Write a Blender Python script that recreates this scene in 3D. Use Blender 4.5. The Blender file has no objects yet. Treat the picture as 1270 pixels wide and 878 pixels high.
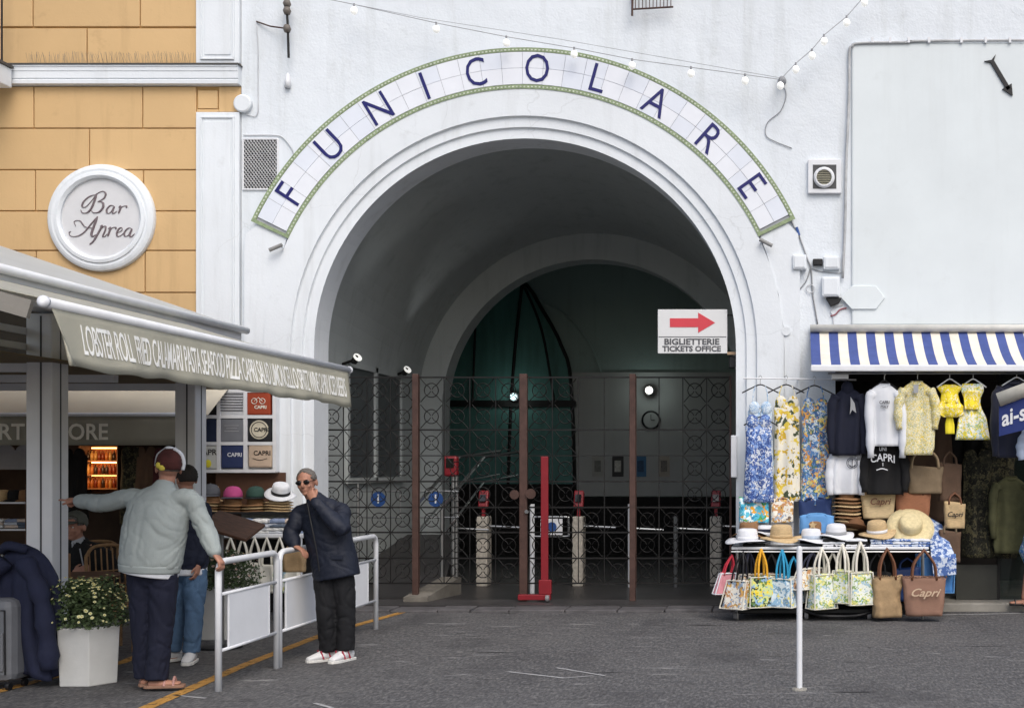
import bpy, bmesh, math, random
from mathutils import Vector, Matrix, noise
random.seed(7)
PI = math.pi
SC = bpy.context.scene
COL = SC.collection

# ---------------------------------------------------------------- camera, sky, sun, exposure
FPX, PX0, PY0, CAMZ = 1500.0, 975.0, 580.0, 1.6      # focal length and principal point in photo pixels, eye height
cam_d = bpy.data.cameras.new('camera'); cam = bpy.data.objects.new('camera', cam_d); COL.objects.link(cam)
cam.location = (0, 0, CAMZ); cam.rotation_euler = (PI/2, 0, 0)
cam_d.sensor_fit = 'HORIZONTAL'; cam_d.sensor_width = 36; cam_d.lens = 36*FPX/1270
cam_d.shift_x = (635-PX0)/1270; cam_d.shift_y = (PY0-439)/1270
cam_d.clip_start = .1; cam_d.clip_end = 500
SC.camera = cam
W = bpy.data.worlds.new('World'); SC.world = W; W.use_nodes = True
nt = W.node_tree; nt.nodes.clear()
wo = nt.nodes.new('ShaderNodeOutputWorld'); wb = nt.nodes.new('ShaderNodeBackground'); ws = nt.nodes.new('ShaderNodeTexSky')
ws.sky_type = 'NISHITA'; ws.sun_disc = False
SUN_EL, SUN_AZ = 50, 155          # high soft sun behind the camera
ws.sun_elevation = math.radians(SUN_EL); ws.sun_rotation = math.radians(SUN_AZ)
ws.air_density = 1.0; ws.dust_density = 4.0; ws.ozone_density = .6
wb.inputs['Strength'].default_value = .15
nt.links.new(ws.outputs[0], wb.inputs[0]); nt.links.new(wb.outputs[0], wo.inputs[0])
sd = bpy.data.lights.new('sun', 'SUN'); sun = bpy.data.objects.new('sun', sd); COL.objects.link(sun)
sd.energy = 1.0; sd.angle = math.radians(45); sd.color = (.95, 1, 1)
el, az = math.radians(SUN_EL), math.radians(SUN_AZ)
sdir = Vector((math.sin(az)*math.cos(el), math.cos(az)*math.cos(el), math.sin(el)))
sun.rotation_euler = sdir.to_track_quat('Z', 'Y').to_euler(); sun.location = (0, -5, 20)
SC.view_settings.view_transform = 'Standard'; SC.view_settings.look = 'None'
SC.view_settings.exposure = 0.32; SC.view_settings.gamma = 1; SC.view_settings.use_curve_mapping = False

# ---------------------------------------------------------------- pixel to place, given the distance of what it touches
def X(px, Y): return (px-PX0)/FPX*Y
def Z(py, Y): return CAMZ-(py-PY0)/FPX*Y
def P(px, py, Y): return Vector((X(px, Y), Y, Z(py, Y)))
def GY(py, z=0): return (CAMZ-z)*FPX/(py-PY0)        # distance of a ground point seen at row py

# ---------------------------------------------------------------- materials
def lin(h):
    if isinstance(h, (tuple, list)): return tuple(h)
    h = h.lstrip('#'); c = [int(h[i:i+2], 16)/255 for i in (0, 2, 4)]
    return tuple(x/12.92 if x <= .04045 else ((x+.055)/1.055)**2.4 for x in c)
def L4(h, k=1): c = lin(h); return (c[0]*k, c[1]*k, c[2]*k, 1)
MATS = {}
def mat(name, hexc, rough=.7, var=.18, vs=5.0, bump=.12, bs=70.0, metal=0.0, spec=.4, sheen=0, stretch=None, emit=0):
    if name in MATS: return MATS[name]
    m = bpy.data.materials.new(name); m.use_nodes = True; n = m.node_tree.nodes; l = m.node_tree.links
    b = n['Principled BSDF']; b.inputs['Roughness'].default_value = rough; b.inputs['Metallic'].default_value = metal
    b.inputs['Specular IOR Level'].default_value = spec
    if sheen: b.inputs['Sheen Weight'].default_value = sheen
    tc = n.new('ShaderNodeTexCoord'); src = tc.outputs['Object']
    if stretch:
        mp = n.new('ShaderNodeMapping'); mp.inputs['Scale'].default_value = stretch; l.new(src, mp.inputs[0]); src = mp.outputs[0]
    nz = n.new('ShaderNodeTexNoise'); nz.inputs['Scale'].default_value = vs; nz.inputs['Detail'].default_value = 6; nz.inputs['Roughness'].default_value = .6
    l.new(src, nz.inputs[0])
    mx = n.new('ShaderNodeMix'); mx.data_type = 'RGBA'
    mx.inputs[6].default_value = L4(hexc, 1-var); mx.inputs[7].default_value = L4(hexc, 1+var*.6)
    rp = n.new('ShaderNodeMapRange'); rp.inputs[1].default_value = .3; rp.inputs[2].default_value = .7
    l.new(nz.outputs[0], rp.inputs[0]); l.new(rp.outputs[0], mx.inputs[0]); l.new(mx.outputs[2], b.inputs['Base Color'])
    if bump:
        n2 = n.new('ShaderNodeTexNoise'); n2.inputs['Scale'].default_value = bs; n2.inputs['Detail'].default_value = 4
        l.new(src, n2.inputs[0]); bp = n.new('ShaderNodeBump'); bp.inputs['Strength'].default_value = bump; bp.inputs['Distance'].default_value = .01
        l.new(n2.outputs[0], bp.inputs['Height']); l.new(bp.outputs[0], b.inputs['Normal'])
    if emit:
        b.inputs['Emission Color'].default_value = L4(hexc); b.inputs['Emission Strength'].default_value = emit
    MATS[name] = m; return m
def pattern(name, cols, scale=14, distort=.25, rough=.8, bump=.1):
    """printed cloth: cells of several colours"""
    if name in MATS: return MATS[name]
    m = bpy.data.materials.new(name); m.use_nodes = True; n = m.node_tree.nodes; l = m.node_tree.links
    b = n['Principled BSDF']; b.inputs['Roughness'].default_value = rough; b.inputs['Specular IOR Level'].default_value = .25
    tc = n.new('ShaderNodeTexCoord'); nz = n.new('ShaderNodeTexNoise'); nz.inputs['Scale'].default_value = scale*.8; nz.inputs['Detail'].default_value = 3
    l.new(tc.outputs['Object'], nz.inputs[0])
    ad = n.new('ShaderNodeMix'); ad.data_type = 'RGBA'; ad.blend_type = 'LINEAR_LIGHT'; ad.inputs[0].default_value = distort*.25
    l.new(tc.outputs['Object'], ad.inputs[6]); l.new(nz.outputs['Color'], ad.inputs[7])
    vo = n.new('ShaderNodeTexVoronoi'); vo.inputs['Scale'].default_value = scale; l.new(ad.outputs[2], vo.inputs['Vector'])
    sp = n.new('ShaderNodeSeparateColor'); l.new(vo.outputs['Color'], sp.inputs[0])
    cr = n.new('ShaderNodeValToRGB'); cr.color_ramp.interpolation = 'CONSTANT'
    e = cr.color_ramp.elements
    while len(e) < len(cols): e.new(.5)
    tot = sum(c[1] for c in cols); acc = 0
    for i, (h, w) in enumerate(cols):
        e[i].position = acc/tot; e[i].color = L4(h); acc += w
    l.new(sp.outputs[0], cr.inputs[0]); l.new(cr.outputs[0], b.inputs['Base Color'])
    MATS[name] = m; return m
def translucent(m, amount, hexc):
    n = m.node_tree.nodes; l = m.node_tree.links; b = n['Principled BSDF']; out = n['Material Output']
    t = n.new('ShaderNodeBsdfTranslucent'); t.inputs[0].default_value = L4(hexc); x = n.new('ShaderNodeMixShader'); x.inputs[0].default_value = amount
    l.new(b.outputs[0], x.inputs[1]); l.new(t.outputs[0], x.inputs[2]); l.new(x.outputs[0], out.inputs['Surface']); return m
def clear_mat(name, hexc, alpha=.25, rough=.1):
    if name in MATS: return MATS[name]
    m = mat(name, hexc, rough=rough, bump=0, spec=.5); b = m.node_tree.nodes['Principled BSDF']
    b.inputs['Alpha'].default_value = alpha
    return m

# ---------------------------------------------------------------- mesh builder
class MB:
    def __init__(s): s.v = []; s.f = []
    def face(s, *pts):
        i = len(s.v); s.v += [Vector(p) for p in pts]; s.f.append(tuple(range(i, i+len(pts)))); return s
    def box(s, x0, x1, y0, y1, z0, z1):
        i = len(s.v)
        s.v += [Vector(p) for p in ((x0,y0,z0),(x1,y0,z0),(x1,y1,z0),(x0,y1,z0),(x0,y0,z1),(x1,y0,z1),(x1,y1,z1),(x0,y1,z1))]
        s.f += [tuple(i+k for k in q) for q in ((0,3,2,1),(4,5,6,7),(0,1,5,4),(1,2,6,5),(2,3,7,6),(3,0,4,7))]; return s
    def cbox(s, c, sx, sy, sz, M=None):
        k = len(s.v); s.box(-sx/2, sx/2, -sy/2, sy/2, -sz/2, sz/2)
        for q in range(k, len(s.v)): s.v[q] = Vector(c) + (M @ s.v[q] if M else s.v[q])
        return s
    def rings(s, R, cap=True, closed=False):
        n = len(R[0]); i = len(s.v)
        for r in R: s.v += [Vector(p) for p in r]
        m = len(R)
        for a in range(m if closed else m-1):
            b = (a+1) % m
            for k in range(n):
                q = (k+1) % n
                s.f.append((i+a*n+k, i+a*n+q, i+b*n+q, i+b*n+k))
        if cap and not closed:
            s.f.append(tuple(i+k for k in reversed(range(n)))); s.f.append(tuple(i+(m-1)*n+k for k in range(n)))
        return s
    def tube(s, pts, r, n=8, closed=False, cap=True):
        pts = [Vector(p) for p in pts]; m = len(pts); R = []; up = None
        for i in range(m):
            if closed: d = pts[(i+1) % m]-pts[i-1]
            else: d = pts[min(i+1, m-1)]-pts[max(i-1, 0)]
            d.normalize()
            if up is None:
                up = Vector((0,0,1)) if abs(d.z) < .9 else Vector((1,0,0))
            a = d.cross(up)
            if a.length < 1e-5: a = d.orthogonal()
            a.normalize(); up = a.cross(d).normalized()
            rr = r[i] if isinstance(r, (list, tuple)) else r
            R.append([pts[i]+(a*math.cos(t)+up*math.sin(t))*rr for t in [2*PI*k/n for k in range(n)]])
        return s.rings(R, cap, closed)
    def lathe(s, prof, c=(0,0,0), n=24, M=None, wob=None):
        R = []
        for j, (r, z) in enumerate(prof):
            ring = []
            for k in range(n):
                t = 2*PI*k/n; p = Vector((r*math.cos(t), r*math.sin(t), z+(wob(j, t) if wob else 0)))
                ring.append(Vector(c)+(M @ p if M else p))
            R.append(ring)
        return s.rings(R, True)
    def ell(s, c, ax, ay, az, M=None, n=16, m=10):
        R = []
        for j in range(m+1):
            ph = -PI/2+PI*min(max(j/m, .02), .98); R.append([Vector(c)+((M or Matrix.Identity(3)) @ Vector((ax*math.cos(ph)*math.cos(2*PI*k/n), ay*math.cos(ph)*math.sin(2*PI*k/n), az*math.sin(ph)))) for k in range(n)])
        return s.rings(R)
    def prism(s, outline, y0, y1):
        """outline in (x,z), extruded along y"""
        n = len(outline); i = len(s.v)
        s.v += [Vector((x, y0, z)) for x, z in outline]+[Vector((x, y1, z)) for x, z in outline]
        s.f.append(tuple(range(i, i+n))); s.f.append(tuple(i+n+k for k in reversed(range(n))))
        for k in range(n): q = (k+1) % n; s.f.append((i+k, i+n+k, i+n+q, i+q))
        return s
    def add(s, o): i = len(s.v); s.v += o.v; s.f += [tuple(k+i for k in f) for f in o.f]; return s
    def xf(s, fn, start=0):
        for k in range(start, len(s.v)): s.v[k] = Vector(fn(s.v[k]))
        return s
    def mesh(s, name, off=Vector((0,0,0)), smooth=False, m=None):
        me = bpy.data.meshes.new(name); me.from_pydata([tuple(p-off) for p in s.v], [], s.f)
        bm = bmesh.new(); bm.from_mesh(me); bmesh.ops.recalc_face_normals(bm, faces=bm.faces); bm.to_mesh(me); bm.free()
        if smooth:
            for p in me.polygons: p.use_smooth = True
        if m: me.materials.append(m)
        return me
    def part(s, name, m, parent=None, smooth=False, bevel=0, label=None, kind=None, origin=None):
        """one mesh object; geometry given in world coordinates"""
        off = ORG.get(parent, Vector((0,0,0))) if parent else (Vector(origin) if origin is not None else Vector((0,0,0)))
        o = bpy.data.objects.new(name, s.mesh(name, off, smooth, m)); COL.objects.link(o)
        if parent: o.parent = parent; ORG[o] = off
        else: o.location = off; ORG[o] = off
        if bevel:
            md = o.modifiers.new('bevel', 'BEVEL'); md.width = bevel; md.segments = 2; md.limit_method = 'ANGLE'; md.angle_limit = .6
            if not smooth: md.harden_normals = False
        if smooth == 'auto':
            md = o.modifiers.new('wn', 'WEIGHTED_NORMAL'); md.keep_sharp = True
        if label: o['label'] = label
        if kind: o['kind'] = kind
        return o
ORG = {}
def tag(o, label, cat, group=None, kind=None):
    o['label'] = label
    if cat: o['category'] = cat
    if group: o['group'] = group
    if kind: o['kind'] = kind
    return o
def thing(name, label, cat, loc=(0,0,0), group=None):
    o = bpy.data.objects.new(name, None); COL.objects.link(o); o.location = loc; o.empty_display_size = .1
    ORG[o] = Vector(loc); return tag(o, label, cat, group)
def inst(src, parent, loc, rot=(0,0,0), name=None, scale=None):
    """another piece sharing the mesh of src, placed at a world point"""
    o = src.copy(); COL.objects.link(o); o.parent = parent
    o.location = Vector(loc)-ORG.get(parent, Vector((0,0,0))); o.rotation_euler = rot
    if scale: o.scale = scale
    return o
def text_mb(body, size=1.0, ext=.002, align='CENTER', sx=1.0, off=0.0, shear=0.0, space=1.0):
    """lettering in the xz plane facing -y, centred on the origin"""
    cu = bpy.data.curves.new('t', 'FONT'); cu.body = body; cu.size = size; cu.extrude = ext; cu.align_x = align; cu.align_y = 'CENTER'
    cu.offset = off; cu.resolution_u = 3; cu.shear = shear; cu.space_character = space
    o = bpy.data.objects.new('t', cu); COL.objects.link(o)
    dg = bpy.context.evaluated_depsgraph_get(); me = bpy.data.meshes.new_from_object(o.evaluated_get(dg))
    b = MB(); b.v = [Vector((p.co.x*sx, -p.co.z, p.co.y)) for p in me.vertices]; b.f = [tuple(f.vertices) for f in me.polygons]
    bpy.data.objects.remove(o); bpy.data.curves.remove(cu); bpy.data.meshes.remove(me)
    return b
def spline(pts, k=6):
    pts = [Vector(p) for p in pts]; out = []
    for i in range(len(pts)-1):
        a, b = pts[i], pts[i+1]; p0 = pts[i-1] if i else a*2-b; p3 = pts[i+2] if i+2 < len(pts) else b*2-a
        for j in range(k):
            t = j/k
            out.append(.5*((2*a)+(b-p0)*t+(2*p0-5*a+4*b-p3)*t*t+(3*a-p0-3*b+p3)*t**3))
    return out+[pts[-1]]
def rotm(ax, deg): return Matrix.Rotation(math.radians(deg), 3, ax)

# ---------------------------------------------------------------- shared materials
WHITE = None
def plaster(name, hexc, stain, dirt=.22, bump=.25, crack=0.0, vary=0.0):
    m = bpy.data.materials.new(name); m.use_nodes = True; n = m.node_tree.nodes; l = m.node_tree.links
    b = n['Principled BSDF']; b.inputs['Roughness'].default_value = .85; b.inputs['Specular IOR Level'].default_value = .25
    g = n.new('ShaderNodeNewGeometry'); src = g.outputs['Position']
    def nz(sc, det, st=None, ro=.6):
        t = n.new('ShaderNodeTexNoise'); t.inputs['Scale'].default_value = sc; t.inputs['Detail'].default_value = det; t.inputs['Roughness'].default_value = ro
        if st:
            mp = n.new('ShaderNodeMapping'); mp.inputs['Scale'].default_value = st; l.new(src, mp.inputs[0]); l.new(mp.outputs[0], t.inputs[0])
        else: l.new(src, t.inputs[0])
        return t.outputs[0]
    def rng(s, a, c, lo=0, hi=1):
        t = n.new('ShaderNodeMapRange'); t.inputs[1].default_value = a; t.inputs[2].default_value = c; t.inputs[3].default_value = lo; t.inputs[4].default_value = hi; l.new(s, t.inputs[0]); return t.outputs[0]
    def mix(f, a, c):
        t = n.new('ShaderNodeMix'); t.data_type = 'RGBA'
        l.new(f, t.inputs[0])
        for k, x in ((6, a), (7, c)):
            if isinstance(x, tuple): t.inputs[k].default_value = x
            else: l.new(x, t.inputs[k])
        return t.outputs[2]
    c1 = mix(rng(nz(1.1, 6), .35, .7), L4(hexc), L4(hexc, .93))
    c2 = mix(rng(nz(.9, 8, (5, 5, .45), .65), .52, .74, 0, dirt), c1, L4(stain))      # streaks running down
    c3 = mix(rng(nz(3.2, 10, None, .7), .6, .72, 0, dirt*.8), c2, L4(stain))          # patches of dirt
    vo = n.new('ShaderNodeTexVoronoi'); vo.feature = 'DISTANCE_TO_EDGE'; vo.inputs['Scale'].default_value = .9
    wv = n.new('ShaderNodeMix'); wv.data_type = 'RGBA'; wv.blend_type = 'ADD'; wv.inputs[0].default_value = .35
    wn_ = n.new('ShaderNodeTexNoise'); wn_.inputs['Scale'].default_value = 2.4; wn_.inputs['Detail'].default_value = 6; l.new(src, wn_.inputs[0]); l.new(src, wv.inputs[6]); l.new(wn_.outputs['Color'], wv.inputs[7]); l.new(wv.outputs[2], vo.inputs['Vector'])
    ck = n.new('ShaderNodeMath'); ck.operation = 'MULTIPLY'; l.new(rng(vo.outputs[0], .0, .006, crack, 0), ck.inputs[0]); l.new(rng(nz(.55, 3), .5, .6), ck.inputs[1])
    c3 = mix(ck.outputs[0], c3, L4(stain, .7))                                        # hairline cracks
    oi = n.new('ShaderNodeObjectInfo'); hv = n.new('ShaderNodeHueSaturation'); l.new(rng(oi.outputs['Random'], 0, 1, 1-vary, 1+vary), hv.inputs['Value']); l.new(c3, hv.inputs['Color']); c3 = hv.outputs[0]
    l.new(c3, b.inputs['Base Color'])
    bp = n.new('ShaderNodeBump'); bp.inputs['Strength'].default_value = bump; bp.inputs['Distance'].default_value = .02
    hs = n.new('ShaderNodeMath'); hs.operation = 'ADD'; l.new(nz(2.5, 5), hs.inputs[0]); l.new(rng(nz(38, 4), 0, 1, 0, .22), hs.inputs[1])
    l.new(hs.outputs[0], bp.inputs['Height']); l.new(bp.outputs[0], b.inputs['Normal'])
    MATS[name] = m; return m
m_wall = plaster('white_plaster', '#dde3e9', '#94978f', .24, .85, .16)
m_trim = plaster('white_trim', '#dfe4e9', '#8f908c', .22, .35, .16)
m_panel = plaster('pale_panel_paint', '#dbe2e5', '#b5b8b8', .16, .08)
m_ochre = plaster('ochre_render', '#cfae80', '#8f7350', .3, .25, 0, .035)
m_ochre2 = plaster('ochre_joint', '#bb9762', '#8a6f4a', .2, .1)
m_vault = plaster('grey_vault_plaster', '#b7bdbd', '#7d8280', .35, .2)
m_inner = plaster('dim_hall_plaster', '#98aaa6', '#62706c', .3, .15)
m_black = mat('black_iron', '#1b1a1a', .55, .3, 10, .15, 60, .3)
m_rust = mat('brown_iron', '#4f3a34', .6, .3, 12, .25, 60, .2)
m_wpaint = mat('white_paint', '#dcdee2', .35, .08, 6, .05, 40)
m_alu = mat('grey_aluminium', '#e2e3e5', .45, .06, 4, .04, 60, 0)
m_chrome = mat('brushed_steel', '#9fa1a3', .3, .1, 6, .03, 80, .9)
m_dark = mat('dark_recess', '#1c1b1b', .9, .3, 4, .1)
m_blackp = mat('black_plastic', '#17171a', .5, .2, 8, .05)
m_navy = mat('navy_cloth', '#1c2034', .85, .2, 7, .25, 160, sheen=.2)
m_whitec = mat('white_cloth', '#d6d9df', .85, .06, 5, .25, 140)
m_greyc = mat('grey_cloth', '#9a9ca0', .85, .1, 5, .25, 140)
m_straw = mat('straw', '#c9ae84', .8, .25, 30, .6, 120, stretch=(1,1,6))
m_brownstraw = mat('brown_straw', '#8f6b4a', .8, .25, 30, .6, 120, stretch=(1,1,6))
m_red = mat('red_paint', '#7e1a24', .45, .15, 8, .05)
m_glassd = mat('dark_glass', '#0d1315', .08, .2, 3, 0, spec=.6)
m_concrete = mat('grey_concrete', '#8a8780', .85, .25, 4, .3, 50)
m_wood = mat('brown_wood', '#5b4032', .6, .35, 6, .2, 40, stretch=(1, 8, 8))
m_blue = mat('signal_blue', '#254a86', .5, .1)
m_skin = mat('skin', '#a87a66', .55, .14, 14, .12, 120, spec=.35)
# ================================================================ GROUND
def ground_mat():
    m = bpy.data.materials.new('worn_basalt_asphalt'); m.use_nodes = True; n = m.node_tree.nodes; l = m.node_tree.links
    b = n['Principled BSDF']; b.inputs['Specular IOR Level'].default_value = .35
    g = n.new('ShaderNodeNewGeometry'); src = g.outputs['Position']
    def nz(sc, det, st=None, ro=.6, rot=0):
        t = n.new('ShaderNodeTexNoise'); t.inputs['Scale'].default_value = sc; t.inputs['Detail'].default_value = det; t.inputs['Roughness'].default_value = ro
        if st:
            mp = n.new('ShaderNodeMapping'); mp.inputs['Scale'].default_value = st; mp.inputs['Rotation'].default_value = (0, 0, rot); l.new(src, mp.inputs[0]); l.new(mp.outputs[0], t.inputs[0])
        else: l.new(src, t.inputs[0])
        return t.outputs[0]
    def rng(s, a, c, lo=0, hi=1):
        t = n.new('ShaderNodeMapRange'); t.inputs[1].default_value = a; t.inputs[2].default_value = c; t.inputs[3].default_value = lo; t.inputs[4].default_value = hi; l.new(s, t.inputs[0]); return t.outputs[0]
    def mix(f, a, c):
        t = n.new('ShaderNodeMix'); t.data_type = 'RGBA'; l.new(f, t.inputs[0])
        for k, x in ((6, a), (7, c)):
            if isinstance(x, tuple): t.inputs[k].default_value = x
            else: l.new(x, t.inputs[k])
        return t.outputs[2]
    def mul(a, c):
        t = n.new('ShaderNodeMath'); t.operation = 'MULTIPLY'; l.new(a, t.inputs[0]); l.new(c, t.inputs[1]); return t.outputs[0]
    c = mix(rng(nz(.7, 6), .35, .65), L4('#4a494b'), L4('#545354'))
    c = mix(rng(nz(44, 6, (1, .3, 1), .7), .46, .62), c, L4('#706f6e'))        # chiselled grain
    c = mix(rng(nz(52, 5, (1, .3, 1), .65), .53, .66, 0, .8), c, L4('#2c2b2d')) # pits
    c = mix(rng(nz(9, 6, (1, .5, 1), .7), .57, .68, 0, .55), c, L4('#302f31'))  # hollows
    c = mix(rng(nz(10, 6, (1, .5, 1), .7), .60, .68, 0, .6), c, L4('#807f7e'))  # rubbed bright spots
    c = mix(rng(nz(1.1, 4, (1, .6, 1)), .52, .68, 0, .5), c, L4('#363538'))     # darker patches
    c = mix(rng(nz(.5, 3, (1, 1, 1)), .55, .7, 0, .25), c, L4('#6d6b69'))       # dusty patches
    sc1 = mul(rng(nz(2.2, 4, (.5, 6, 1), .6, .12), .635, .67), rng(nz(1.1, 2), .52, .6))
    sc2 = mul(rng(nz(2.4, 4, (.6, 7, 1), .6, -.25), .64, .675), rng(nz(1.2, 2, (1.3, .9, 1)), .52, .6))
    c = mix(sc1, c, L4('#a3a2a2')); c = mix(sc2, c, L4('#9a9998'))          # scraped light marks
    sc3 = mul(rng(nz(2.0, 4, (.6, 6, 1), .6, .05), .63, .66), rng(nz(1.4, 2, (1, 1.3, 1)), .52, .58))
    c = mix(sc3, c, L4('#1c1b1d'))                                           # dark cracks
    l.new(c, b.inputs['Base Color'])
    l.new(rng(nz(5, 5), .3, .7, .62, .9), b.inputs['Roughness'])
    bp = n.new('ShaderNodeBump'); bp.inputs['Strength'].default_value = .7; bp.inputs['Distance'].default_value = .014
    hs = n.new('ShaderNodeMath'); hs.operation = 'ADD'; l.new(nz(22, 6, None, .7), hs.inputs[0]); l.new(rng(nz(4, 4), 0, 1, 0, 1.3), hs.inputs[1])
    l.new(hs.outputs[0], bp.inputs['Height']); l.new(bp.outputs[0], b.inputs['Normal'])
    return m
m_ground = ground_mat()
g = MB(); g.face((-80,-60,0), (80,-60,0), (80,90,0), (-80,90,0))
tag(g.part('ground', m_ground), 'dark worn grey asphalt square in front of the arch', None, kind='structure')
def worn_paint(name, hexc, cover=.5):
    m = mat(name, hexc, .7, .25, 6, .3, 60); n = m.node_tree.nodes; l = m.node_tree.links; b = n['Principled BSDF']
    g = n.new('ShaderNodeNewGeometry'); t = n.new('ShaderNodeTexNoise'); t.inputs['Scale'].default_value = 14; t.inputs['Detail'].default_value = 8; t.inputs['Roughness'].default_value = .7
    l.new(g.outputs['Position'], t.inputs[0]); r = n.new('ShaderNodeMapRange'); r.inputs[1].default_value = cover-.06; r.inputs[2].default_value = cover+.06
    r.inputs[3].default_value = .95; r.inputs[4].default_value = 0
    l.new(t.outputs[0], r.inputs[0]); l.new(r.outputs[0], b.inputs['Alpha']); return m
m_yel = worn_paint('worn_yellow_paint', '#b98a45', .58); m_wl = worn_paint('worn_white_paint', '#a9a9aa', .62)
def strip(name, pts, w, m, label):
    b = MB(); pts = [Vector((x, y, .004)) for x, y in pts]
    for i in range(len(pts)-1):
        d = (pts[i+1]-pts[i]).normalized(); s = Vector((-d.y, d.x, 0))*w/2
        b.face(pts[i]-s, pts[i+1]-s, pts[i+1]+s, pts[i]+s)
    return tag(b.part(name, m), label, None, kind='structure')
def gp(px, py): Y = GY(py); return (X(px, Y), Y)
strip('yellow_line', [gp(-60, 985), gp(190, 874), gp(300, 826), gp(400, 787), gp(507, 757)], .10, m_yel, 'worn yellow painted line along the barriers')
strip('yellow_line', [gp(-40, 868), gp(40, 846), gp(150, 822), gp(215, 795)], .09, m_yel, 'worn yellow painted line beside the planter')
strip('white_line', [gp(1120, 763), gp(1200, 762), gp(1290, 760), gp(1500, 759)], .05, m_wl, 'thin worn white line before the right-hand shop')
for q, (a, b_, c_) in enumerate([((630, 833), (700, 841), .03), ((690, 828), (750, 838), .025), ((735, 838), (700, 841), .02), ((215, 862), (255, 866), .03), ((390, 872), (412, 878), .03)]):
    strip('white_line', [gp(*a), gp(*b_)], c_, m_wl, 'faint scraped white mark on the dark asphalt')

# ================================================================ FUNICULAR BUILDING
FY = 13.6
CX, R0, ZS = X(652, FY), 261/FPX*FY, Z(434, FY)
K = FY/FPX                                            # metres per photo pixel on the facade
fb = thing('funicular_building', 'weathered white plastered building with the great round archway', 'building', (CX, FY, 0))
TOP = 10.0
def arch_pts(cx, r, zs, n=48, leg=0.0):
    return [(cx+r*math.cos(t), zs+r*math.sin(t)) for t in [PI-PI*i/n for i in range(n+1)]]
def arch_wall(b, x0, x1, y0, y1, cx, r, zs, ztop, z0=0, n=48):
    """wall slab with a round-headed opening"""
    a = arch_pts(cx, r, zs, n)
    for y, flip in ((y0, 0), (y1, 1)):
        b.face((x0, y, z0), (cx-r, y, z0), (cx-r, y, ztop), (x0, y, ztop)); b.face((cx+r, y, z0), (x1, y, z0), (x1, y, ztop), (cx+r, y, ztop))
        for i in range(n): b.face((a[i][0], y, a[i][1]), (a[i+1][0], y, a[i+1][1]), (a[i+1][0], y, ztop), (a[i][0], y, ztop))
    prof = [(cx-r, z0)]+a+[(cx+r, z0)]
    for i in range(len(prof)-1): b.face((prof[i][0], y0, prof[i][1]), (prof[i+1][0], y0, prof[i+1][1]), (prof[i+1][0], y1, prof[i+1][1]), (prof[i][0], y1, prof[i][1]))
    b.face((x0, y0, ztop), (x1, y0, ztop), (x1, y1, ztop), (x0, y1, ztop)); b.face((x0, y0, z0), (x0, y1, z0), (x0, y1, ztop), (x0, y0, ztop)); b.face((x1, y0, z0), (x1, y1, z0), (x1, y1, ztop), (x1, y0, ztop))
    return b
xa, xb = X(299.5, FY), X(1036, FY)
arch_wall(MB(), xa, xb, FY, FY+.4, CX, R0+.02, ZS, TOP).part('wall', m_wall, fb)
SHOPTOP = Z(452, FY)
w = MB(); w.box(xb, 9, FY, FY+.4, SHOPTOP, TOP); w.part('wall', m_wall, fb)
# arch mouldings: stepped profile swept round the arch and down both jambs
def sweep_arch(prof, cx, zs, r0, n=64, z0=0, t0=0, t1=PI, legs=True):
    b = MB(); path = []
    if legs: path.append((Vector((cx-r0, 0, z0)), Vector((-1, 0, 0))))
    for i in range(n+1):
        t = t1-(t1-t0)*i/n; d = Vector((math.cos(t), 0, math.sin(t))); path.append((Vector((cx, 0, zs))+d*r0, d))
    if legs: path.append((Vector((cx+r0, 0, z0)), Vector((1, 0, 0))))
    R = [[p+d*(r-r0)+Vector((0, y, 0)) for r, y in prof] for p, d in path]
    return b.rings(R, True)
r1, r2, r3, r4 = 261*K, 274*K, 287*K, 320.4*K
sweep_arch([(r1, FY+.39), (r1, FY-.035), (r2-.01, FY-.035), (r2, FY-.05), (r2+.002, FY-.065), (r3-.012, FY-.065), (r3, FY-.08), (r3+.002, FY-.10), (r4, FY-.10), (r4, FY+.002)], CX, ZS, r1).part('arch_moulding', m_trim, fb)
# pilaster strips beside the jambs, with the sloping shoulders under the tile sign
for s, xo in ((-1, X(307, FY)), (1, X(992, FY))):
    xi = CX+s*(r4+.004)
    ol = [(xi, .0), (xo, .0), (xo, Z(315, FY)), (xo-s*.02, Z(292, FY)), (CX+s*math.cos(math.radians(26.5))*(r4+.36), ZS+math.sin(math.radians(26.5))*(r4+.36)-.02), (CX+s*math.cos(math.radians(26.5))*(r4+.03), ZS+math.sin(math.radians(26.5))*(r4+.03))]
    for t in (20, 12, 5, 0): ol.append((CX+s*math.cos(math.radians(t))*(r4+.004), ZS+math.sin(math.radians(t))*(r4+.004)))
    MB().prism(ol, FY-.085, FY+.01).part('pilaster', m_trim, fb)
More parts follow.
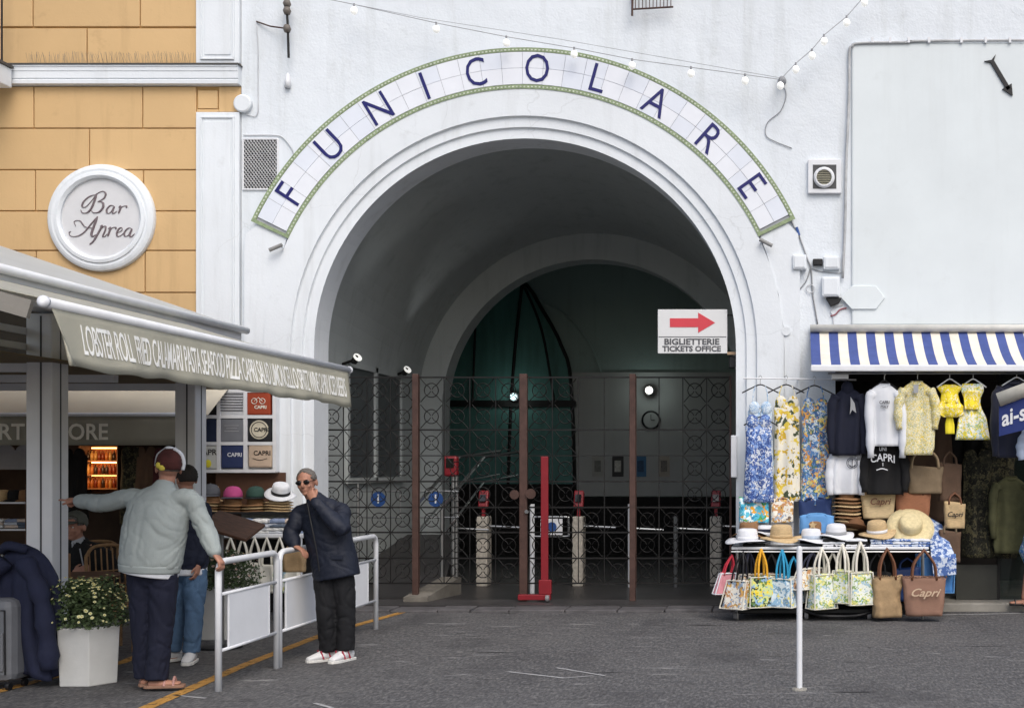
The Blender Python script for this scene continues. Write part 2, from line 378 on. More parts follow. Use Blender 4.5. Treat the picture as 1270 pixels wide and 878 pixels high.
# passage: walls and barrel vault, narrowing towards the inner arch
VY0, VY1 = FY+.4, 18.3
def vault(cx, ra, za, ya, rb, zb, yb, z0=.0, n=40):
    b = MB(); R = []
    for r, zc, y in ((ra, za, ya), ((ra+rb)/2, (za+zb)/2, (ya+yb)/2), (rb, zb, yb)):
        R.append([Vector((cx-r, y, z0))]+[Vector((cx+r*math.cos(PI-PI*i/n), y, zc+r*math.sin(PI-PI*i/n))) for i in range(n+1)]+[Vector((cx+r, y, z0))])
    for a, c in ((R[0], R[1]), (R[1], R[2])):
        for i in range(len(a)-1): b.face(a[i], a[i+1], c[i+1], c[i])
    return b
vault(CX, 2.66, 2.924, VY0-.03, 2.64, 2.5, VY1+.05).part('vault', m_vault, fb, smooth=False)
arch_wall(MB(), CX-3.6, CX+3.6, VY1, VY1+.42, CX, 2.28, 2.47, 6.2).part('inner_arch', m_vault, fb)
HB = 22.0
h = MB(); hx0, hx1 = CX-3.5, CX+3.5
h.face((hx0, VY1+.4, 0), (hx0, HB, 0), (hx0, HB, 6.1), (hx0, VY1+.4, 6.1)); h.face((hx1, VY1+.4, 0), (hx1, HB, 0), (hx1, HB, 6.1), (hx1, VY1+.4, 6.1))
h.face((hx0, HB, 0), (hx1, HB, 0), (hx1, HB, 6.1), (hx0, HB, 6.1)); h.face((hx0, VY1+.4, 6.1), (hx1, VY1+.4, 6.1), (hx1, HB, 6.1), (hx0, HB, 6.1))
h.part('hall_wall', m_inner, fb)
# outer shell so that no daylight leaks in
o = MB(); o.box(-12, 9, FY+.41, HB+.6, 9.6, TOP-.02); o.box(-12, 9, HB+.3, HB+.6, 0, 9.6); o.box(8.7, 9, FY+.41, HB+.3, 0, 9.6); o.box(-12.3, -12, FY+.5, HB+.6, 0, TOP-.02)
o.part('outer_shell', m_wall, fb)
# pointed glazed screen on the hall's end wall, with curved dark ribs
m_green = mat('green_screen_cloth', '#4f7d78', .6, .25, 2.5, .2, 8, stretch=(4, 1, .4))
def hp(px, py, Y=HB): return P(px, py, Y)
scr = MB(); ol = [(X(552, HB), .3), (X(552, HB), Z(470, HB)), (X(580, HB), Z(410, HB)), (X(612, HB), Z(372, HB)), (X(648, HB), Z(350, HB)), (X(676, HB), Z(388, HB)), (X(698, HB), Z(430, HB)), (X(710, HB), Z(480, HB)), (X(716, HB), .3)]
scr.prism(ol, HB-.10, HB-.03); scr.part('glazed_screen', m_green, fb)
rb = MB(); rb.tube(spline([(x, HB-.12, z) for x, z in ol[1:]], 4), .035, 6); rb.tube(spline([hp(648, 350, HB-.13), hp(640, 420, HB-.13), hp(634, 500, HB-.13), hp(630, 600, HB-.13)], 5), .03, 6); rb.tube([hp(590, 395, HB-.13), hp(586, 500, HB-.13)], .02, 6)
rb.tube(spline([hp(648, 350, HB-.14), hp(672, 410, HB-.14), hp(688, 500, HB-.14)], 5), .025, 6)
rb.box(X(552, HB), X(716, HB), HB-.17, HB-.11, Z(505, HB), Z(497, HB)); rb.part('screen_rib', m_black, fb)
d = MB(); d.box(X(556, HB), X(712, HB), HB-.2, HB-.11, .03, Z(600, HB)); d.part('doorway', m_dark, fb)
sweep_arch([(0, 0), (0, -.04), (.05, -.04), (.05, 0)], X(640, HB), 2.6, 0.01, legs=False)
ar = MB(); ar.tube([(X(640, HB)+1.62*math.cos(t), HB-.02, 2.75+1.95*math.sin(t)) for t in [PI*i/24*.55 for i in range(25)]], .025, 6); ar.part('arch_rib', m_inner, fb)
# pale lower wall band with four notices, dark dado beneath
m_pale = plaster('pale_hall_wall', '#aeb0ae', '#7d807e', .2, .1)
bw = MB(); bw.box(X(704, HB), X(960, HB), HB-.06, HB-.001, Z(615, HB), Z(462, HB)); bw.part('pale_wall_panel', m_pale, fb)
dd = MB(); dd.box(X(700, HB), X(960, HB), HB-.09, HB-.001, .03, Z(616, HB)); dd.part('dado', m_dark, fb)
# tall recessed window on the passage's left wall
lw = CX-2.645
wf = MB(); wf.box(lw, lw+.05, 15.25, 15.33, 1.4, 2.95); wf.box(lw, lw+.05, 17.4, 17.48, 1.4, 2.95); wf.box(lw, lw+.05, 16.3, 16.38, 1.4, 2.95); wf.box(lw, lw+.05, 15.33, 17.4, 1.4, 1.47); wf.box(lw, lw+.05, 15.33, 17.4, 2.88, 2.95)
wfr = wf.part('window', m_vault, fb)
for y0, y1 in ((15.33, 16.3), (16.38, 17.4)): MB().box(lw-.02, lw+.015, y0, y1, 1.47, 2.88).part('pane', mat('dull_pane', '#4b4f52', .35, .2, 2, .05), wfr)
# passage floor, threshold kerbstones
m_floor = mat('dark_stone_floor', '#3a3839', .45, .3, 3, .15, 25)
f = MB(); f.box(CX-3.5, CX+3.5, FY+.13, HB+.2, -.1, .045); tag(f.part('passage_floor', m_floor), 'dark stone floor of the passage behind the gate', None, kind='structure')
m_kerb = mat('kerb_stone', '#565456', .75, .35, 5, .4, 30)
ks = thing('threshold_kerb', 'row of worn dark stone slabs along the foot of the archway', 'kerb', (CX, FY, 0)); 
x = CX-2.33; random.seed(3)
while x < CX+2.33:
    wd = min(random.uniform(.36, .62), CX+2.34-x)
    if wd > .1: MB().box(x+.006, x+wd-.006, FY-.24, FY+.125, -.05, .03+random.uniform(-.006, .012)).part('stone', m_kerb, ks, bevel=.012)
    x += wd

# ================================================================ TILE SIGN
ts = thing('tile_sign', 'curved white tile sign reading FUNICOLARE in blue letters above the arch', 'sign', (CX, FY-.1, ZS+r4))
m_tile = mat('glazed_white_tile', '#e2e5ec', .22, .05, 3, .02, 30, spec=.5); m_tile2 = mat('glazed_white_tile_b', '#dbe0ea', .22, .05, 3, .02, 30)
m_grout = mat('grey_grout', '#9b9da3', .9, .2); m_letter = mat('cobalt_glaze', '#1b1a62', .3, .1, 9, 0)
m_bgreen = mat('olive_green_glaze', '#8c9c78', .35, .35, 25, .1); m_bpale = mat('pale_green_glaze', '#ccd3c2', .35, .3, 20, .1)
ri, ro, A0, A1 = 320.0*K, 371.0*K, math.radians(26.3), math.radians(154.2)
bi, bo = ri+5.5*K, ro-5.5*K; NT = 30
def ring_slab(b, ra, rb_, ta, tb, y0, y1, n=2):
    R = []
    for i in range(n+1):
        t = ta+(tb-ta)*i/n; c, s_ = math.cos(t), math.sin(t)
        R.append([(CX+ra*c, y0, ZS+ra*s_), (CX+rb_*c, y0, ZS+rb_*s_), (CX+rb_*c, y1, ZS+rb_*s_), (CX+ra*c, y1, ZS+ra*s_)])
    return b.rings(R)
ring_slab(MB(), ri, ro, A0, A1, FY-.095, FY+.005, 60).part('backing', m_grout, ts)
dA = (A1-A0-.02)/NT
for i in range(NT):
    for j in (0, 1):
        ra = bi+(bo-bi)*j/2; rb_ = bi+(bo-bi)*(j+1)/2; e = random.uniform(0, .0025)
        ring_slab(MB(), ra+.002, rb_-.002, A0+.01+dA*i+.0006, A0+.01+dA*(i+1)-.0006, FY-.107-e, FY-.096).part('tile', random.choice((m_tile, m_tile, m_tile2)), ts)
ring_slab(MB(), ri+.002, bi-.003, A0, A1, FY-.108, FY-.09, 80).part('border', m_bgreen, ts)
ring_slab(MB(), bo+.003, ro-.002, A0, A1, FY-.108, FY-.09, 80).part('border', m_bgreen, ts)
for A in (A0-.012, A1):
    ring_slab(MB(), ri+.002, ro-.002, A, A+.012, FY-.1085, FY-.09, 2).part('border', m_bgreen, ts)
tw = MB()
for ra in (ri+.012, bo+.012):       # twisted rope pattern on the border
    nn = int((A1-A0)*ra/.042)
    for i in range(nn):
        t = A0+(A1-A0)*(i+.5)/nn; ring_slab(tw, ra+.004, ra+.018, t-.0032, t+.0032, FY-.1115, FY-.1, 1)
tw.part('border_rope', m_bpale, ts, kind='stuff')
LP = [('F', 359, 240), ('U', 411, 183), ('N', 472, 139), ('I', 529, 113), ('C', 591, 95), ('O', 666, 91), ('L', 741, 103), ('A', 809, 136), ('R', 874, 180), ('E', 927, 235)]
for ch, px, py in LP:
    c = P(px, py, FY-.11); t = math.atan2(c.z-ZS, c.x-CX); b = text_mb(ch, .46, .0015, off=-.002, sx=.80 if ch in 'CO' else .88)
    xs = [q.x for q in b.v]; zs_ = [q.z for q in b.v]; mx, mz = (max(xs)+min(xs))/2, (max(zs_)+min(zs_))/2
    a = t-PI/2; ca, sa = math.cos(a), math.sin(a); rr = (bi+bo)/2; cc = Vector((CX+rr*math.cos(t), FY-.113, ZS+rr*math.sin(t)))
    b.xf(lambda q: cc+Vector(((q.x-mx)*ca-(q.z-mz)*sa, q.y, (q.x-mx)*sa+(q.z-mz)*ca)))
    b.part('letter', m_letter, ts)

# ================================================================ GATE (four leaves) behind the arch
GYY = 14.2
def gx(px): return X(px, GYY)
def gz(py): return Z(py, GYY)
orn = None
leaves = [(397, 514, 'brown iron lattice gate leaf beside the left jamb, behind the man in dark glasses'), (519, 647, 'iron lattice gate leaf with the ramp and blue number signs behind it'),
          (653, 782, 'iron lattice gate leaf behind the upright red bar'), (788, 906, 'iron lattice gate leaf beside the right jamb and the clothes stall')]
def ornament_mesh(w, h):
    b = MB(); r = min(w, h)*.30
    b.tube([(r*math.cos(2*PI*k/14), 0, r*math.sin(2*PI*k/14)) for k in range(14)], .006, 4, closed=True)
    for sx in (-1, 1):
        for sz in (-1, 1):
            b.tube([(sx*r*.72, 0, sz*r*.72), (sx*w*.46, 0, sz*h*.46)], .0055, 4)
            b.tube(spline([(sx*r*.72, 0, sz*r*.72), (sx*r*.35, 0, sz*r*.5), (sx*r*.1, 0, sz*r*.12)], 2), .005, 4)
    return b
ZR = [gz(p) for p in (723, 692, 660, 629, 597, 565, 533, 500, 468)]
for li, (xl, xr, lab) in enumerate(leaves):
    g = thing('gate_leaf', lab, 'gate', (gx((xl+xr)/2), GYY, .045), 'leaves of the iron gate under the arch')
    x0, x1 = gx(xl), gx(xr)
    for z in (ZR[0], ZR[1], ZR[2], ZR[3], ZR[4], ZR[6], ZR[8]):
        MB().box(x0, x1, GYY-.008, GYY+.008, z-.009, z+.009).part('rail', m_black, g)
    nc = 4; cw = (x1-x0)/nc
    for k in range(nc+1):
        if k in (0, nc): MB().box(x0+cw*k-.012, x0+cw*k+.012, GYY-.016, GYY+.016, ZR[0]-.05, ZR[8]+.02).part('stile', m_rust, g)
        else: MB().box(x0+cw*k-.006, x0+cw*k+.006, GYY-.012, GYY-.0082, ZR[0], ZR[8]).part('bar', m_black, g)
    if orn is None:
        om = ornament_mesh(cw, .30); om.xf(lambda q: q+ORG[g]); orn = om.part('lattice_ornament', m_black, g); orn.location = (x0+cw*.5-ORG[g].x, 0, (ZR[0]+ZR[1])/2-ORG[g].z); first = True
    for c in range(nc):
        for r in range(8):
            if li == 0 and c == 0 and r == 0: continue
            if r >= 3 and ((li == 2 and c >= 2) or (li == 3 and c <= 1)): continue      # plain bars in the upper middle
            inst(orn, g, (x0+cw*(c+.5), GYY, (ZR[r]+ZR[r+1])/2))
    MB().box(x0, x1, GYY-.006, GYY+.006, ZR[5]-.006, ZR[5]+.006).part('rail', m_black, g)
pl = ['brown iron gate post near the blue number signs', 'tall brown iron gate post beside the red bar, with a round lock', 'brown iron gate post by the wall notices']
for q, (px, lab) in enumerate(zip((516.5, 650, 785), pl)):
    t = thing('gate_post', lab, 'post', (gx(px), GYY, .045), 'posts of the iron gate')
    wd = .045 if q == 1 else .035
    MB().box(gx(px)-wd, gx(px)+wd, GYY-.06, GYY+.0, .04, gz(464)).part('shaft', m_rust, t, bevel=.006)
    if q == 1:
        MB().lathe([(.0, 0), (.06, 0), (.06, .012), (0, .012)], (gx(660), GYY-.075, gz(612)), 16, rotm('X', 90)).part('lock_plate', m_rust, t)
        MB().lathe([(.0, 0), (.055, 0), (.055, .012), (0, .012)], (gx(640), GYY-.075, gz(613)), 16, rotm('X', 90)).part('lock_plate', m_rust, t)
        MB().lathe([(.0, 0), (.022, 0), (.022, .03), (0, .03)], (gx(655), GYY-.07, gz(634)), 12, rotm('X', 90)).part('knob', m_chrome, t)
# upright red bar with a foot and a small wheel
t = thing('red_upright_bar', 'upright red metal bar on a red foot with a small wheel, before the gate', 'barrier', (gx(678), GYY-.14, .045))
MB().box(gx(674), gx(683), GYY-.16, GYY-.12, .1, gz(566)).part('bar', m_red, t, bevel=.008)
MB().box(gx(646), gx(686), GYY-.17, GYY-.11, .065, .13).part('foot', m_red, t, bevel=.008)
MB().box(gx(671.5), gx(687), GYY-.168, GYY-.115, .13, .30).part('sleeve', m_red, t, bevel=.008)
MB().lathe([(0, -.02), (.035, -.02), (.04, 0), (.035, .02), (0, .02)], (gx(683), GYY-.2, .09), 16, rotm('Y', 90)).part('wheel', mat('grey_rubber', '#77777a', .6), t)

# ================================================================ INSIDE THE PASSAGE
def turnstile(px, Y, label, top=640, w=.15, red=True):
    x = X(px, Y); t = thing('turnstile_post', label, 'turnstile', (x, Y, .045), 'ticket turnstiles inside the passage')
    zt = Z(top, Y); MB().box(x-w/2, x+w/2, Y-.12, Y+.12, .04, zt).part('pillar', mat('speckled_stone', '#b0aaa0', .6, .35, 30, .1), t, bevel=.015)
    if red:
        MB().box(x-.02, x+.02, Y-.03, Y+.03, zt-.01, zt+.12).part('stem', m_red, t)
        MB().cbox((x, Y, zt+.22), .13, .08, .24, rotm('X', -18)).part('ticket_reader', m_red, t, bevel=.02)
        MB().cbox((x, Y-.058, zt+.24), .08, .012, .1, rotm('X', -18)).part('screen', m_glassd, t)
    for k, a in enumerate((8, 62, -55)):
        pass
    MB().tube([(x+w/2-.02, Y, zt-.13), (x+w/2+.42, Y-.02, zt-.15)], .018, 8).part('arm', m_chrome, t)
    return t
turnstile(600, 16.0, 'stone turnstile post with red ticket reader, beside the ramp rail')
turnstile(718, 16.0, 'stone turnstile post with red ticket reader, right of the red bar', w=.14)
turnstile(888, 16.0, 'stone turnstile post with red ticket reader, half behind the hanging bags', w=.15)
# ramp with side kerb and handrails
rp = thing('ramp', 'stone ramp with sloping side kerb rising into the dark passage', 'ramp', (X(530, 14.5), 14.4, .045))
b = MB(); b.rings([[(X(470, 14.35), 14.35, .03), (X(545, 14.35), 14.35, .03), (X(545, 14.35), 14.35, .06), (X(470, 14.35), 14.35, .06)], [(X(520, 17.8)-.6, 17.8, .03), (X(570, 17.8), 17.8, .03), (X(570, 17.8), 17.8, .62), (X(520, 17.8)-.6, 17.8, .62)]]); b.part('slope', m_floor, rp)
b = MB(); b.rings([[(X(500, 14.05), 14.05, .04), (X(530, 14.05), 14.05, .04), (X(530, 14.05), 14.05, .10), (X(500, 14.05), 14.05, .10)], [(X(548, 14.9), 14.9, .04), (X(572, 14.9), 14.9, .04), (X(572, 14.9), 14.9, .26), (X(548, 14.9), 14.9, .26)]]); b.part('kerb', mat('dull_step_stone', '#6f6b64', .85, .3, 5, .3, 40), rp)
for dx in (0, -.35):
    hr = MB(); pts = [(X(548, 14.9)+dx, 14.9, .2), (X(548, 14.9)+dx, 14.9, 1.1), (X(600, 17.0)+dx, 17.0, 1.75), (X(648, 18.2)+dx, 18.2, 1.85)]
    hr.tube(pts[:2], .02, 8); hr.tube(pts[1:], .022, 8); hr.tube([Vector(p)-Vector((0, 0, .35)) for p in pts[1:]], .015, 6); hr.part('handrail', m_chrome, rp)
# glass gate wings carrying blue number discs
for px, lab in ((470, 'tubular swing gate with a blue disc numbered 1, left of the first gate post'), (541, 'tubular swing gate with a blue disc numbered 1, above the ramp kerb')):
    Y = 15.4; t = thing('swing_gate', lab, 'gate', (X(px, Y), Y, .045), 'number one swing gates'); x0, x1 = X(px-26, Y), X(px+26, Y)
    MB().tube([(x0, Y, .045), (x0, Y, Z(600, Y))], .022, 8).part('post', m_chrome, t)
    MB().tube(spline([(x0, Y, 1.3), (x1-.03, Y, 1.3), (x1, Y, 1.26), (x1, Y, 1.0), (x1-.03, Y, .97), (x0, Y, .97)], 3), .012, 6).part('frame', m_chrome, t)
    dsc = MB().lathe([(0, 0), (.095, 0), (.095, .008), (0, .008)], (X(px, Y), Y-.02, 1.2), 24, rotm('X', 90)).part('number_disc', m_blue, t)
    b = text_mb('1', .16, .001, off=.002); b.xf(lambda q: q+Vector((X(px, Y), Y-.0305, 1.2))); b.part('numeral', m_wpaint, dsc)
t = thing('information_stand', 'small tubular stand with a white notice behind the red bar', 'stand', (X(693, 15.0), 15.0, .045)); Y = 15.0
MB().tube([(X(660, Y), Y, .045), (X(660, Y), Y, Z(625, Y))], .03, 10).part('post', m_wpaint, t)
MB().tube(spline([(X(661, Y), Y, Z(641, Y)), (X(702, Y), Y, Z(641, Y)), (X(705, Y), Y, Z(645, Y)), (X(705, Y), Y, Z(661, Y)), (X(702, Y), Y, Z(665, Y)), (X(661, Y), Y, Z(665, Y))], 3), .012, 6).part('frame', m_chrome, t)
nb = MB().box(X(671, Y), X(698, Y), Y-.03, Y-.018, Z(663, Y), Z(643, Y)).part('notice', m_wpaint, t)
MB().lathe([(0, 0), (.06, 0), (.06, .003), (0, .003)], (X(685, Y), Y-.031, Z(653, Y)), 20, rotm('X', 90)).part('blue_symbol', m_blue, nb)
for k, (px, top) in enumerate(((566, 590), (783, 625), (838, 640))):
    Y = 15.8; t = thing('barrier_post', ['slim steel barrier post left of the turnstiles', 'pale barrier post behind the third gate post', 'slim steel barrier post with a crossbar'][k], 'post', (X(px, Y), Y, .045))
    MB().tube([(X(px, Y), Y, .045), (X(px, Y), Y, Z(top, Y))], .03 if k != 1 else .045, 10).part('shaft', m_chrome if k != 1 else m_wpaint, t)
    MB().tube([(X(px, Y), Y, Z(655, Y)), (X(px+40, Y), Y, Z(657, Y))], .014, 6).part('crossbar', m_chrome, t)
t = thing('ticket_validator', 'red ticket validator on a thin stem behind the gate', 'ticket machine', (X(560, 15.6), 15.6, .045))
MB().tube([(X(562, 15.6), 15.6, .045), (X(562, 15.6), 15.6, 1.5)], .025, 8).part('stem', m_chrome, t)
MB().cbox((X(561, 15.6), 15.55, 1.62), .18, .12, .26).part('housing', m_red, t, bevel=.03); MB().cbox((X(561, 15.6), 15.487, 1.66), .1, .01, .12).part('screen', m_glassd, t)
# notices and clock on the hall wall
for k, (px, hexc, lab) in enumerate(((742, '#a0a09a', 'small grey notice on the hall wall left of the framed one'), (767, '#2e2e2e', 'dark framed notice on the hall wall'), (795, '#3d6f96', 'blue notice on the hall wall'), (824, '#a79f92', 'beige notice on the hall wall right of the blue one'))):
    t = thing('notice', lab, 'notice', (X(px, HB), HB-.062, Z(590, HB)))
    MB().box(X(px-7, HB), X(px+7, HB), HB-.08, HB-.0605, Z(591, HB), Z(565, HB)).part('board', mat('notice_'+str(k), hexc, .6, .2, 9), t)
    MB().box(X(px-4, HB), X(px+4, HB), HB-.084, HB-.0805, Z(585, HB), Z(571, HB)).part('print', mat('notice_print_'+str(k), ('#70706c', '#b9b8b0', '#24486a', '#75706a')[k], .6, .4, 30), t)
t = thing('wall_clock', 'round wall clock with dark rim on the hall wall', 'clock', (X(808, HB), HB-.06, Z(521, HB)))
MB().lathe([(0, 0), (.15, 0), (.15, .03), (0, .03)], (X(808, HB), HB-.06, Z(521, HB)), 28, rotm('X', 90)).part('face', m_pale, t)
MB().tube([(X(808, HB)+.155*math.cos(a), HB-.08, Z(521, HB)+.155*math.sin(a)) for a in [2*PI*k/28 for k in range(28)]], .02, 6, closed=True).part('rim', m_blackp, t)
b = MB(); b.box(X(808, HB)-.006, X(808, HB)+.006, HB-.096, HB-.092, Z(521, HB), Z(521, HB)+.1); b.part('hand', m_blackp, t)
b = MB(); b.box(X(808, HB), X(808, HB)+.07, HB-.101, HB-.097, Z(521, HB)-.006, Z(521, HB)+.006); b.part('hand', m_blackp, t)
# lit lamps in the hall
def lamp_light(loc, e, col=(1, .97, .9), r=.05):
    ld = bpy.data.lights.new('lamp_glow', 'POINT'); ld.energy = e; ld.color = col; ld.shadow_soft_size = r
    o = bpy.data.objects.new('lamp_glow', ld); COL.objects.link(o); o.location = loc; return o
m_lens = mat('lit_lens', '#fff8ea', .3, 0, 3, 0, emit=3)
for px, py, lab in ((805, 484, 'small lit white lamp on the hall wall above the clock'), (637, 492, 'small lit white lamp at the glazed screen')):
    t = thing('hall_lamp', lab, 'lamp', P(px, py, HB-.3)); c = P(px, py, HB-.3)
    MB().lathe([(0, 0), (.07, 0), (.085, .05), (.06, .1), (0, .12)], c, 18, rotm('X', -90)).part('housing', m_wpaint, t, smooth=True)
    MB().ell(c-Vector((0, .01, 0)), .065, .03, .065).part('lens', m_lens if px > 700 else mat('dim_lens', '#b9d4d8', .3, 0, 3, 0, emit=.8), t, smooth=True)
    MB().box(c.x-.02, c.x+.02, c.y+.1, HB-.05, c.z-.02, c.z+.02).part('bracket', m_black, t)
    gl = lamp_light(c-Vector((0, .14, 0)), 1.8, (.85, 1, .96)); gl.parent = t; gl.location = (0, -.14, 0)
for px, py, Y, lab in ((436, 444, 15.2, 'small white floodlight on the left passage wall nearer the street'), (496, 459, 17.2, 'small white floodlight on the left passage wall nearer the inner arch')):
    c = Vector((CX-2.645+.16, Y, Z(py, Y)-.02)); t = thing('floodlight', lab, 'lamp', c)
    MB().cbox(c, .06, .12, .12, rotm('Y', 35)).part('housing', m_black, t, bevel=.02)
    MB().lathe([(0, 0), (.055, 0), (.055, .02), (0, .025)], c+Vector((.03, -.02, .02)), 20, rotm('Z', -30) @ rotm('Y', 55)).part('lens', mat('floodlight_lens', '#f4f4ee', .2, 0, 3, 0, emit=.6), t)
    MB().tube([(CX-2.66, Y, c.z-.06), c], .018, 8).part('bracket', m_black, t)
    sp = bpy.data.lights.new('flood_glow', 'SPOT'); sp.energy = 5; sp.spot_size = math.radians(50); sp.spot_blend = 1; sp.shadow_soft_size = .05
    so = bpy.data.objects.new('flood_glow', sp); COL.objects.link(so); so.parent = t; so.location = (.1, -.02, .1); so.rotation_euler = Vector((-.35, .15, -1)).normalized().to_track_quat('Z', 'Y').to_euler()
# direction sign
SY = FY+.05
t = thing('ticket_sign', 'white sign with red arrow reading BIGLIETTERIE TICKETS OFFICE', 'sign', (X(859, SY), SY, Z(439, SY)))
m_signw = mat('sign_white', '#d4d5d6', .45, .05, 4, .02); m_sgrey = mat('sign_grey_ink', '#55565a', .6); m_sred = mat('sign_red', '#c9414c', .5, .06)
x0, x1 = X(816, SY), X(902, SY)
pnl = MB().box(x0, x1, SY-.015, SY+.015, Z(438.5, SY), Z(384, SY)).part('panel', m_signw, t, bevel=.004)
MB().box(x0+.01, x1-.01, SY-.018, SY-.0155, Z(418.4, SY), Z(417.6, SY)).part('divider', m_sgrey, pnl)
pa = [(831, 395), (866, 395), (866, 388), (887, 400.5), (866, 413), (866, 406), (831, 406)]
MB().prism([(X(a, SY), Z(b_, SY)) for a, b_ in pa], SY-.019, SY-.0155).part('arrow', m_sred, pnl)
for s, py, sz in (('BIGLIETTERIE', 424.3, .098), ('TICKETS OFFICE', 433, .088)):
    b = text_mb(s, sz, .0015, off=.003); wdt = max(q.x for q in b.v)-min(q.x for q in b.v); k = (.62 if py < 430 else .66)/wdt
    b.xf(lambda q: Vector((q.x*k+X(858, SY), q.y+SY-.0175, q.z*.95+Z(py, SY)))); b.part('lettering', m_sgrey, pnl)
MB().box(x1, X(914, SY), SY-.012, SY+.012, Z(440, SY), Z(436.5, SY)).part('bracket', mat('bare_wood', '#a48a70', .7), t)
MB().box(x1-.01, X(914, SY), SY-.01, SY+.01, Z(392, SY), Z(390, SY)).part('bracket', m_black, t)
MB().box(X(904, SY), X(913, SY), SY+.02, SY+.12, Z(456, SY), Z(441, SY)).part('junction_box', m_blackp, t, bevel=.01)
# ================================================================ BAR BUILDING (ochre)
bb = thing('bar_building', 'ochre rendered building with incised blocks and white pilasters', 'building', (X(150, FY), FY, 0))
XL = -15.0; xr_ = X(299, FY)
STORETOP = 2.75
MB().box(XL, xr_, FY+.02, FY+.4, STORETOP, TOP).part('wall', m_ochre2, bb)
rows = [(107.5, 159.5, (42, 177)), (159.5, 211, (111,)), (211, 262, (44, 178)), (262, 311, (58, 111)), (311, 363, (45, 180)), (363, 415, (111,)), (415, 452, (45, 180)),
        (35, 84, (108,)), (-16, 34, (41, 174)), (-68, -17, (108,)), (-120, -69, (41, 174)), (-172, -121, (108,)), (-224, -173, (41,174)), (-276, -225, (108,)), (-330, -277, (41,174))]
for ya, yb, js in rows:
    js = list(js)
    if ya == 262: js = [111]
    while js[0] > -560: js.insert(0, js[0]-136)
    lim = 298 if ya == 107.5 else 244.5
    ed = js+[lim]
    for a, c in zip(ed[:-1], ed[1:]):
        if ya == 107.5 and c == lim: 
            c = 244
        e = random.uniform(0, .003)
        MB().box(X(a+.7, FY), X(c-.7, FY), FY-.002-e, FY+.03, Z(yb-.7, FY), Z(ya+.7, FY)).part('block', m_ochre, bb, bevel=.006)
MB().box(X(245.5, FY), X(270, FY), FY-.003, FY+.03, Z(135, FY), Z(112.5, FY)).part('block', m_ochre, bb, bevel=.005)
MB().box(X(271.5, FY), X(298.5, FY), FY-.001, FY+.03, Z(139, FY), Z(108, FY)).part('block', m_ochre, bb, bevel=.005)
MB().box(X(244.5, FY), X(271, FY), FY+.0, FY+.03, Z(139, FY), Z(136, FY)).part('block', m_ochre, bb)
# string course
b = MB(); pr = [(FY+.02, 84), (FY-.10, 84), (FY-.105, 86), (FY-.095, 87), (FY-.093, 91), (FY-.086, 92), (FY-.084, 100), (FY-.072, 101), (FY-.082, 102.5), (FY-.078, 106.5), (FY+.02, 107)]
b.rings([[(x, y, Z(p, FY)) for y, p in pr] for x in (XL, X(299.3, FY))]); cr = b.part('cornice', m_trim, bb)
MB().box(XL, X(301, FY), FY-.115, FY+.01, Z(84, FY), Z(82.6, FY)).part('lead_capping', mat('lead_sheet', '#4c4a48', .6), cr)
sp = MB(); random.seed(11)
for i in range(150):
    x = X(40+i*1.36, FY); y = FY-.05-random.uniform(0, .05)
    sp.tube([(x, y, Z(82.6, FY)), (x+random.uniform(-.03, .03), y-random.uniform(.0, .05), Z(70, FY)+random.uniform(-.02, .02))], .0016, 3)
sp.part('bird_spikes', mat('spike_steel', '#8d8272', .5), cr, kind='stuff')
# pilasters with sunk panels
def pilaster(pxa, pxb, pya, pyb, inner):
    o = MB().box(X(pxa, FY), X(pxb, FY), FY-.04, FY+.03, Z(pyb, FY), Z(pya, FY)).part('pilaster', m_trim, bb, bevel=.006)
    ia, ib, ja, jb = inner; fr = MB(); y0, y1 = FY-.058, FY-.039; w_ = 2.2
    fr.box(X(ia, FY), X(ib, FY), y0, y1, Z(ja+w_, FY), Z(ja, FY)); fr.box(X(ia, FY), X(ib, FY), y0, y1, Z(jb, FY), Z(jb-w_, FY))
    fr.box(X(ia, FY), X(ia+w_, FY), y0, y1, Z(jb-w_, FY), Z(ja+w_, FY)); fr.box(X(ib-w_, FY), X(ib, FY), y0, y1, Z(jb-w_, FY), Z(ja+w_, FY))
    fr.part('frame', m_trim, o, bevel=.005)
    MB().box(X(ia+5, FY), X(ib-5, FY), FY-.05, FY-.0395, Z(jb-6, FY), Z(ja+6, FY)).part('panel', m_trim, o, bevel=.008)
pilaster(245, 298.5, -300, 80, (251, 293, -290, 76)); pilaster(245, 298.5, 140.5, 452, (251, 293, 146, 440))
# balcony corner at the top left
by = FY-.9; bx = X(15, FY-.12); zb0, zb1 = Z(110, FY-.12), Z(86, FY-.12)
sl = MB().box(XL, bx, by, FY-.12, zb0, zb1).part('balcony_slab', m_trim, bb, bevel=.012)
MB().box(XL, bx+.02, by-.015, FY-.12, zb1+.001, zb1+.03).part('lead_capping', mat('lead_sheet', '#4c4a48'), sl)
rl = MB()
for y in (FY-.25, FY-.36, FY-.47, FY-.58, FY-.69, FY-.8): rl.tube([(bx-.03, y, zb1), (bx-.03, y, zb1+1.05)], .010, 6)
rl.tube([(bx-.03, FY-.13, zb1+1.05), (bx-.03, by+.04, zb1+1.05), (XL, by+.04, zb1+1.05)], .018, 6); rl.part('railing', m_black, sl)
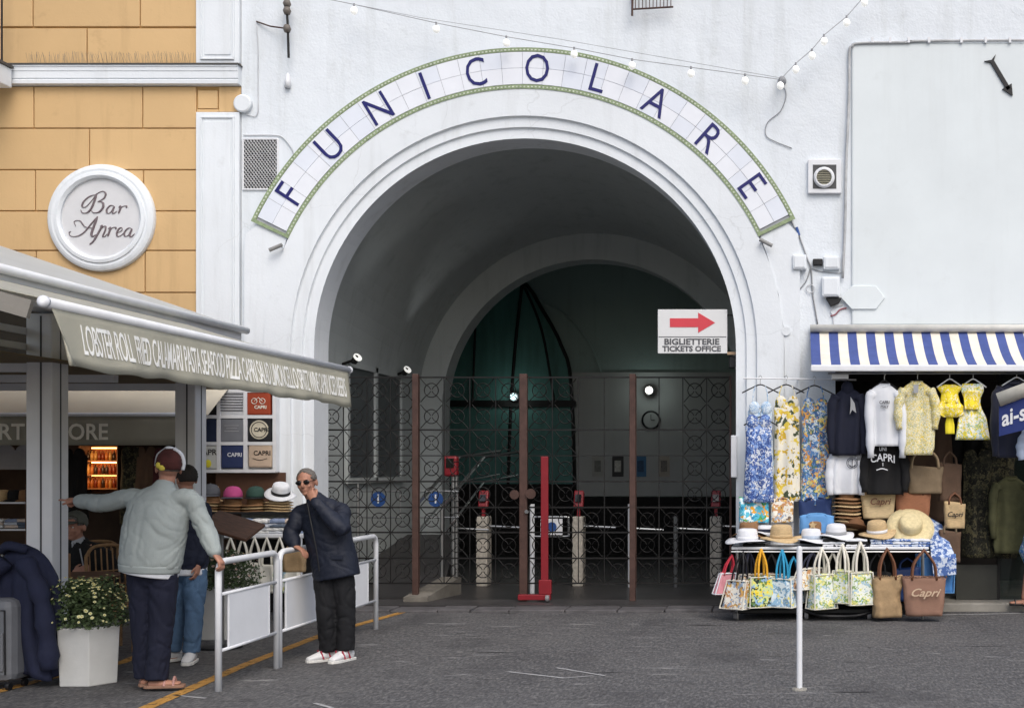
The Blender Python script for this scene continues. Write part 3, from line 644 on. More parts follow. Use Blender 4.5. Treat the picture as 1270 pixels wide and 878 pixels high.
# store interior (closed dark room behind the open front)
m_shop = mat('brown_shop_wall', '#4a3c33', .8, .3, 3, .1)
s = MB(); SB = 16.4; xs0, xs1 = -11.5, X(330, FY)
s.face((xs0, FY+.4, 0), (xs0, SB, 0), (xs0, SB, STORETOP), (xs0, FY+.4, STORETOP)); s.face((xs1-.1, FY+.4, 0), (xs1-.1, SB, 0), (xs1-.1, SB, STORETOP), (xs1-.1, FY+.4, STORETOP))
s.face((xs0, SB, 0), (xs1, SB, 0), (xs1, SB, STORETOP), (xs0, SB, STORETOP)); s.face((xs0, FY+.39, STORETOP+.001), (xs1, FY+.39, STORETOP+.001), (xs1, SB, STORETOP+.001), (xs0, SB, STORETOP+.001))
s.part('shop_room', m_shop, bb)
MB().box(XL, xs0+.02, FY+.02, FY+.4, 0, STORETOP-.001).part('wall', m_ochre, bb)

# ================================================================ ROUND SIGN "Bar Aprea"
MY = FY-.01; mc = P(127, 271, MY)
rs = thing('round_sign', 'round white plaster medallion lettered Bar Aprea on the ochre wall', 'sign', mc)
kk = MY/FPX; RX = rotm('X', 90)
MB().lathe([(49*kk, -.01), (49*kk, .05), (52*kk, .075), (56*kk, .07), (57*kk, .055), (60*kk, .06), (63*kk, .052), (65.5*kk, .04), (66.5*kk, .02), (66.5*kk, -.01)], mc, 64, RX).part('ring', m_trim, rs, smooth=False)
MB().lathe([(0, -.01), (49.5*kk, -.01), (49.5*kk, .02), (0, .02)], mc, 64, RX).part('disc', mat('pale_grey_disc', '#cfd0d3', .6, .06, 4, .05), rs)
ink = mat('brown_grey_ink', '#6e6267', .6, .1)
def stroke(b, pts, w=1.1, k=7):
    """pen strokes given in photo pixels; thicker on the way down"""
    p = spline([P(x, y, MY-.024) for x, y in pts], k); R = []
    for i, q in enumerate(p):
        d = (p[min(i+1, len(p)-1)]-p[max(i-1, 0)]).normalized(); ww = (.35+.65*max(0, -d.z)**1.2)*w*kk*.75+.002
        t = min(i, len(p)-1-i)/max(1, len(p)*.15); R.append(ww*min(1, .45+t))
    b.tube(p, R, 6)
def glyph(name, strokes):
    b = MB()
    for st in strokes: stroke(b, *st) if isinstance(st, tuple) else stroke(b, st)
    return b.part('letter', ink, rs)
B_ = [([(120, 240), (117, 250), (113, 259), (108, 264), (102, 264), (100, 260)], 1.5), ([(120, 241), (111, 244), (104, 250), (102, 256), (106, 257), (113, 250), (120, 241), (127, 237.5), (131, 240), (129, 246), (121, 250.5)], 1.2), ([(121, 250.5), (127, 251), (128, 257), (123, 263), (116, 264), (113, 261)], 1.5)]
a_ = [([(142, 256), (137, 255), (132.5, 260), (133, 264.5), (137, 263.5), (142, 256)], 1.1), ([(142, 256), (139.5, 262), (141, 265), (145, 262)], 1.3)]
r_ = [([(147, 258), (149, 255.5), (149.5, 258), (147, 265)], 1.3), ([(148, 261), (152, 256.5), (157, 255.5), (156.5, 258)], 1.0)]
for gl in (B_, a_, r_): glyph('letter', gl)
A_ = [([(121, 268.5), (113, 278), (104, 288.5), (96, 293), (88, 293), (85.5, 289), (88, 287)], 1.1), ([(121, 268.5), (116.5, 281), (113.5, 290), (115, 293.5), (119, 291)], 1.7), ([(94, 281), (92, 275), (99, 274), (105, 281), (113, 283), (117, 281)], .9)]
p_ = [([(124, 281), (126.5, 280), (122, 289), (116, 299), (111, 303.5)], 1.4), ([(123, 287), (128, 281.5), (131, 281), (130.5, 286), (127.5, 293), (130, 293.5), (133, 290)], 1.1)]
r2_ = [([(134, 284.5), (136.5, 282), (136.5, 285), (133.5, 293.5)], 1.3), ([(135.5, 288), (139, 283), (143.5, 282), (143.5, 284.5)], 1.0)]
e_ = [([(146, 289), (151, 286), (151, 282.5), (147.5, 284), (144.8, 289.5), (146.5, 293.5), (151, 291.5), (154, 288.5)], 1.2)]
a2_ = [([(164, 284), (159.5, 283), (154.5, 288), (154.8, 293), (159, 292), (164, 284)], 1.1), ([(164, 284), (161, 290.5), (162.5, 294), (167, 290)], 1.4)]
for gl in (A_, p_, r2_, e_, a2_): glyph('letter', gl)

# ================================================================ FIXTURES ON THE WHITE WALL
# grille
v = thing('wall_vent', 'perforated metal vent grille on the white wall beside the ochre building', 'vent', P(323, 235, FY))
x0, x1, z0, z1 = X(302, FY), X(345, FY), Z(235.5, FY), Z(173, FY)
MB().box(x0, x1, FY-.006, FY-.003, z0, z1).part('backing', m_dark, v)
lt = MB(); nn = 11
for i in range(-nn, nn*2):
    for s in (-1, 1):
        xa_ = x0+(x1-x0)*i/nn; xb_ = xa_+s*(z1-z0)*.75
        for t0 in (0,):
            pts = []
            for q in range(41):
                t = q/40; x = xa_+(xb_-xa_)*t
                if x0 <= x <= x1: pts.append((x, FY-.012, z0+(z1-z0)*t))
            if len(pts) > 1: lt.tube([pts[0], pts[-1]], .0055, 4)
lt.part('mesh', mat('galvanised', '#b8b9bb', .5, .2, 12, .1, 40, .4), v)
fr = MB()
for a, c in (((x0, z0), (x1, z0)), ((x1, z0), (x1, z1)), ((x1, z1), (x0, z1)), ((x0, z1), (x0, z0))): fr.tube([(a[0], FY-.008, a[1]), (c[0], FY-.008, c[1])], .012, 6)
fr.part('frame', m_wpaint, v)
def cable(pts, r, label, m=None, y=FY-.012, name='cable', group=None):
    o = MB().tube(spline([P(a, b_, y) for a, b_ in pts], 5), r, 6).part(name, m or m_gcable, None, smooth=True, origin=P(*pts[0], y)); return tag(o, label, 'cable', group)
m_gcable = mat('grey_cable', '#8e9094', .6); m_wcable = mat('painted_cable', '#c3c5c9', .7)
cable([(318, 30), (320, 60), (320, 110), (319, 142), (306, 143)], .005, 'thin painted cable running down beside the wall bracket', m_wcable)
cable([(302, 168), (340, 168), (352, 172), (362, 185), (364, 192)], .006, 'thin cable looping over the vent grille', m_wcable)
t = thing('wall_bracket', 'old rusty iron bracket with insulators high on the white wall', 'bracket', P(355, 36, FY))
MB().tube([P(355, 0, FY-.12), P(357, 34, FY-.12), P(358, 72, FY-.12)], .014, 8).part('rod', m_black, t)
MB().tube([P(356, 8, FY+.01), P(356, 8, FY-.12)], .012, 6).part('arm', m_rust, t)
MB().tube([P(318, 27, FY-.01), P(335, 33, FY-.06), P(357, 36, FY-.12)], .009, 6).part('stay', m_rust, t)
for py in (5, 14, 36): MB().lathe([(0, -.04), (.03, -.04), (.045, 0), (.03, .04), (0, .04)], P(356, py, FY-.12), 12).part('insulator', mat('old_ceramic', '#6d6660', .5), t, smooth=True)
t = thing('bullet_box', 'small pointed white weatherproof fitting below the iron bracket', 'fixture', P(357, 102, FY))
MB().lathe([(0, -.075), (.03, -.07), (.035, .0), (.02, .07), (0, .1)], P(357, 101, FY-.03), 12).part('cap', m_wpaint, t, smooth=True); MB().box(X(354, FY), X(360, FY), FY-.03, FY+.002, Z(110, FY), Z(107, FY)).part('base', m_gcable, t)
t = tag(MB().lathe([(0, 0), (.10, 0), (.10, .05), (.085, .06), (0, .06)], P(303, 130, FY), 24, RX).part('junction_box', m_trim, None, origin=P(303, 130, FY)), 'round white junction box on the seam by the ochre building', 'junction box')
# festoon lights
fl = thing('string_lights', 'string of white globe bulbs hung across the facade', 'string lights', P(968, 100, FY-.2))
m_bulb = mat('frosted_bulb', '#f4f3ee', .3, 0, 3, 0, emit=.35)
wire = [(380, -6), (439, 6), (541, 29), (628, 46), (712, 60), (784, 74), (857, 84), (924, 93), (968, 99)]; wire2 = [(968, 99), (987, 79), (1007, 62), (1022, 44), (1050, 21), (1072, -4), (1085, -20)]
YW = FY-.25
MB().tube([P(a, b_, YW) for a, b_ in wire], .004, 5).part('wire', m_gcable, fl); MB().tube([P(a, b_, YW) for a, b_ in wire2], .004, 5).part('wire', m_gcable, fl)
MB().tube([P(300, -25, YW), P(395, -3, YW), P(520, 22, YW), P(700, 50, YW), P(968, 97, YW)], .0025, 4).part('wire', m_gcable, fl)
for a, b_ in wire[1:]+wire2[1:-1]:
    c = P(a, b_, YW); o = MB().ell(c-Vector((0, 0, .068)), .040, .040, .044, n=14, m=10).part('bulb', m_bulb, fl, smooth=True)
    MB().tube([c+Vector((0, 0, .01)), c-Vector((0, 0, .03))], .011, 8).part('socket', m_gcable, o)
MB().tube([P(970, 100, FY), P(968, 99, YW)], .02, 8).part('hook', m_gcable, fl)
MB().lathe([(0, 0), (.05, 0), (.04, .06), (0, .08)], P(970, 101, FY), 12, RX).part('wall_plate', m_gcable, fl)
cable([(970, 104), (975, 118), (968, 138), (952, 152), (950, 168), (962, 176), (982, 184)], .005, 'loose thin cable dangling from the bulb hook', m_gcable)
# ventilator box
t = thing('wall_ventilator', 'square white ventilator with a round louvred outlet on the white wall', 'vent', P(1022, 241, FY))
x0, x1, z0, z1 = X(1002, FY), X(1043, FY), Z(241, FY), Z(199, FY)
MB().box(x0, x1, FY-.05, FY+.01, z0, z1).part('frame', m_wpaint, t, bevel=.006); MB().box(X(1008, FY), X(1037, FY), FY-.054, FY-.049, Z(235.5, FY), Z(206, FY)).part('plate', mat('dark_grey_plate', '#4a4a4c', .6), t)
c = P(1022, 220.5, FY-.054); MB().lathe([(.085, 0), (.085, .03), (.10, .03), (.118, .012), (.118, 0)], c, 32, RX).part('ring', m_wpaint, t, smooth=False)
for i in range(7):
    z = -.075+.025*i; hw = math.sqrt(max(.0003, .088**2-z*z)); MB().cbox(c+Vector((0, -.012, z)), hw*2, .018, .012, rotm('X', 30)).part('louvre', mat('beige_louvre', '#a9a695', .6), t)
# big smooth panel on the right, framed by a cable channel
XR = 9.0
pn = thing('wall_panel', 'large smooth off-white panel on the wall above the striped awning', 'wall panel', P(1150, 405, FY))
MB().box(X(1056, FY), XR, FY-.03, FY+.01, Z(404, FY), Z(53.5, FY)).part('sheet', m_panel, pn, bevel=.02)
fr = MB().tube(spline([P(1270*1.9, 49, FY-.04), P(1270, 50.5, FY-.04), P(1120, 53, FY-.04), P(1066, 54, FY-.04), P(1056.5, 58, FY-.04), P(1053.5, 66, FY-.04), P(1053, 120, FY-.04), P(1049.5, 200, FY-.04), P(1048, 280, FY-.04), P(1045, 345, FY-.04)], 5), .016, 8).part('edge_conduit', mat('grey_conduit', '#b3b5b7', .6, .25, 9), pn, smooth=True)
for px in (1080, 1102, 1125, 1150, 1190, 1220, 1250): MB().box(X(px, FY), X(px+3, FY), FY-.062, FY-.02, Z(55.5, FY), Z(48.8, FY)).part('clip', m_wpaint, fr)
t = MB(); ax, az_ = P(1229.5, 75, FY-.042), P(1254.5, 117, FY-.042); dv = (az_-ax).normalized(); nv = Vector((-dv.z, 0, dv.x))
def arrow2(b, u0, u1, w0, w1):
    q = [ax+dv*u0+nv*w0, ax+dv*u1+nv*w1, ax+dv*u1-nv*w1, ax+dv*u0-nv*w0]
    b.prism([(p.x, p.z) for p in q], FY-.05, FY-.028)
Lr = (az_-ax).length; arrow2(t, .02, Lr-.06, .022, .022); arrow2(t, Lr-.10, Lr+.02, .06, .003); 
t.prism([((ax+dv*u+nv*w_).x, (ax+dv*u+nv*w_).z) for u, w_ in ((-.03, .075), (.02, .022), (.06, .022), (.06, -.022), (.02, -.022), (-.03, -.075), (-.0, 0))], FY-.0505, FY-.0275)
tag(t.part('wall_arrow', m_blackp, None, origin=ax), 'black arrow pointing down to the right on the smooth panel', 'arrow')
# electric boxes and cables near the striped awning
def ebox(name, pts, label, d=.07, m=None):
    a, b_, c_, e = pts; t = thing(name, label, 'junction box', P((a+c_)/2, e, FY))
    MB().box(X(a, FY), X(c_, FY), FY-d, FY+.005, Z(e, FY), Z(b_, FY)).part('case', m or m_trim, t, bevel=.012)
    MB().box(X(a+2, FY), X(c_-2, FY), FY-d-.008, FY-d+.002, Z(e-2, FY), Z(b_+2, FY)).part('lid', m or m_trim, t, bevel=.005); return t
ebox('junction_box', (1021, 319, 1041, 335), 'flat white junction box with a black cable entry'); ebox('junction_box', (1019, 345, 1041, 369), 'taller white junction box above the black connector', .1)
tag(MB().box(X(1008, FY), X(1020, FY), FY-.06, FY+.003, Z(330, FY), Z(322, FY)).part('cable_plug', m_blackp, None, bevel=.01, origin=P(1014, 330, FY)), 'black cable plug left of the flat junction box', 'plug')
tag(MB().prism([(X(a, FY), Z(b_, FY)) for a, b_ in ((1024, 370), (1044, 370), (1040, 377), (1030, 381))], FY-.06, FY+.003).part('cable_plug', m_blackp, None, bevel=.006, origin=P(1034, 370, FY)), 'black connector under the taller junction box', 'plug')
t = MB().prism([(X(a, FY), Z(b_, FY)) for a, b_ in ((1043, 370), (1056, 355.5), (1086, 355.5), (1097, 370), (1086, 384), (1056, 384))], FY-.05, FY-.0305).part('wall_plaque', m_panel, None, bevel=.004, origin=P(1070, 370, FY)); tag(t, 'blank white six-sided plaque above the striped awning', 'plaque')
cable([(977, 262), (984, 280), (990, 290), (1000, 318), (1006, 335), (1008, 365), (1014, 402)], .009, 'thick grey cable hanging beside the right end of the tile sign', m_gcable)
cable([(1006, 330), (1000, 348), (990, 362), (986, 380), (988, 400)], .007, 'thin grey cable curving down by the right pilaster', m_gcable)
cable([(1045, 378), (1036, 381), (1030, 386), (1033, 392), (1034, 404)], .006, 'white cable looping under the black connector', m_wcable)
cable([(1050, 382), (1042, 384), (1036, 390), (1030, 392)], .008, 'dull red cable by the six-sided plaque', mat('dull_red_cable', '#8e4a52', .6))
cable([(1006, 333), (1020, 337), (1040, 339), (1046, 336), (1046, 318)], .005, 'grey cable round the flat junction box', m_gcable)
tag(MB().tube([P(988, 282, FY-.03), P(991, 292, FY-.03)], .016, 8).part('cable_clip', m_blue, None, origin=P(989, 287, FY)), 'small blue clip on the cable by the tile sign', 'clip')
tag(MB().tube([P(1005+5*math.cos(k*PI/8), 358+5*math.sin(k*PI/8), FY-.02) for k in range(16)], .006, 6, closed=True).part('cable_loop', m_wcable, None, origin=P(1005, 358, FY)), 'small coiled loop of cable on the white wall', 'cable')
ebox('junction_box', (983, 318, 1000, 336), 'small pale box on the edge of the right pilaster', .12)
# small grey tube lamps below both ends of the tile sign
for px, py, s, lab in ((342, 307, -1, 'short grey tube lamp under the left end of the tile sign'), (950, 301, 1, 'short grey tube lamp under the right end of the tile sign')):
    c = P(px, py, FY-.16); t = thing('wall_spot', lab, 'lamp', c); dv = Vector((.07, 0, .03 if s < 0 else -.035))
    MB().tube([c-dv, c+dv], .022, 12).part('tube', mat('dull_metal', '#8a8a89', .5), t, smooth=False)
    MB().tube([c-dv*.6*s, Vector((c.x-dv.x*.9*s, FY-.08, c.z))], .010, 8).part('bracket', m_trim, t)
# rusty grate at the top
t = thing('wall_grate', 'rusty iron grate high above the arch', 'grate', P(808, 12, FY-.1))
g = MB(); g.tube([P(784, 12, FY-.12), P(835, 9, FY-.12)], .01, 6); g.tube([P(784, 20, FY-.12), P(785, -30, FY-.12)], .013, 6); g.part('frame', m_rust, t)
for k in range(11): MB().tube([P(788+k*4.4, 11.6-k*.25, FY-.12), P(788+k*4.4, -30, FY-.12)], .005, 5).part('bar', m_rust, t)
MB().tube([P(784, 0, FY), P(784, 0, FY-.13)], .012, 6).part('bracket', m_rust, t); MB().tube([P(832, -12, FY), P(832, -12, FY-.13)], .012, 6).part('bracket', m_rust, t)
for px, py, lab in ((380, 470, ''),): pass
tag(MB().lathe([(0, 0), (.05, 0), (.05, .02), (0, .02)], P(975, 411, FY-.085), 18, RX).part('cover_plate', m_trim, None, origin=P(975, 411, FY)), 'small round white cover plate on the right pilaster', 'cover plate')
tag(MB().box(X(907, FY), X(914.5, FY), FY-.11, FY-.0, Z(592, FY), Z(540, FY)).part('jamb_box', m_wpaint, None, bevel=.01, origin=P(910, 590, FY)), 'narrow white box on the right jamb edge by the dresses', 'box')

# ================================================================ RIGHT SHOP: room, striped awning
rsh = thing('shop_interior', 'dark open shop room behind the hanging clothes', 'shop', (X(1200, FY), FY, 0))
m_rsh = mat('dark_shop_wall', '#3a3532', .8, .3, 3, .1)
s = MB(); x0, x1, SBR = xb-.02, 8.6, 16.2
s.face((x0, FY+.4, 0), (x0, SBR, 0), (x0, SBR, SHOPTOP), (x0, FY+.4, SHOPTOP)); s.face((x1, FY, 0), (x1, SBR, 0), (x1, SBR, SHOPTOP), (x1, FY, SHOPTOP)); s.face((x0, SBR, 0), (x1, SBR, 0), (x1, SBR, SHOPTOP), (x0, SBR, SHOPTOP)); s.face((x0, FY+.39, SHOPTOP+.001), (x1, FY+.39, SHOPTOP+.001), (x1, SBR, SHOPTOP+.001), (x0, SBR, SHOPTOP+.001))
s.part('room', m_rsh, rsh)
tag(MB().box(X(1120, FY), XR, FY-.12, SBR, -.05, .095).part('shop_step', m_concrete, None, bevel=.02), 'low concrete step at the right-hand shop', None, kind='structure')
wn = MB().box(X(1185, FY+.25), X(1236, FY+.25), FY+.2, FY+.24, .10, Z(700, FY+.2)).part('kick_panel', mat('dark_green_metal', '#33342f', .5), rsh)
MB().box(X(1236, FY+.25), X(1239, FY+.25), FY+.19, FY+.25, .10, SHOPTOP-.01).part('door_frame', m_black, rsh)
MB().box(X(1240, FY+.25), X(1500, FY+.25), FY+.22, FY+.23, .10, SHOPTOP-.01).part('glass_door', clear_mat('shop_glass', '#20302c', .35, .05), rsh)
# striped awning: separate strips of cloth
aw = thing('striped_awning', 'blue and white striped awning over the clothes stall', 'awning', P(1140, 458, FY-.6))
m_sb = mat('blue_awning_cloth', '#44548f', .85, .15, 6, .3, 200); m_sw = mat('cream_awning_cloth', '#ded8cc', .85, .1, 6, .3, 200)
YA, YB = FY-.02, FY-.75
za, zb = Z(411, YA), Z(452, YB)
sw_ = X(1026, YA)-X(1005, YA); x = X(1007, YA)-.02; k = 0; sw_ *= .545
xsh = X(1016, YB)-X(1007, YA)                                   # slight skew of the cloth
while x < 6.5:
    b = MB(); n = 8; R = []
    for i in range(n+1):
        t = i/n; sag = -.05*math.sin(PI*t); y = YA+(YB-YA)*t; z = za+(zb-za)*t+sag; xx = x
        R.append([(xx, y, z), (xx+sw_, y, z), (xx+sw_, y+.002, z-.004), (xx, y+.002, z-.004)])
    b.rings(R); b.part('stripe', m_sb if k % 2 == 0 else m_sw, aw, smooth=False); x += sw_; k += 1
MB().box(X(1007, YA)-.03, 6.5, YB-.03, YB+.03, zb-.075, zb-.005).part('front_bar', m_wpaint, aw, bevel=.012)
MB().tube([(X(1007, YA)-.02, FY-.06, za+.03), (6.5, FY-.06, za+.03)], .042, 12).part('roller', mat('pale_housing', '#cfcdc6', .5), aw, smooth=True)
for px in (1030, 1255): MB().tube([(X(px, FY), FY-.02, za-.25), (X(px, FY)+.1, YB+.35, za-.36), (X(px, FY), YB, zb-.04)], .018, 8).part('arm', m_wpaint, aw)

# ================================================================ LEFT TERRACE: pergola, awning with lettering
m_slot = mat('grey_slot', '#4c4d50', .6)
XB_, PYE, ZB_ = -5.7, 12.45, 3.0
pg = thing('pergola', 'grey aluminium terrace pergola with pale sloping roof before the bar', 'pergola', (XB_, 9.35, 0))
for Y in (9.35, 11.6, 6.75):
    o = MB().box(XB_-.11, XB_+.09, Y-.11, Y+.11, 0, ZB_-.22).part('post', m_alu, pg, bevel=.012)
    MB().box(XB_+.0905, XB_+.093, Y-.007, Y+.007, .02, ZB_-.24).part('slot', m_slot, o); MB().box(XB_+.0, XB_+.014, Y-.1125, Y-.1105, .02, ZB_-.24).part('slot', m_slot, o)
MB().box(XB_-.1, XB_+.1, 6.6, PYE, ZB_-.2, ZB_-.01).part('edge_beam', m_alu, pg, bevel=.015)
m_roof = translucent(mat('pale_roof_sheet', '#d9dcdc', .6, .08, 2, .1, 30), .4, '#c9c8c0')
r = MB(); xe = -9.8
r.rings([[(XB_+.12, y, ZB_-.005), (XB_+.12, y, ZB_+.03), (xe, y, ZB_+.03+(XB_+.12-xe)*.34), (xe, y, ZB_-.005+(XB_+.12-xe)*.34)] for y in (6.6, PYE)]); r.part('roof', m_roof, pg)
MB().tube([(XB_+.14, 6.6, ZB_+.01), (XB_+.14, PYE+.02, ZB_+.01)], .035, 10).part('gutter', m_wpaint, pg, smooth=True)
MB().box(xe, XB_+.2, 7.6, PYE, 2.405, 2.42).part('lining', translucent(mat('brown_canvas', '#8f8472', .9, .2, 4, .3, 100), .5, '#a8997f'), pg)
MB().prism([(XB_-.12, 2.43), (xe, 2.43), (xe, ZB_-.02+(XB_+.12-xe)*.34), (XB_-.12, ZB_+.05)], PYE-.06, PYE-.03).part('gable_board', mat('brown_gable', '#6a6156', .8, .2), pg)
for Y in (8.2, 9.35, 10.5, 11.6): MB().box(xe, XB_-.12, Y-.04, Y+.04, 2.34, 2.404).part('cross_beam', m_alu, pg)
for z in (2.5, 2.62): MB().box(XB_-.14, XB_-.11, 6.6, PYE-.1, z, z+.05).part('louvre', m_alu, pg)
XV = -4.07; YV0, YV1 = 6.66, 11.24
ca = thing('terrace_awning', 'grey-green terrace awning lettered with a white menu line', 'awning', (XV, 9, 2.2))
m_can = translucent(mat('grey_green_canvas', '#c2bfae', .9, .1, 2.5, .35, 160), .25, '#b9b6a5')
b = MB(); n = 10; R = []
for y in (YV0, YV1): R.append([(XB_+.1+(XV-XB_-.1)*i/n, y, ZB_-.06+(2.53-ZB_+.06)*i/n-.02*math.sin(PI*i/n)) for i in range(n+1)]+[(XB_+.1+(XV-XB_-.1)*i/n, y, ZB_-.065+(2.53-ZB_+.06)*i/n-.02*math.sin(PI*i/n)) for i in reversed(range(n+1))])
b.rings(R); b.part('canopy', translucent(mat('pale_canvas', '#c6c5ba', .9, .1, 3, .3, 160), .4, '#c6c2b2'), ca)
MB().tube([(XV, YV0-.04, 2.51), (XV, YV1+.03, 2.51)], .030, 12).part('front_bar', m_wpaint, ca, smooth=True)
for y, s in ((YV0-.04, -1), (YV1+.03, 1)): MB().lathe([(0, 0), (.034, 0), (.034, .02), (.022, .032), (0, .034)], (XV, y-(.02 if s > 0 else -.02), 2.51), 16, rotm('X', 90 if s < 0 else -90)).part('end_cap', m_wpaint, ca, smooth=True)
def vx(y, z): t = (2.49-z)/.33; return XV+.01+t*(.05+.012*math.sin(y*7.0)+.008*math.sin(y*17+1)+.02*math.sin(y*2.1))
def vz(y): return 2.165+.008*math.sin(y*5)+.006*math.sin(y*13)
b = MB(); ny, nz_ = 90, 6; base = 0
grid = []
for j in range(nz_+1):
    row = []
    for i in range(ny+1):
        y = YV0+.02+(YV1-YV0-.04)*i/ny; zb2 = vz(y); z = 2.495+(zb2-2.495)*j/nz_
        y2 = y + (.10*(j/nz_) if i == 0 else 0)
        row.append(Vector((vx(y, z), y2, z)))
    grid.append(row)
def sheet(b, grid, th):
    i0 = len(b.v); H, Wd = len(grid), len(grid[0])
    for s in (0, 1):
        for r in grid: b.v += [p-Vector(th)*s for p in r]
    N = H*Wd
    for j in range(H-1):
        for i in range(Wd-1):
            q = (i0+j*Wd+i, i0+j*Wd+i+1, i0+(j+1)*Wd+i+1, i0+(j+1)*Wd+i); b.f.append(q); b.f.append(tuple(k+N for k in reversed(q)))
    for i in range(Wd-1):
        for a in ((i0+i, i0+i+1), (i0+(H-1)*Wd+i, i0+(H-1)*Wd+i+1)): b.f.append((a[0], a[1], a[1]+N, a[0]+N))
    for j in range(H-1):
        for a in ((i0+j*Wd, i0+(j+1)*Wd), (i0+j*Wd+Wd-1, i0+(j+1)*Wd+Wd-1)): b.f.append((a[0], a[1], a[1]+N, a[0]+N))
    return b
sheet(b, grid, (.004, 0, 0)); vl = b.part('valance', m_can, ca, smooth=True)
words = 'LOBSTER ROLL  FRIED CALAMARI PASTA SEAFOOD PIZZA CAPRI SALAD LIMONCELLO SPRITZ WINE CAPRI ICED BEERS'
b = text_mb(words, .22, .0008, sx=.30, space=.92, off=.0006); mnx, mxx = min(q.x for q in b.v), max(q.x for q in b.v); ya, yb = 6.93, 11.08
mz0, mz1 = min(q.z for q in b.v), max(q.z for q in b.v)
def tv(q):
    y = ya+(yb-ya)*(q.x-mnx)/(mxx-mnx); z = 2.245+.175*(q.z-mz0)/(mz1-mz0); return Vector((vx(y, z)+.004-q.y, y, z))
b.xf(tv).part('lettering', mat('white_print', '#f6f6f2', .8), vl)
for Y0, Y1 in ((7.0, 8.2), (10.9, 9.7)):
    MB().tube([(XB_+.08, Y0, ZB_-.14), (-4.9, Y1, 2.68), (XV-.02, Y0+.05*(1 if Y1 > Y0 else -1), 2.49)], .03, 8).part('folding_arm', m_alu, ca)
# bracket plate seen at the near end
MB().cbox((-4.75, YV0-.02, 2.64), 1.25, .03, .1, rotm('Y', 16)).part('end_bracket', mat('brown_grey_metal', '#85817a', .6), ca)

# inner cream awning of the shop with letters
ia = thing('shop_awning', 'cream shop awning with a grey valance lettered RT STORE', 'awning', (X(100, 12.9), 12.9, 1.9))
YI = 12.9; xi0, xi1 = -12, X(224, YI)
b = MB(); b.rings([[(x, FY-.02, 2.62), (x, YI, Z(514, YI)), (x, YI, Z(514, YI)-.006), (x, FY-.02, 2.61)] for x in (xi0, X(258, YI))]); b.part('canopy', translucent(mat('cream_canvas', '#e2dccc', .85, .08, 3, .3, 150), .35, '#e2dccc'), ia)
MB().tube([(xi0, YI, Z(514, YI)), (X(226, YI), YI, Z(514, YI))], .022, 10).part('front_bar', m_wpaint, ia, smooth=True)
gr = [[Vector((xi0+(xi1-xi0)*i/80, YI-.004+.012*math.sin(i*.9)*j/4, Z(516, YI)+(Z(552, YI)-Z(516, YI))*j/4)) for i in range(81)] for j in range(5)]
vv = sheet(MB(), gr, (0, -.004, 0)).part('valance', mat('shop_valance_canvas', '#a19e90', .9, .1, 2.5, .3, 160), ia, smooth=True)
m_cl = mat('cream_print', '#f2eee0', .8)
for s_, px in (('RT', 16.5), ('STORE', 97)):
    b = text_mb(s_, .24, .001, off=.004); mn, mx_ = min(q.x for q in b.v), max(q.x for q in b.v); wd = .27 if s_ == 'RT' else .66
    kx = wd/(mx_-mn); b.xf(lambda q: Vector(((q.x-(mn+mx_)/2)*kx+X(px, YI), q.y+YI-.022, q.z+Z(536.5, YI)))); b.part('lettering', m_cl, vv)

# ================================================================ STEEL BARRIERS AND POLE
def barrier(ya, yb, label, pan):
    x = XV; t = thing('crowd_barrier', label, 'barrier', (x, (ya+yb)/2, 0), 'white tubular barriers along the terrace')
    h = .925; c = .07
    pts = [(x, ya, 0), (x, ya, h-c), (x, ya+c*.3, h-c*.3), (x, ya+c, h), (x, yb-c, h), (x, yb-c*.3, h-c*.3), (x, yb, h-c), (x, yb, 0)]
    MB().tube(pts, .024, 10).part('frame', m_wpaint, t, smooth=True)
    for z in (.69, .285): MB().tube([(x, ya, z), (x, yb, z)], .013, 8).part('rail', m_wpaint, t, smooth=True)
    for (p0, p1) in pan:
        MB().box(x-.006, x+.006, p0, p1, .285, .69).part('panel', mat('white_sheet', '#e6e8ec', .45, .06, 3, .05), t)
        for y in (p0-.012, p1+.012): MB().tube([(x, y, .285), (x, y, .69)], .010, 6).part('upright', m_wpaint, t)
barrier(8.67, 9.66, 'short white tubular barrier under the grey-jacketed man\'s hand', [(8.84, 9.50)])
barrier(9.71, 12.0, 'longer white tubular barrier the man in dark glasses leans on', [(9.85, 10.62), (10.75, 11.75)])
YP = GY(855); xp = X(991.5, YP)
t = thing('white_pole', 'slim plain white bollard pole standing alone before the stall', 'pole', (xp, YP, 0))
MB().lathe([(.021, -.02), (.021, 1.015), (.019, 1.03), (.008, 1.036), (0, 1.037)], (xp, YP, 0), 18).part('shaft', m_wpaint, t, smooth=False)
MB().lathe([(.0, -.01), (.06, -.01), (.055, .008), (.03, .015), (0, .015)], (xp, YP, 0), 14, wob=lambda j, q: .004*math.sin(5*q)).part('footing', m_concrete, t)
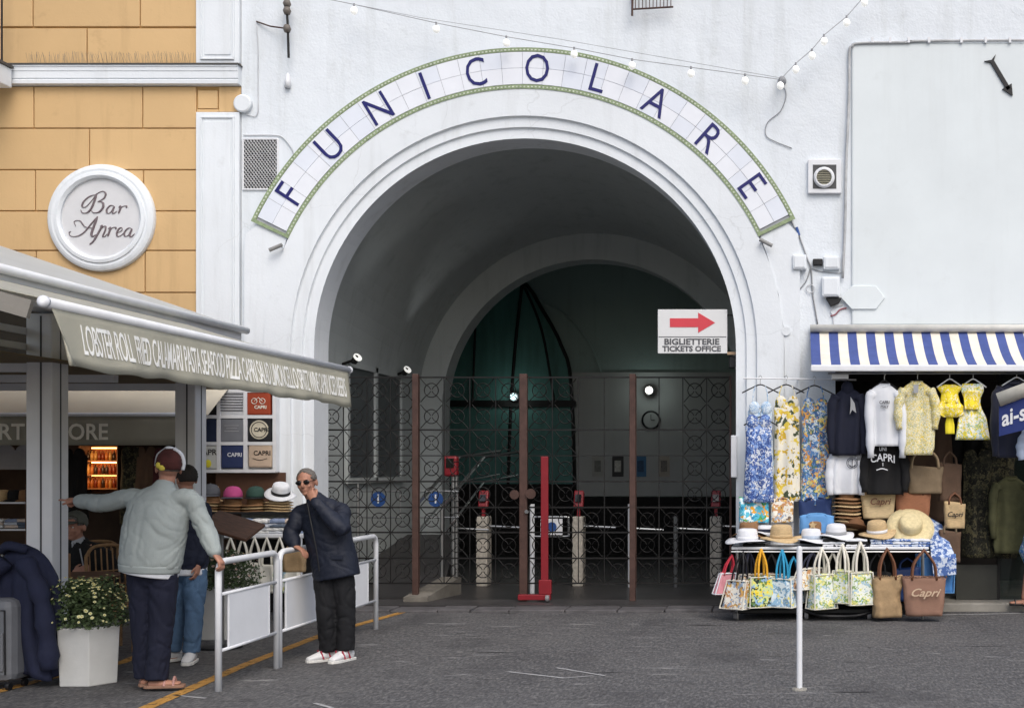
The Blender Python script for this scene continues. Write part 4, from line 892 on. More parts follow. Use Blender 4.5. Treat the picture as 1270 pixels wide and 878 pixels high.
# ================================================================ BUILDERS FOR STALL GOODS
def superring(c, a, b, n=28, e=.75, fold=0, k=7, ph=0, M=None):
    """closed horizontal outline: half width a along x, half depth b along y, with cloth folds"""
    out = []
    for i in range(n):
        t = 2*PI*i/n; ct, st = math.cos(t), math.sin(t)
        x = a*math.copysign(abs(ct)**e, ct); y = b*math.copysign(abs(st)**e, st)
        y += fold*(math.sin(k*x/max(a, .01)*1.1+ph)+.5*math.sin(k*x/max(a, .01)*2.3+1.7*ph+1))*(1 if st < 0 else .4); p = Vector((x, y, 0)); out.append(Vector(c)+(M @ p if M else p))
    return out
def interp(tab, t):
    for (t0, v0), (t1, v1) in zip(tab[:-1], tab[1:]):
        if t <= t1: return v0+(v1-v0)*max(0, (t-t0))/(t1-t0)
    return tab[-1][1]
def cloth_tube(b, top, h, wtab, dtab, fold=.012, k=7, n=30, rows=16, ph=0, sway=0, zfun=None):
    R = []
    for j in range(rows+1):
        t = j/rows; c = Vector(top)+Vector((sway*math.sin(t*4+ph), .012*math.sin(t*5+ph), -h*t))
        R.append(superring(c, interp(wtab, t), interp(dtab, t), n, .8, fold*min(1, t*2.5), k, ph+t*.8))
    return b.rings(R)
def hanger(px, py, Y, label, m, w=.2, rod=.10):
    c = P(px, py, Y); t = thing('clothes_hanger', label, 'hanger', c, 'clothes hangers')
    MB().tube(spline([c+Vector((-w, 0, -.09)), c+Vector((-w*.45, 0, -.035)), c, c+Vector((w*.45, 0, -.035)), c+Vector((w, 0, -.09))], 4), .008, 6).part('arms', m, t, smooth=True)
    MB().tube(spline([c, c+Vector((0, 0, .05)), c+Vector((.018, 0, .075)), c+Vector((0, 0, .10)), c+Vector((-.018, 0, .08))], 4), .004, 5).part('hook', m_chrome, t); return t
def sweater(name, label, cat, px, py, Y, w, h, m, sleeve=.5, group=None, hood=False, bulge=.07, lean=0, trim=None, seed=0, cuff=None):
    """sweatshirt hanging from the neck point (px,py)"""
    c = P(px, py, Y); t = thing(name, label, cat, c, group); b = MB(); rnd = random.Random(seed)
    cloth_tube(b, c+Vector((0, 0, .0)), h, [(0, w*.34), (.04, w*.6), (.1, w*.9), (.2, w*.97), (.5, w), (.92, w*1.02), (.95, w*.95), (1, w*.93)], [(0, .02), (.1, bulge*.6), (.5, bulge*.75), (1, bulge*.7)], .016, 5, n=44, rows=22, ph=seed, sway=.012)
    b.part('torso', m, t, smooth=True)
    for s in (-1, 1):
        p0 = c+Vector((s*w*.72, -.0, -.085)); pts = spline([p0, p0+Vector((s*w*.26, -.015, -.09)), p0+Vector((s*(w*.36+lean*s), -.03, -sleeve*.6)), p0+Vector((s*w*.30+lean, -.035, -sleeve))], 4)
        r = [.06-.018*i/(len(pts)-1)+.006*math.sin(i*1.7+seed) for i in range(len(pts))]; r[-1] = .036; r[-2] = .034
        MB().tube(pts, r, 12).part('sleeve', m, t, smooth=True)
    if hood: MB().ell(c+Vector((0, .02, .0)), w*.42, .06, .085).part('hood', m, t, smooth=True)
    else: MB().tube([c+Vector((w*.3*math.cos(q), .03*math.sin(q)-.005, .004-.03*(1 if math.sin(q) < 0 else 0))) for q in [2*PI*k/16 for k in range(16)]], .012, 6, closed=True).part('collar', trim or m, t, smooth=True)
    return t
def print_on(t, body, px, py, Y, size, m, name='print', sx=1.0, shear=0, arc=0):
    b = text_mb(body, size, .0006, off=.0015, sx=sx, shear=shear)
    c = P(px, py, Y); b.xf(lambda q: Vector((q.x, q.y+(q.x*q.x*arc), q.z-q.x*q.x*arc*4))+c); return b.part(name, m, t)
def dress(name, label, px, py, Y, w0, w1, h, m, strap=.12, seed=0, group='printed dresses on the rail', cat='dress'):
    c = P(px, py, Y)-Vector((0, 0, strap)); t = thing(name, label, cat, c, group)
    b = MB(); cloth_tube(b, c, h, [(0, w0*.8), (.04, w0), (.25, w0*.92), (.45, w0*.98), (1, w1)], [(0, .02), (.2, .05), (1, .075)], .022, 6, 36, 20, ph=seed); b.part('skirt', m, t, smooth=True)
    for s in (-1, 1):
        MB().tube(spline([c+Vector((s*w0*.62, -.02, -.01)), c+Vector((s*w0*.55, -.01, strap*.6)), c+Vector((s*w0*.38, 0, strap+.0))], 4), .007, 6).part('strap', m, t)
        MB().ell(c+Vector((s*w0*.46, -.015, .0)), w0*.44, .022, .075).part('cup', m, t, smooth=True)
    return t
def hat(name, label, px, py, Y, rb, rc, hc, m, band=None, tilt=(0, 0), group=None, cat='hat', curl=.02, z=None):
    c = P(px, py, Y) if z is None else Vector((X(px, Y), Y, z)); t = thing(name, label, cat, c, group); t.rotation_euler = (math.radians(tilt[0]), math.radians(tilt[1]), 0)
    wob = lambda j, q: (curl*math.sin(2*q+px)+curl*.4*math.sin(3*q))*(1 if j in (1, 2) else (.4 if j in (0, 3) else 0))
    MB().lathe([(rc*.97, -.004), (rb*.7, .002), (rb, -.012), (rb, -.006), (rb*.7, .008), (rc*.96, .006)], c, 32, wob=lambda j, q: (curl*math.sin(2*q+px)+curl*.4*math.sin(3*q+1))*(1.0 if j in (2, 3) else (.45 if j in (1, 4) else 0))).part('brim', m, t, smooth=True)
    MB().lathe([(rc, -.004), (rc*1.0, hc*.3), (rc*.96, hc*.7), (rc*.86, hc*.93), (rc*.6, hc*1.0), (rc*.25, hc*.93), (0.01, hc*.92)], c, 28).part('crown', m, t, smooth=True)
    if band: MB().lathe([(rc*1.0, .008), (rc*1.035, .01), (rc*1.03, .04), (rc*.99, .042)], c, 28).part('band', band, t, smooth=True)
    return t
def tote(name, label, px, pyb, Y, w, h, d, m, trim, hm, hh, skew=0, taper=.9, rot=0, cat='bag', group=None, trimw=.009, hw=.45, hr=.011, fringe=None, crumple=.010):
    """bag with its base at (px,pyb); open top with two handles"""
    c = P(px, pyb, Y); t = thing(name, label, cat, c, group); M = rotm('Z', rot)
    def q(x, y, z): return c+(M @ Vector((x+skew*z/h, y, z)))
    n = 14; R = []; cr = crumple
    for j in range(n+1):
        u = j/n; a = w/2*(taper+(1-taper)*u); dd = d/2*(1-.45*u)*(1.05 if 0 < j < n else .9); ring = []
        for i in range(44):
            th = 2*PI*i/44; ct, st = math.cos(th), math.sin(th); e = .45; x_, y_ = a*math.copysign(abs(ct)**e, ct), dd*math.copysign(abs(st)**e, st)
            nz_ = noise.noise(Vector((x_*9+px, y_*9, u*h*9)))+.6*noise.noise(Vector((x_*21, y_*21+px, u*h*17)))
            ring.append(q(x_+nz_*cr*.6, y_+nz_*cr*math.copysign(1, st)+.006*math.sin(6*ct+3*u), h*u+(.014*math.sin(2.2*ct+px)+nz_*cr)*(u == 1)))
        R.append(ring)
    bd = MB().rings(R); body = bd.part('body', m, t, smooth=True)
    if trim:
        e = [(-w/2*taper, -d*.5, .01), (-w/2, -d*.29, h), (w/2, -d*.29, h), (w/2*taper, -d*.5, .01)]
        MB().tube([q(*p) for p in e], trimw, 6, closed=True).part('piping', trim, t, smooth=False)
        MB().tube([q(-w/2, -d*.29, h), q(-w/2, d*.29, h), q(w/2, d*.29, h), q(w/2, -d*.29, h)], trimw*.8, 6).part('piping', trim, t)
        for sx in (-1, 1): MB().tube([q(sx*w/2*taper, d*.5, .01), q(sx*w/2, d*.29, h)], trimw*.8, 6).part('piping', trim, t)
        for sx in (-1, 1): MB().tube([q(sx*w/2*taper, -d*.5, .01), q(sx*w/2*taper, d*.5, .01)], trimw*.8, 6).part('piping', trim, t)
    for s in (-1, 1):
        pts = spline([q(-w*hw*.62, s*d*.27, h*.93), q(-w*hw*.52, s*d*.22, h+hh*.5), q(-w*.02, s*d*.05, h+hh), q(w*.02, s*d*.05, h+hh), q(w*hw*.52, s*d*.22, h+hh*.5), q(w*hw*.62, s*d*.27, h*.93)], 4)
        MB().tube(pts, hr, 6).part('handle', hm, t, smooth=True)
    if fringe:
        f = MB(); k = int(w/.012)
        for i in range(k+1): x = -w/2+w*i/k; f.tube([q(x, -d*.3, h), q(x+random.uniform(-.01, .01), -d*.36, h+random.uniform(.005, .022))], .004, 4)
        f.part('fringe', fringe, t, kind='stuff')
    return t
def folded(px, py, Y, w, d, n, mats, labels, z0=None, th=.028, group='folded garments on the stall'):
    z = Z(py, Y) if z0 is None else z0
    for i in range(n):
        m = mats[i % len(mats)]; x = X(px, Y)+random.uniform(-.008, .008); b = MB(); R = []
        for j in range(9):
            a = PI*j/8; R.append(None)
        prof = [(-d/2, 0), (d/2, 0), (d/2, th*.9), (-d/2+.01, th*.95), (-d/2-.004, th*.5)]
        rr = []
        for u in range(9):
            xx = x-w/2+w*u/8; k = (1-.15*(u in (0, 8))); rr.append([(xx, Y+p[0]+.004*math.sin(u*1.3+i), z+p[1]*k+.004*math.sin(u*1.9+i*2)*(p[1] > 0)) for p in prof])
        b.rings(rr); o = b.part('folded_garment', m, None, smooth=False, bevel=.006, origin=(x, Y, z)); tag(o, labels[i % len(labels)], 'garment', group); z += th*.98
    return z

# ================================================================ RIGHT STALL
m_lemon = pattern('lemon_print', [('#dddacf', 6), ('#d8c04e', 3.6), ('#e2ddcd', 4), ('#48523f', 1.4), ('#c9a83c', 1.6)], 17, .5)
m_bluef = pattern('blue_flower_print', [('#46619f', 4), ('#d3d8df', 3.5), ('#3a4f88', 3), ('#7f9cd0', 3)], 24, .6)
m_majol = pattern('majolica_print', [('#5c86b8', 4), ('#c8d3da', 2.5), ('#3f5f8c', 3), ('#d49a4d', 1.6), ('#d8c97a', 1.5), ('#4f6f64', 1.3)], 22, .6)
m_ltblue = pattern('pale_lace_print', [('#b6c9dd', 4), ('#dfe6ea', 3), ('#8fb0d0', 2)], 30, .6)
m_yshirt = pattern('yellow_leaf_print', [('#d9d4bc', 4), ('#d8c04a', 3.5), ('#a9aa90', 2.5), ('#e6dfc4', 2), ('#8d9a6c', 1)], 42, .6)
m_ybaby = pattern('yellow_baby_print', [('#ead434', 6), ('#e6e2cf', 2), ('#d7bd2c', 2)], 35, .5)
m_romper = pattern('romper_print', [('#e8e6da', 4), ('#e7d43c', 3), ('#9db27a', 1.2), ('#b9cfd8', 1)], 26, .6)
m_camo = pattern('dark_leaf_print', [('#2a2a22', 4), ('#3e3d2e', 3), ('#57523c', 2), ('#1a1a17', 3)], 22, .6)
m_bagf1 = pattern('tile_print_a', [('#dfdcd2', 4), ('#b98a62', 2), ('#8fa2b8', 2), ('#c9a05a', 1.3), ('#6d5e58', 1)], 24, .4)
m_bagf2 = pattern('tile_print_b', [('#c3cd8a', 3), ('#e1c63c', 2.5), ('#5d7c46', 2.5), ('#86a7c4', 1.5), ('#2f3b30', 1.3)], 21, .5)
m_bagf3 = pattern('tile_print_c', [('#cfdbe2', 4), ('#8db3cf', 3), ('#d9cf7a', 1.2), ('#7795ad', 2)], 21, .5)
m_bagf4 = pattern('tile_print_d', [('#d8ddd6', 4), ('#9db9c9', 2), ('#c9cc7e', 2), ('#7f9a5e', 1.8), ('#e2d98a', 1)], 24, .5)
m_hood = mat('navy_sweat', '#161a2c', .9, .15, 6, .25, 150); m_blk = mat('black_sweat', '#141416', .9, .15, 6, .25, 150)
m_lightb = mat('light_blue_cloth', '#5f93c8', .8, .15, 6, .3, 120); m_denim = mat('navy_pouch', '#20335e', .8, .2, 6, .3, 120)
m_jute = mat('jute_cloth', '#a08766', .9, .25, 12, .5, 150); m_canvasb = mat('brown_canvas_bag', '#8a6a5a', .9, .15, 6, .35, 150); m_leather = mat('tan_leather', '#6d4630', .5, .2, 9, .15, 80)
m_khaki = mat('khaki_canvas', '#7a6a55', .9, .2, 6, .4, 100); m_dbrown = mat('dark_brown_canvas', '#5e4a3c', .9, .2, 6, .4, 100)
m_cream = mat('cream_cotton', '#dcd8cc', .8, .08); m_yh = mat('yellow_strap', '#e0a52c', .7); m_bh = mat('turquoise_strap', '#2e93bd', .7); m_rh = mat('red_strap', '#b22a3c', .7); m_pinkc = mat('pink_mesh', '#c98a94', .8, .2, 20)
m_bluebag = mat('blue_vinyl', '#3f78b4', .5, .2, 6, .1); m_dbluebag = mat('deep_blue_vinyl', '#1f3a6e', .5, .2, 6, .1)
# the rail the clothes hang from
YR = FY-.33
t = thing('clothes_rail', 'thin pale rail above the hanging dresses and sweatshirts', 'rail', P(1000, 470, YR))
MB().tube([P(922, 469, YR), P(1062, 471, YR)], .008, 8).part('bar', m_wpaint, t); MB().tube([P(926, 469, YR), P(926, 469, FY-.06)], .008, 6).part('arm', m_wpaint, t); MB().tube([P(990, 470, YR), P(990, 470, FY-.06)], .008, 6).part('arm', m_wpaint, t)
MB().tube([P(1027, 463, FY-.62), (6.3, FY-.62, Z(463, FY-.62))], .012, 8).part('bar', m_chrome, t)
MB().box(X(1032, FY-.55), X(1052, FY-.55), FY-.6, FY-.3, Z(470, FY-.55), Z(464, FY-.55)).part('bracket', m_wpaint, t)
hanger(943, 477, YR, 'black hanger holding the pale lace dress', m_blackp, .2); hanger(975, 477, YR, 'black hanger holding the lemon dress', m_blackp, .2); hanger(1010, 478, YR, 'black hanger holding the blue and orange dress', m_blackp, .2)
hanger(943, 517, YR-.09, 'black hanger in front of the pale lace dress', m_blackp, .18)
dress('summer_dress', 'pale blue lace dress behind the blue flowered dress', 943, 478, YR, .14, .16, .75, m_ltblue, .25, 1)
dress('summer_dress', 'blue and white flowered dress on the lowest hanger', 941, 518, YR-.09, .15, .17, .88, m_bluef, .04, 2)
dress('summer_dress', 'long white dress with a yellow lemon print', 976, 478, YR-.01, .145, .15, 1.08, m_lemon, .19, 3)
dress('summer_dress', 'long blue dress with orange and white tile print', 1011, 479, YR-.02, .155, .16, 1.10, m_majol, .2, 4)
YS = FY-.62
sweater('hooded_sweatshirt', 'navy hooded sweatshirt with a pale print on the chest', 'sweatshirt', 1051, 482, YS+.1, .165, .72, m_hood, .62, hood=True, seed=1)
o = bpy.data.objects['hooded_sweatshirt']; MB().prism([(X(a, YS), Z(b_, YS)) for a, b_ in ((1055, 492), (1060, 500), (1062, 512), (1057, 508), (1054, 514), (1055, 503))], YS+.012, YS+.02).part('print', m_greyc, o)
t = sweater('sweatshirt', 'pale grey sweatshirt with a round emblem below the navy one', 'sweatshirt', 1049, 556, YS+.16, .165, .5, m_whitec, .42, seed=2)
c = P(1057, 574, YS+.08); e = MB()
for r in (.06, .045): e.tube([c+Vector((r*math.cos(q), 0, r*math.sin(q))) for q in [2*PI*k/20 for k in range(20)]], .003, 4, closed=True)
e.tube([c+Vector((0, 0, -.05)), c+Vector((0, 0, .04))], .004, 4); e.tube(spline([c+Vector((-.03, 0, -.02)), c+Vector((0, 0, -.045)), c+Vector((.03, 0, -.02))], 4), .004, 4); e.part('emblem', m_navy, t)
sweater('sweatshirt', 'plain grey sweatshirt behind the white one', 'sweatshirt', 1083, 490, YS+.16, .15, .62, m_greyc, .62, seed=3)
t = sweater('sweatshirt', 'white crew-neck sweatshirt with a small dark chest print', 'sweatshirt', 1097, 477, YS, .165, .66, m_whitec, .70, lean=.02, seed=4)
print_on(t, 'CAPRI', 1097, 499, YS-.082, .045, m_sgrey, sx=.9); print_on(t, 'ITALY', 1097, 504.5, YS-.083, .035, m_sgrey, sx=.9)
t = sweater('sweatshirt', 'black sweatshirt with white lettering CAPRI below the white one', 'sweatshirt', 1097, 549, YS+.12, .21, .56, m_blk, .45, seed=5)
for s_, py, sz in (('UNI', 557, .055), ('CAPRI', 567.5, .115), ('I', 576, .05)): print_on(t, s_, 1095, py, YS+.03, sz, m_whitec, sx=.85, arc=.35 if s_ == 'CAPRI' else 0)
MB().tube(spline([P(1087, 583, YS+.03), P(1094, 581, YS+.03), P(1101, 583, YS+.03)], 3), .006, 5).part('print', m_whitec, t)
hanger(1097, 472, YS, 'black hanger holding the white sweatshirt', m_blackp, .14); hanger(1138, 471, YS, 'black hanger holding the yellow patterned shirt', m_blackp, .14)
t = sweater('shirt', 'long loose shirt with a small yellow leaf print', 'shirt', 1137, 474, YS-.02, .185, .78, m_yshirt, .42, seed=6)
MB().box(X(1134, YS)-.02, X(1134, YS)+.03, YS-.11, YS-.095, Z(488, YS), Z(478, YS)).part('placket', m_greyc, t)
hanger(1178, 470, YS, 'white hanger holding the yellow baby set', m_wpaint, .14); hanger(1207, 470, YS, 'white hanger holding the yellow and white romper', m_wpaint, .14); hanger(1261, 468, YS, 'white hanger holding the navy pullover by the blue sign', m_wpaint, .16)
t = thing('baby_set', 'yellow ruffled baby top and pants with a hanging ribbon', 'baby clothes', P(1178, 500, YS))
b = MB(); cloth_tube(b, P(1178, 477, YS), .20, [(0, .06), (.15, .14), (.5, .09), (1, .11)], [(0, .02), (.3, .05), (1, .06)], .01, 6); b.part('top', m_ybaby, t, smooth=True)
b = MB(); cloth_tube(b, P(1178, 498, YS-.02), .17, [(0, .10), (.3, .15), (.55, .14), (.8, .15), (1, .07)], [(0, .05), (.4, .08), (1, .03)], .014, 9); b.part('pants', m_ybaby, t, smooth=True)
b = MB(); cloth_tube(b, P(1178, 515, YS-.04), .20, [(0, .03), (.5, .05), (1, .05)], [(0, .012), (1, .02)], .006, 5); b.part('ribbon', mat('yellow_ribbon', '#e2d02e', .8), t, smooth=True)
t = thing('romper', 'yellow and white romper with a short flared skirt', 'baby clothes', P(1206, 538, YS))
b = MB(); cloth_tube(b, P(1206, 476, YS), .60, [(0, .11), (.1, .13), (.28, .085), (.42, .095), (.6, .15), (1, .19)], [(0, .02), (.3, .05), (1, .09)], .018, 7); b.part('body', m_romper, t, smooth=True)
b = MB(); cloth_tube(b, P(1205, 485, YS-.045), .20, [(0, .09), (1, .075)], [(0, .025), (1, .025)], .008, 7); b.part('bib', m_ybaby, t, smooth=True)
sweater('pullover', 'navy pullover half behind the slanting blue sign', 'pullover', 1258, 473, YS+.02, .2, .82, m_navy, .72, seed=8)
sweater('shirt', 'pale blue shirt under the slanting blue sign', 'shirt', 1290, 528, YS-.05, .2, .3, mat('pale_blue_cloth', '#b9c6dc', .85, .08), .28, seed=9)
# slanting navy sign roll at the right edge
t = thing('blue_shop_sign', 'navy rolled shop blind with white lettering slanting at the shop front', 'sign', P(1270, 510, FY-.95)); YQ = FY-.95
MB().tube([P(1238, 496, YQ), P(1300, 473, YQ-.1), P(1400, 436, YQ-.3)], .075, 14).part('roller', mat('cream_roller', '#cfcabd', .6), t, smooth=True)
b = MB(); b.rings([[P(1239, 504, YQ), P(1400, 446, YQ-.3), P(1400, 446, YQ-.3)+Vector((0, .01, 0)), P(1239, 504, YQ)+Vector((0, .01, 0))], [P(1239, 541, YQ), P(1400, 500, YQ-.3), P(1400, 500, YQ-.3)+Vector((0, .01, 0)), P(1239, 541, YQ)+Vector((0, .01, 0))]]); b.part('cloth', mat('navy_blind', '#26356f', .85, .15, 5, .2, 120), t)
b = text_mb('ai-sepi', .24, .001, 'LEFT', off=.005); e1 = (P(1400, 473, YQ-.3)-P(1239, 522, YQ)).normalized(); e0 = P(1240, 521, YQ)+Vector((0, -.008, 0)); b.xf(lambda q: e0+e1*(q.x*.8+.02)+Vector((0, q.y, q.z))); b.part('lettering', m_wpaint, t)
# dark clothing deeper in the shop
for k, (px, py, w, h, m, lab) in enumerate(((1212, 560, .17, 1.15, m_camo, 'dark leaf-patterned garment hanging nearest the brown bags'), (1238, 545, .2, 1.3, m_camo, 'dark leaf-patterned garment hanging by the door frame'), (1150, 500, .3, 1.3, m_dbrown, 'dark brown coat hanging behind the printed shirt'), (1222, 505, .25, .9, m_blk, 'plain black garment hanging behind the romper'), (1182, 520, .25, 1.0, m_blk, 'plain black garment hanging behind the baby set'))):
    dress('hanging_garment', lab, px, py, FY+.15+.06*k, w, w*1.1, h, m, .05, k, group='dark clothes inside the shop', cat='garment')
sweater('jacket', 'olive green jacket hanging inside the shop door', 'jacket', 1254, 592, FY+.02, .2, .85, mat('olive_cloth', '#55553a', .9, .3, 9, .3, 90), .6, seed=12)
m_bwd = pattern('blue_white_dress', [('#c9d6e4', 4), ('#4f86c0', 3), ('#8fb6a8', 1.5), ('#2f5aa0', 2)], 20, .6)
# bags hanging beside the table end
tote('hanging_bag', 'khaki canvas bag with long straps hanging behind the straw bags', 1147, 612, YS+.22, .40, .30, .12, m_khaki, None, mat('beige_strap', '#a08c70', .8), .20, hr=.016, hw=.6)
tote('hanging_bag', 'dark brown bag hanging to the right of the khaki bag', 1178, 622, YS+.28, .26, .42, .12, m_dbrown, None, m_dbrown, .12)
tote('hanging_bag', 'straw bag with a dark printed word hanging by the brown bags', 1184, 655, YS+.2, .24, .28, .12, m_straw, None, m_leather, .10); print_on(bpy.data.objects['hanging_bag.002'], 'Capri', 1184, 638, YS+.13, .075, m_blackp, shear=.3)
tote('hanging_bag', 'brown bag hanging lowest beside the table end', 1178, 697, YS+.18, .24, .34, .12, m_dbrown, None, m_khaki, .10)
# ---- table
YT0, YT1 = FY-.85, FY-.30; zt = Z(678, YT0); 
t = thing('stall_table', 'long folding stall table with white edge carrying hats', 'table', (X(1030, YT0), (YT0+YT1)/2, 0))
x0, x1 = X(907, YT0), X(1152, YT0)
MB().box(x0, x1, YT0, YT1, zt-.03, zt).part('tabletop', m_wpaint, t, bevel=.008)
for x in (x0+.06, x1-.06):
    for y in (YT0+.05, YT1-.05): MB().tube([(x, y, 0), (x, y, zt-.03)], .018, 8).part('leg', m_chrome, t)
cl = MB().box(x0+.08, x1-.03, YT1-.10, YT1-.08, .12, zt-.035).part('cloth_skirt', m_blk, t)
MB().tube([(x0, YT0-.03, zt-.05), (x1, YT0-.03, zt-.05)], .008, 6).part('hanging_bar', m_chrome, t)
t = thing('luggage_trolley', 'low black wheeled platform trolley under the stall table', 'trolley', (X(990, YT0), YT0+.25, 0))
MB().box(X(915, YT0), X(1080, YT0), YT0+.02, YT1-.02, .06, .11).part('platform', m_blackp, t, bevel=.012)
MB().tube(spline([(X(1000, YT0), YT0-.0, .09), (X(1020, YT0), YT0-.06, .05), (X(1060, YT0), YT0-.06, .05), (X(1082, YT0), YT0-.0, .09)], 4), .018, 8).part('handle', m_blackp, t)
for px in (912, 1000, 1078):
    for y in (YT0+.02, YT1-.05): MB().lathe([(0, -.02), (.035, -.02), (.04, 0), (.035, .02), (0, .02)], (X(px, YT0), y, .04), 16, rotm('Y', 90)).part('wheel', mat('grey_rubber', '#77777a'), t)
MB().box(X(918, YT0), X(1075, YT0), YT0+.15, YT1-.12, .11, .42).part('box', m_blk, t, bevel=.03)
for k, (px, w) in enumerate(((940, .16), (1060, .2))): tag(MB().box(X(px, YT0), X(px, YT0)+w, YT0+.04, YT0+.12, .11, .17).part('black_bag', m_blackp, None, bevel=.03, origin=(X(px, YT0), YT0, .11)), ['flat black pouch on the trolley under the flowered bag', 'flat black pouch on the trolley under the white-handled bags'][k], 'pouch')
# ---- goods on the table
random.seed(5)
m_str = pattern('striped_fold', [('#d9dade', 3), ('#23252e', 3), ('#b9bcc4', 2)], 30, .1); m_bst = pattern('blue_fold', [('#c4cede', 3), ('#4a66a0', 3), ('#7f97c4', 2)], 30, .2)
ZT = zt
for px, n, ms, lab in ((935, 1, [m_blk], ['black folded cloth under the left white hats']), (1033, 3, [m_str, m_whitec, m_blk], ['striped folded shirt, bottom of the pile left of the blue ones', 'white folded shirt in the middle of the striped pile', 'black folded shirt on top of the striped pile']),
                       (1062, 3, [m_str, m_blk, m_whitec], ['striped folded shirt at the bottom of the middle pile', 'black folded shirt in the middle pile', 'white folded shirt on top of the middle pile']),
                       (1092, 3, [m_whitec, m_bst, m_bst], ['white folded shirt at the bottom of the left blue pile', 'blue striped folded shirt in the middle of the left blue pile', 'blue striped folded shirt on top of the left blue pile']),
                       (1115, 3, [m_bst, m_whitec, m_bst], ['blue striped folded shirt at the bottom of the middle blue pile', 'white folded shirt in the middle blue pile', 'blue striped folded shirt on top of the middle blue pile']),
                       (1138, 3, [m_bst, m_bst, m_whitec], ['blue striped folded shirt at the bottom of the pile at the table end', 'blue striped folded shirt in the middle of the pile at the table end', 'white folded shirt on top of the pile at the table end'])):
    folded(px, 0, YT0+.13, .235, .24, n, ms, lab, z0=ZT)
band = m_whitec; hz = ZT+.07
m_whath = mat('white_hat', '#d9dbe0', .85, .05, 20, .4, 200)
hat('sun_hat', 'wide white sun hat at the left end of the table', 927, 0, YT0+.14, 0.237, 0.113, 0.127, m_whath, m_whath, z=hz-.01, group='hats on the stall'); hat('sun_hat', 'brown hat behind the leftmost white hat', 929, 0, YT0+.36, 0.192, 0.108, 0.127, m_brownstraw, None, z=hz+.05, group='hats on the stall')
hat('sun_hat', 'small white visor hat with dark band beside the straw hat', 949, 0, YT0+.36, 0.147, 0.092, 0.081, m_whath, m_navy, z=hz+.06, group='hats on the stall'); hat('sun_hat', 'floppy beige straw hat between two white hats', 969, 0, YT0+.14, 0.226, 0.119, 0.149, m_straw, m_straw, z=hz+.01, curl=.028, group='hats on the stall')
hat('sun_hat', 'white hat with pale blue band right of the floppy straw hat', 1006, 0, YT0+.16, 0.203, 0.108, 0.115, m_whath, mat('pale_band', '#a8b4c4', .8), z=hz, group='hats on the stall'); hat('sun_hat', 'small brown hat behind the pale-banded white hat', 1011, 0, YT0+.38, 0.158, 0.097, 0.127, m_brownstraw, None, z=hz+.06, group='hats on the stall')
hat('sun_hat', 'white hat lying on the striped folded shirts', 1037, 0, YT0+.16, 0.192, 0.108, 0.115, m_whath, m_greyc, z=hz+.05, tilt=(6, 0), group='hats on the stall'); hat('sun_hat', 'broad dark brown hat tilted behind the white hats', 1058, 0, YT0+.38, 0.226, 0.119, 0.115, mat('dark_brown_felt', '#6b4a30', .85, .15), None, z=hz+.09, tilt=(-25, 10), group='hats on the stall')
hat('sun_hat', 'half white half straw hat in front of the brown bag', 1088, 0, YT0+.18, 0.203, 0.108, 0.138, m_straw, m_whath, z=hz+.065, tilt=(8, -4), group='hats on the stall'); hat('sun_hat', 'wide pale straw hat propped up at the table end', 1129, 0, YT0+.24, 0.260, 0.130, 0.115, mat('pale_straw', '#d3c49a', .8, .2, 30, .5, 120, stretch=(1, 1, 6)), None, z=hz+.13, tilt=(48, 0), curl=.008, group='hats on the stall')
# stack of hats
for k in range(9):
    z = Z(660, YT1-.1)+.05+.04*k
    hat('stacked_hat', '%s straw hat, %s from the bottom of the tall stack' % (['pale', 'brown'][k % 2], ['first', 'second', 'third', 'fourth', 'fifth', 'sixth', 'seventh', 'eighth'][k]) if k < 8 else 'brown straw hat topping the tall stack', 1050, 0, YT1-.09, .165-.005*(k % 3), .085, .09, [m_straw, m_brownstraw][k % 2 if k < 8 else 1], None, z=z, curl=.006, group='stacked straw hats')
tote('straw_bag', 'cream straw bag lettered Capri in brown', 1089, 643, YT1-.1, .40, .30, .12, mat('cream_straw', '#cdb78f', .85, .2, 30, .6, 110, stretch=(1, 1, 5)), None, m_straw, .03, taper=.8); print_on(bpy.data.objects['straw_bag'], 'Capri', 1091, 622, YT1-.18, .10, m_leather, shear=.3)
tote('straw_bag', 'terracotta brown straw bag next to the cream one', 1132, 646, YT1-.09, .40, .30, .14, mat('terracotta_straw', '#96654a', .85, .2, 30, .6, 110, stretch=(1, 1, 5)), None, m_leather, .03, taper=.85)
for nm, px, py, w, h, m, lab in (('children_bag', 935, 648, .33, .28, pattern('turquoise_kids_print', [('#58b7d0', 5), ('#dfeef0', 3), ('#2f86b0', 2), ('#e0a23c', 1.2), ('#4f9f5a', 1)], 26, .3), 'turquoise children\'s bag with orange print at the stall corner'), ('printed_bag', 970, 648, .25, .25, m_bagf1, 'white bag with brown and black print beside the turquoise bag'), ('pouch', 1011, 642, .36, .2, m_denim, 'navy blue zip pouch standing behind the hats'), ('pouch', 1013, 662, .38, .20, m_lightb, 'light blue pouch with starfish in front of the navy pouch')):
    t = tote(nm, lab, px, py, YT1-.1 if py < 650 else YT1-.2, w, h, .1, m, None, m, .02, taper=.97)
    if nm == 'pouch' and m is m_lightb:
        c = P(1008, 651, YT1-.265); MB().prism([(c.x+r*math.cos(a), c.z+r*math.sin(a)) for k in range(10) for r, a in [((.05 if k % 2 == 0 else .022), PI/2+k*PI/5)]], c.y-.006, c.y+.004).part('starfish', m_straw, t)
    MB().box(X(px, YT1)-w/2, X(px, YT1)+w/2, YT1-.04, YT1+.02, ZT-.002, P(px, py, YT1-.1).z+.01).part('support', m_whitec, t)
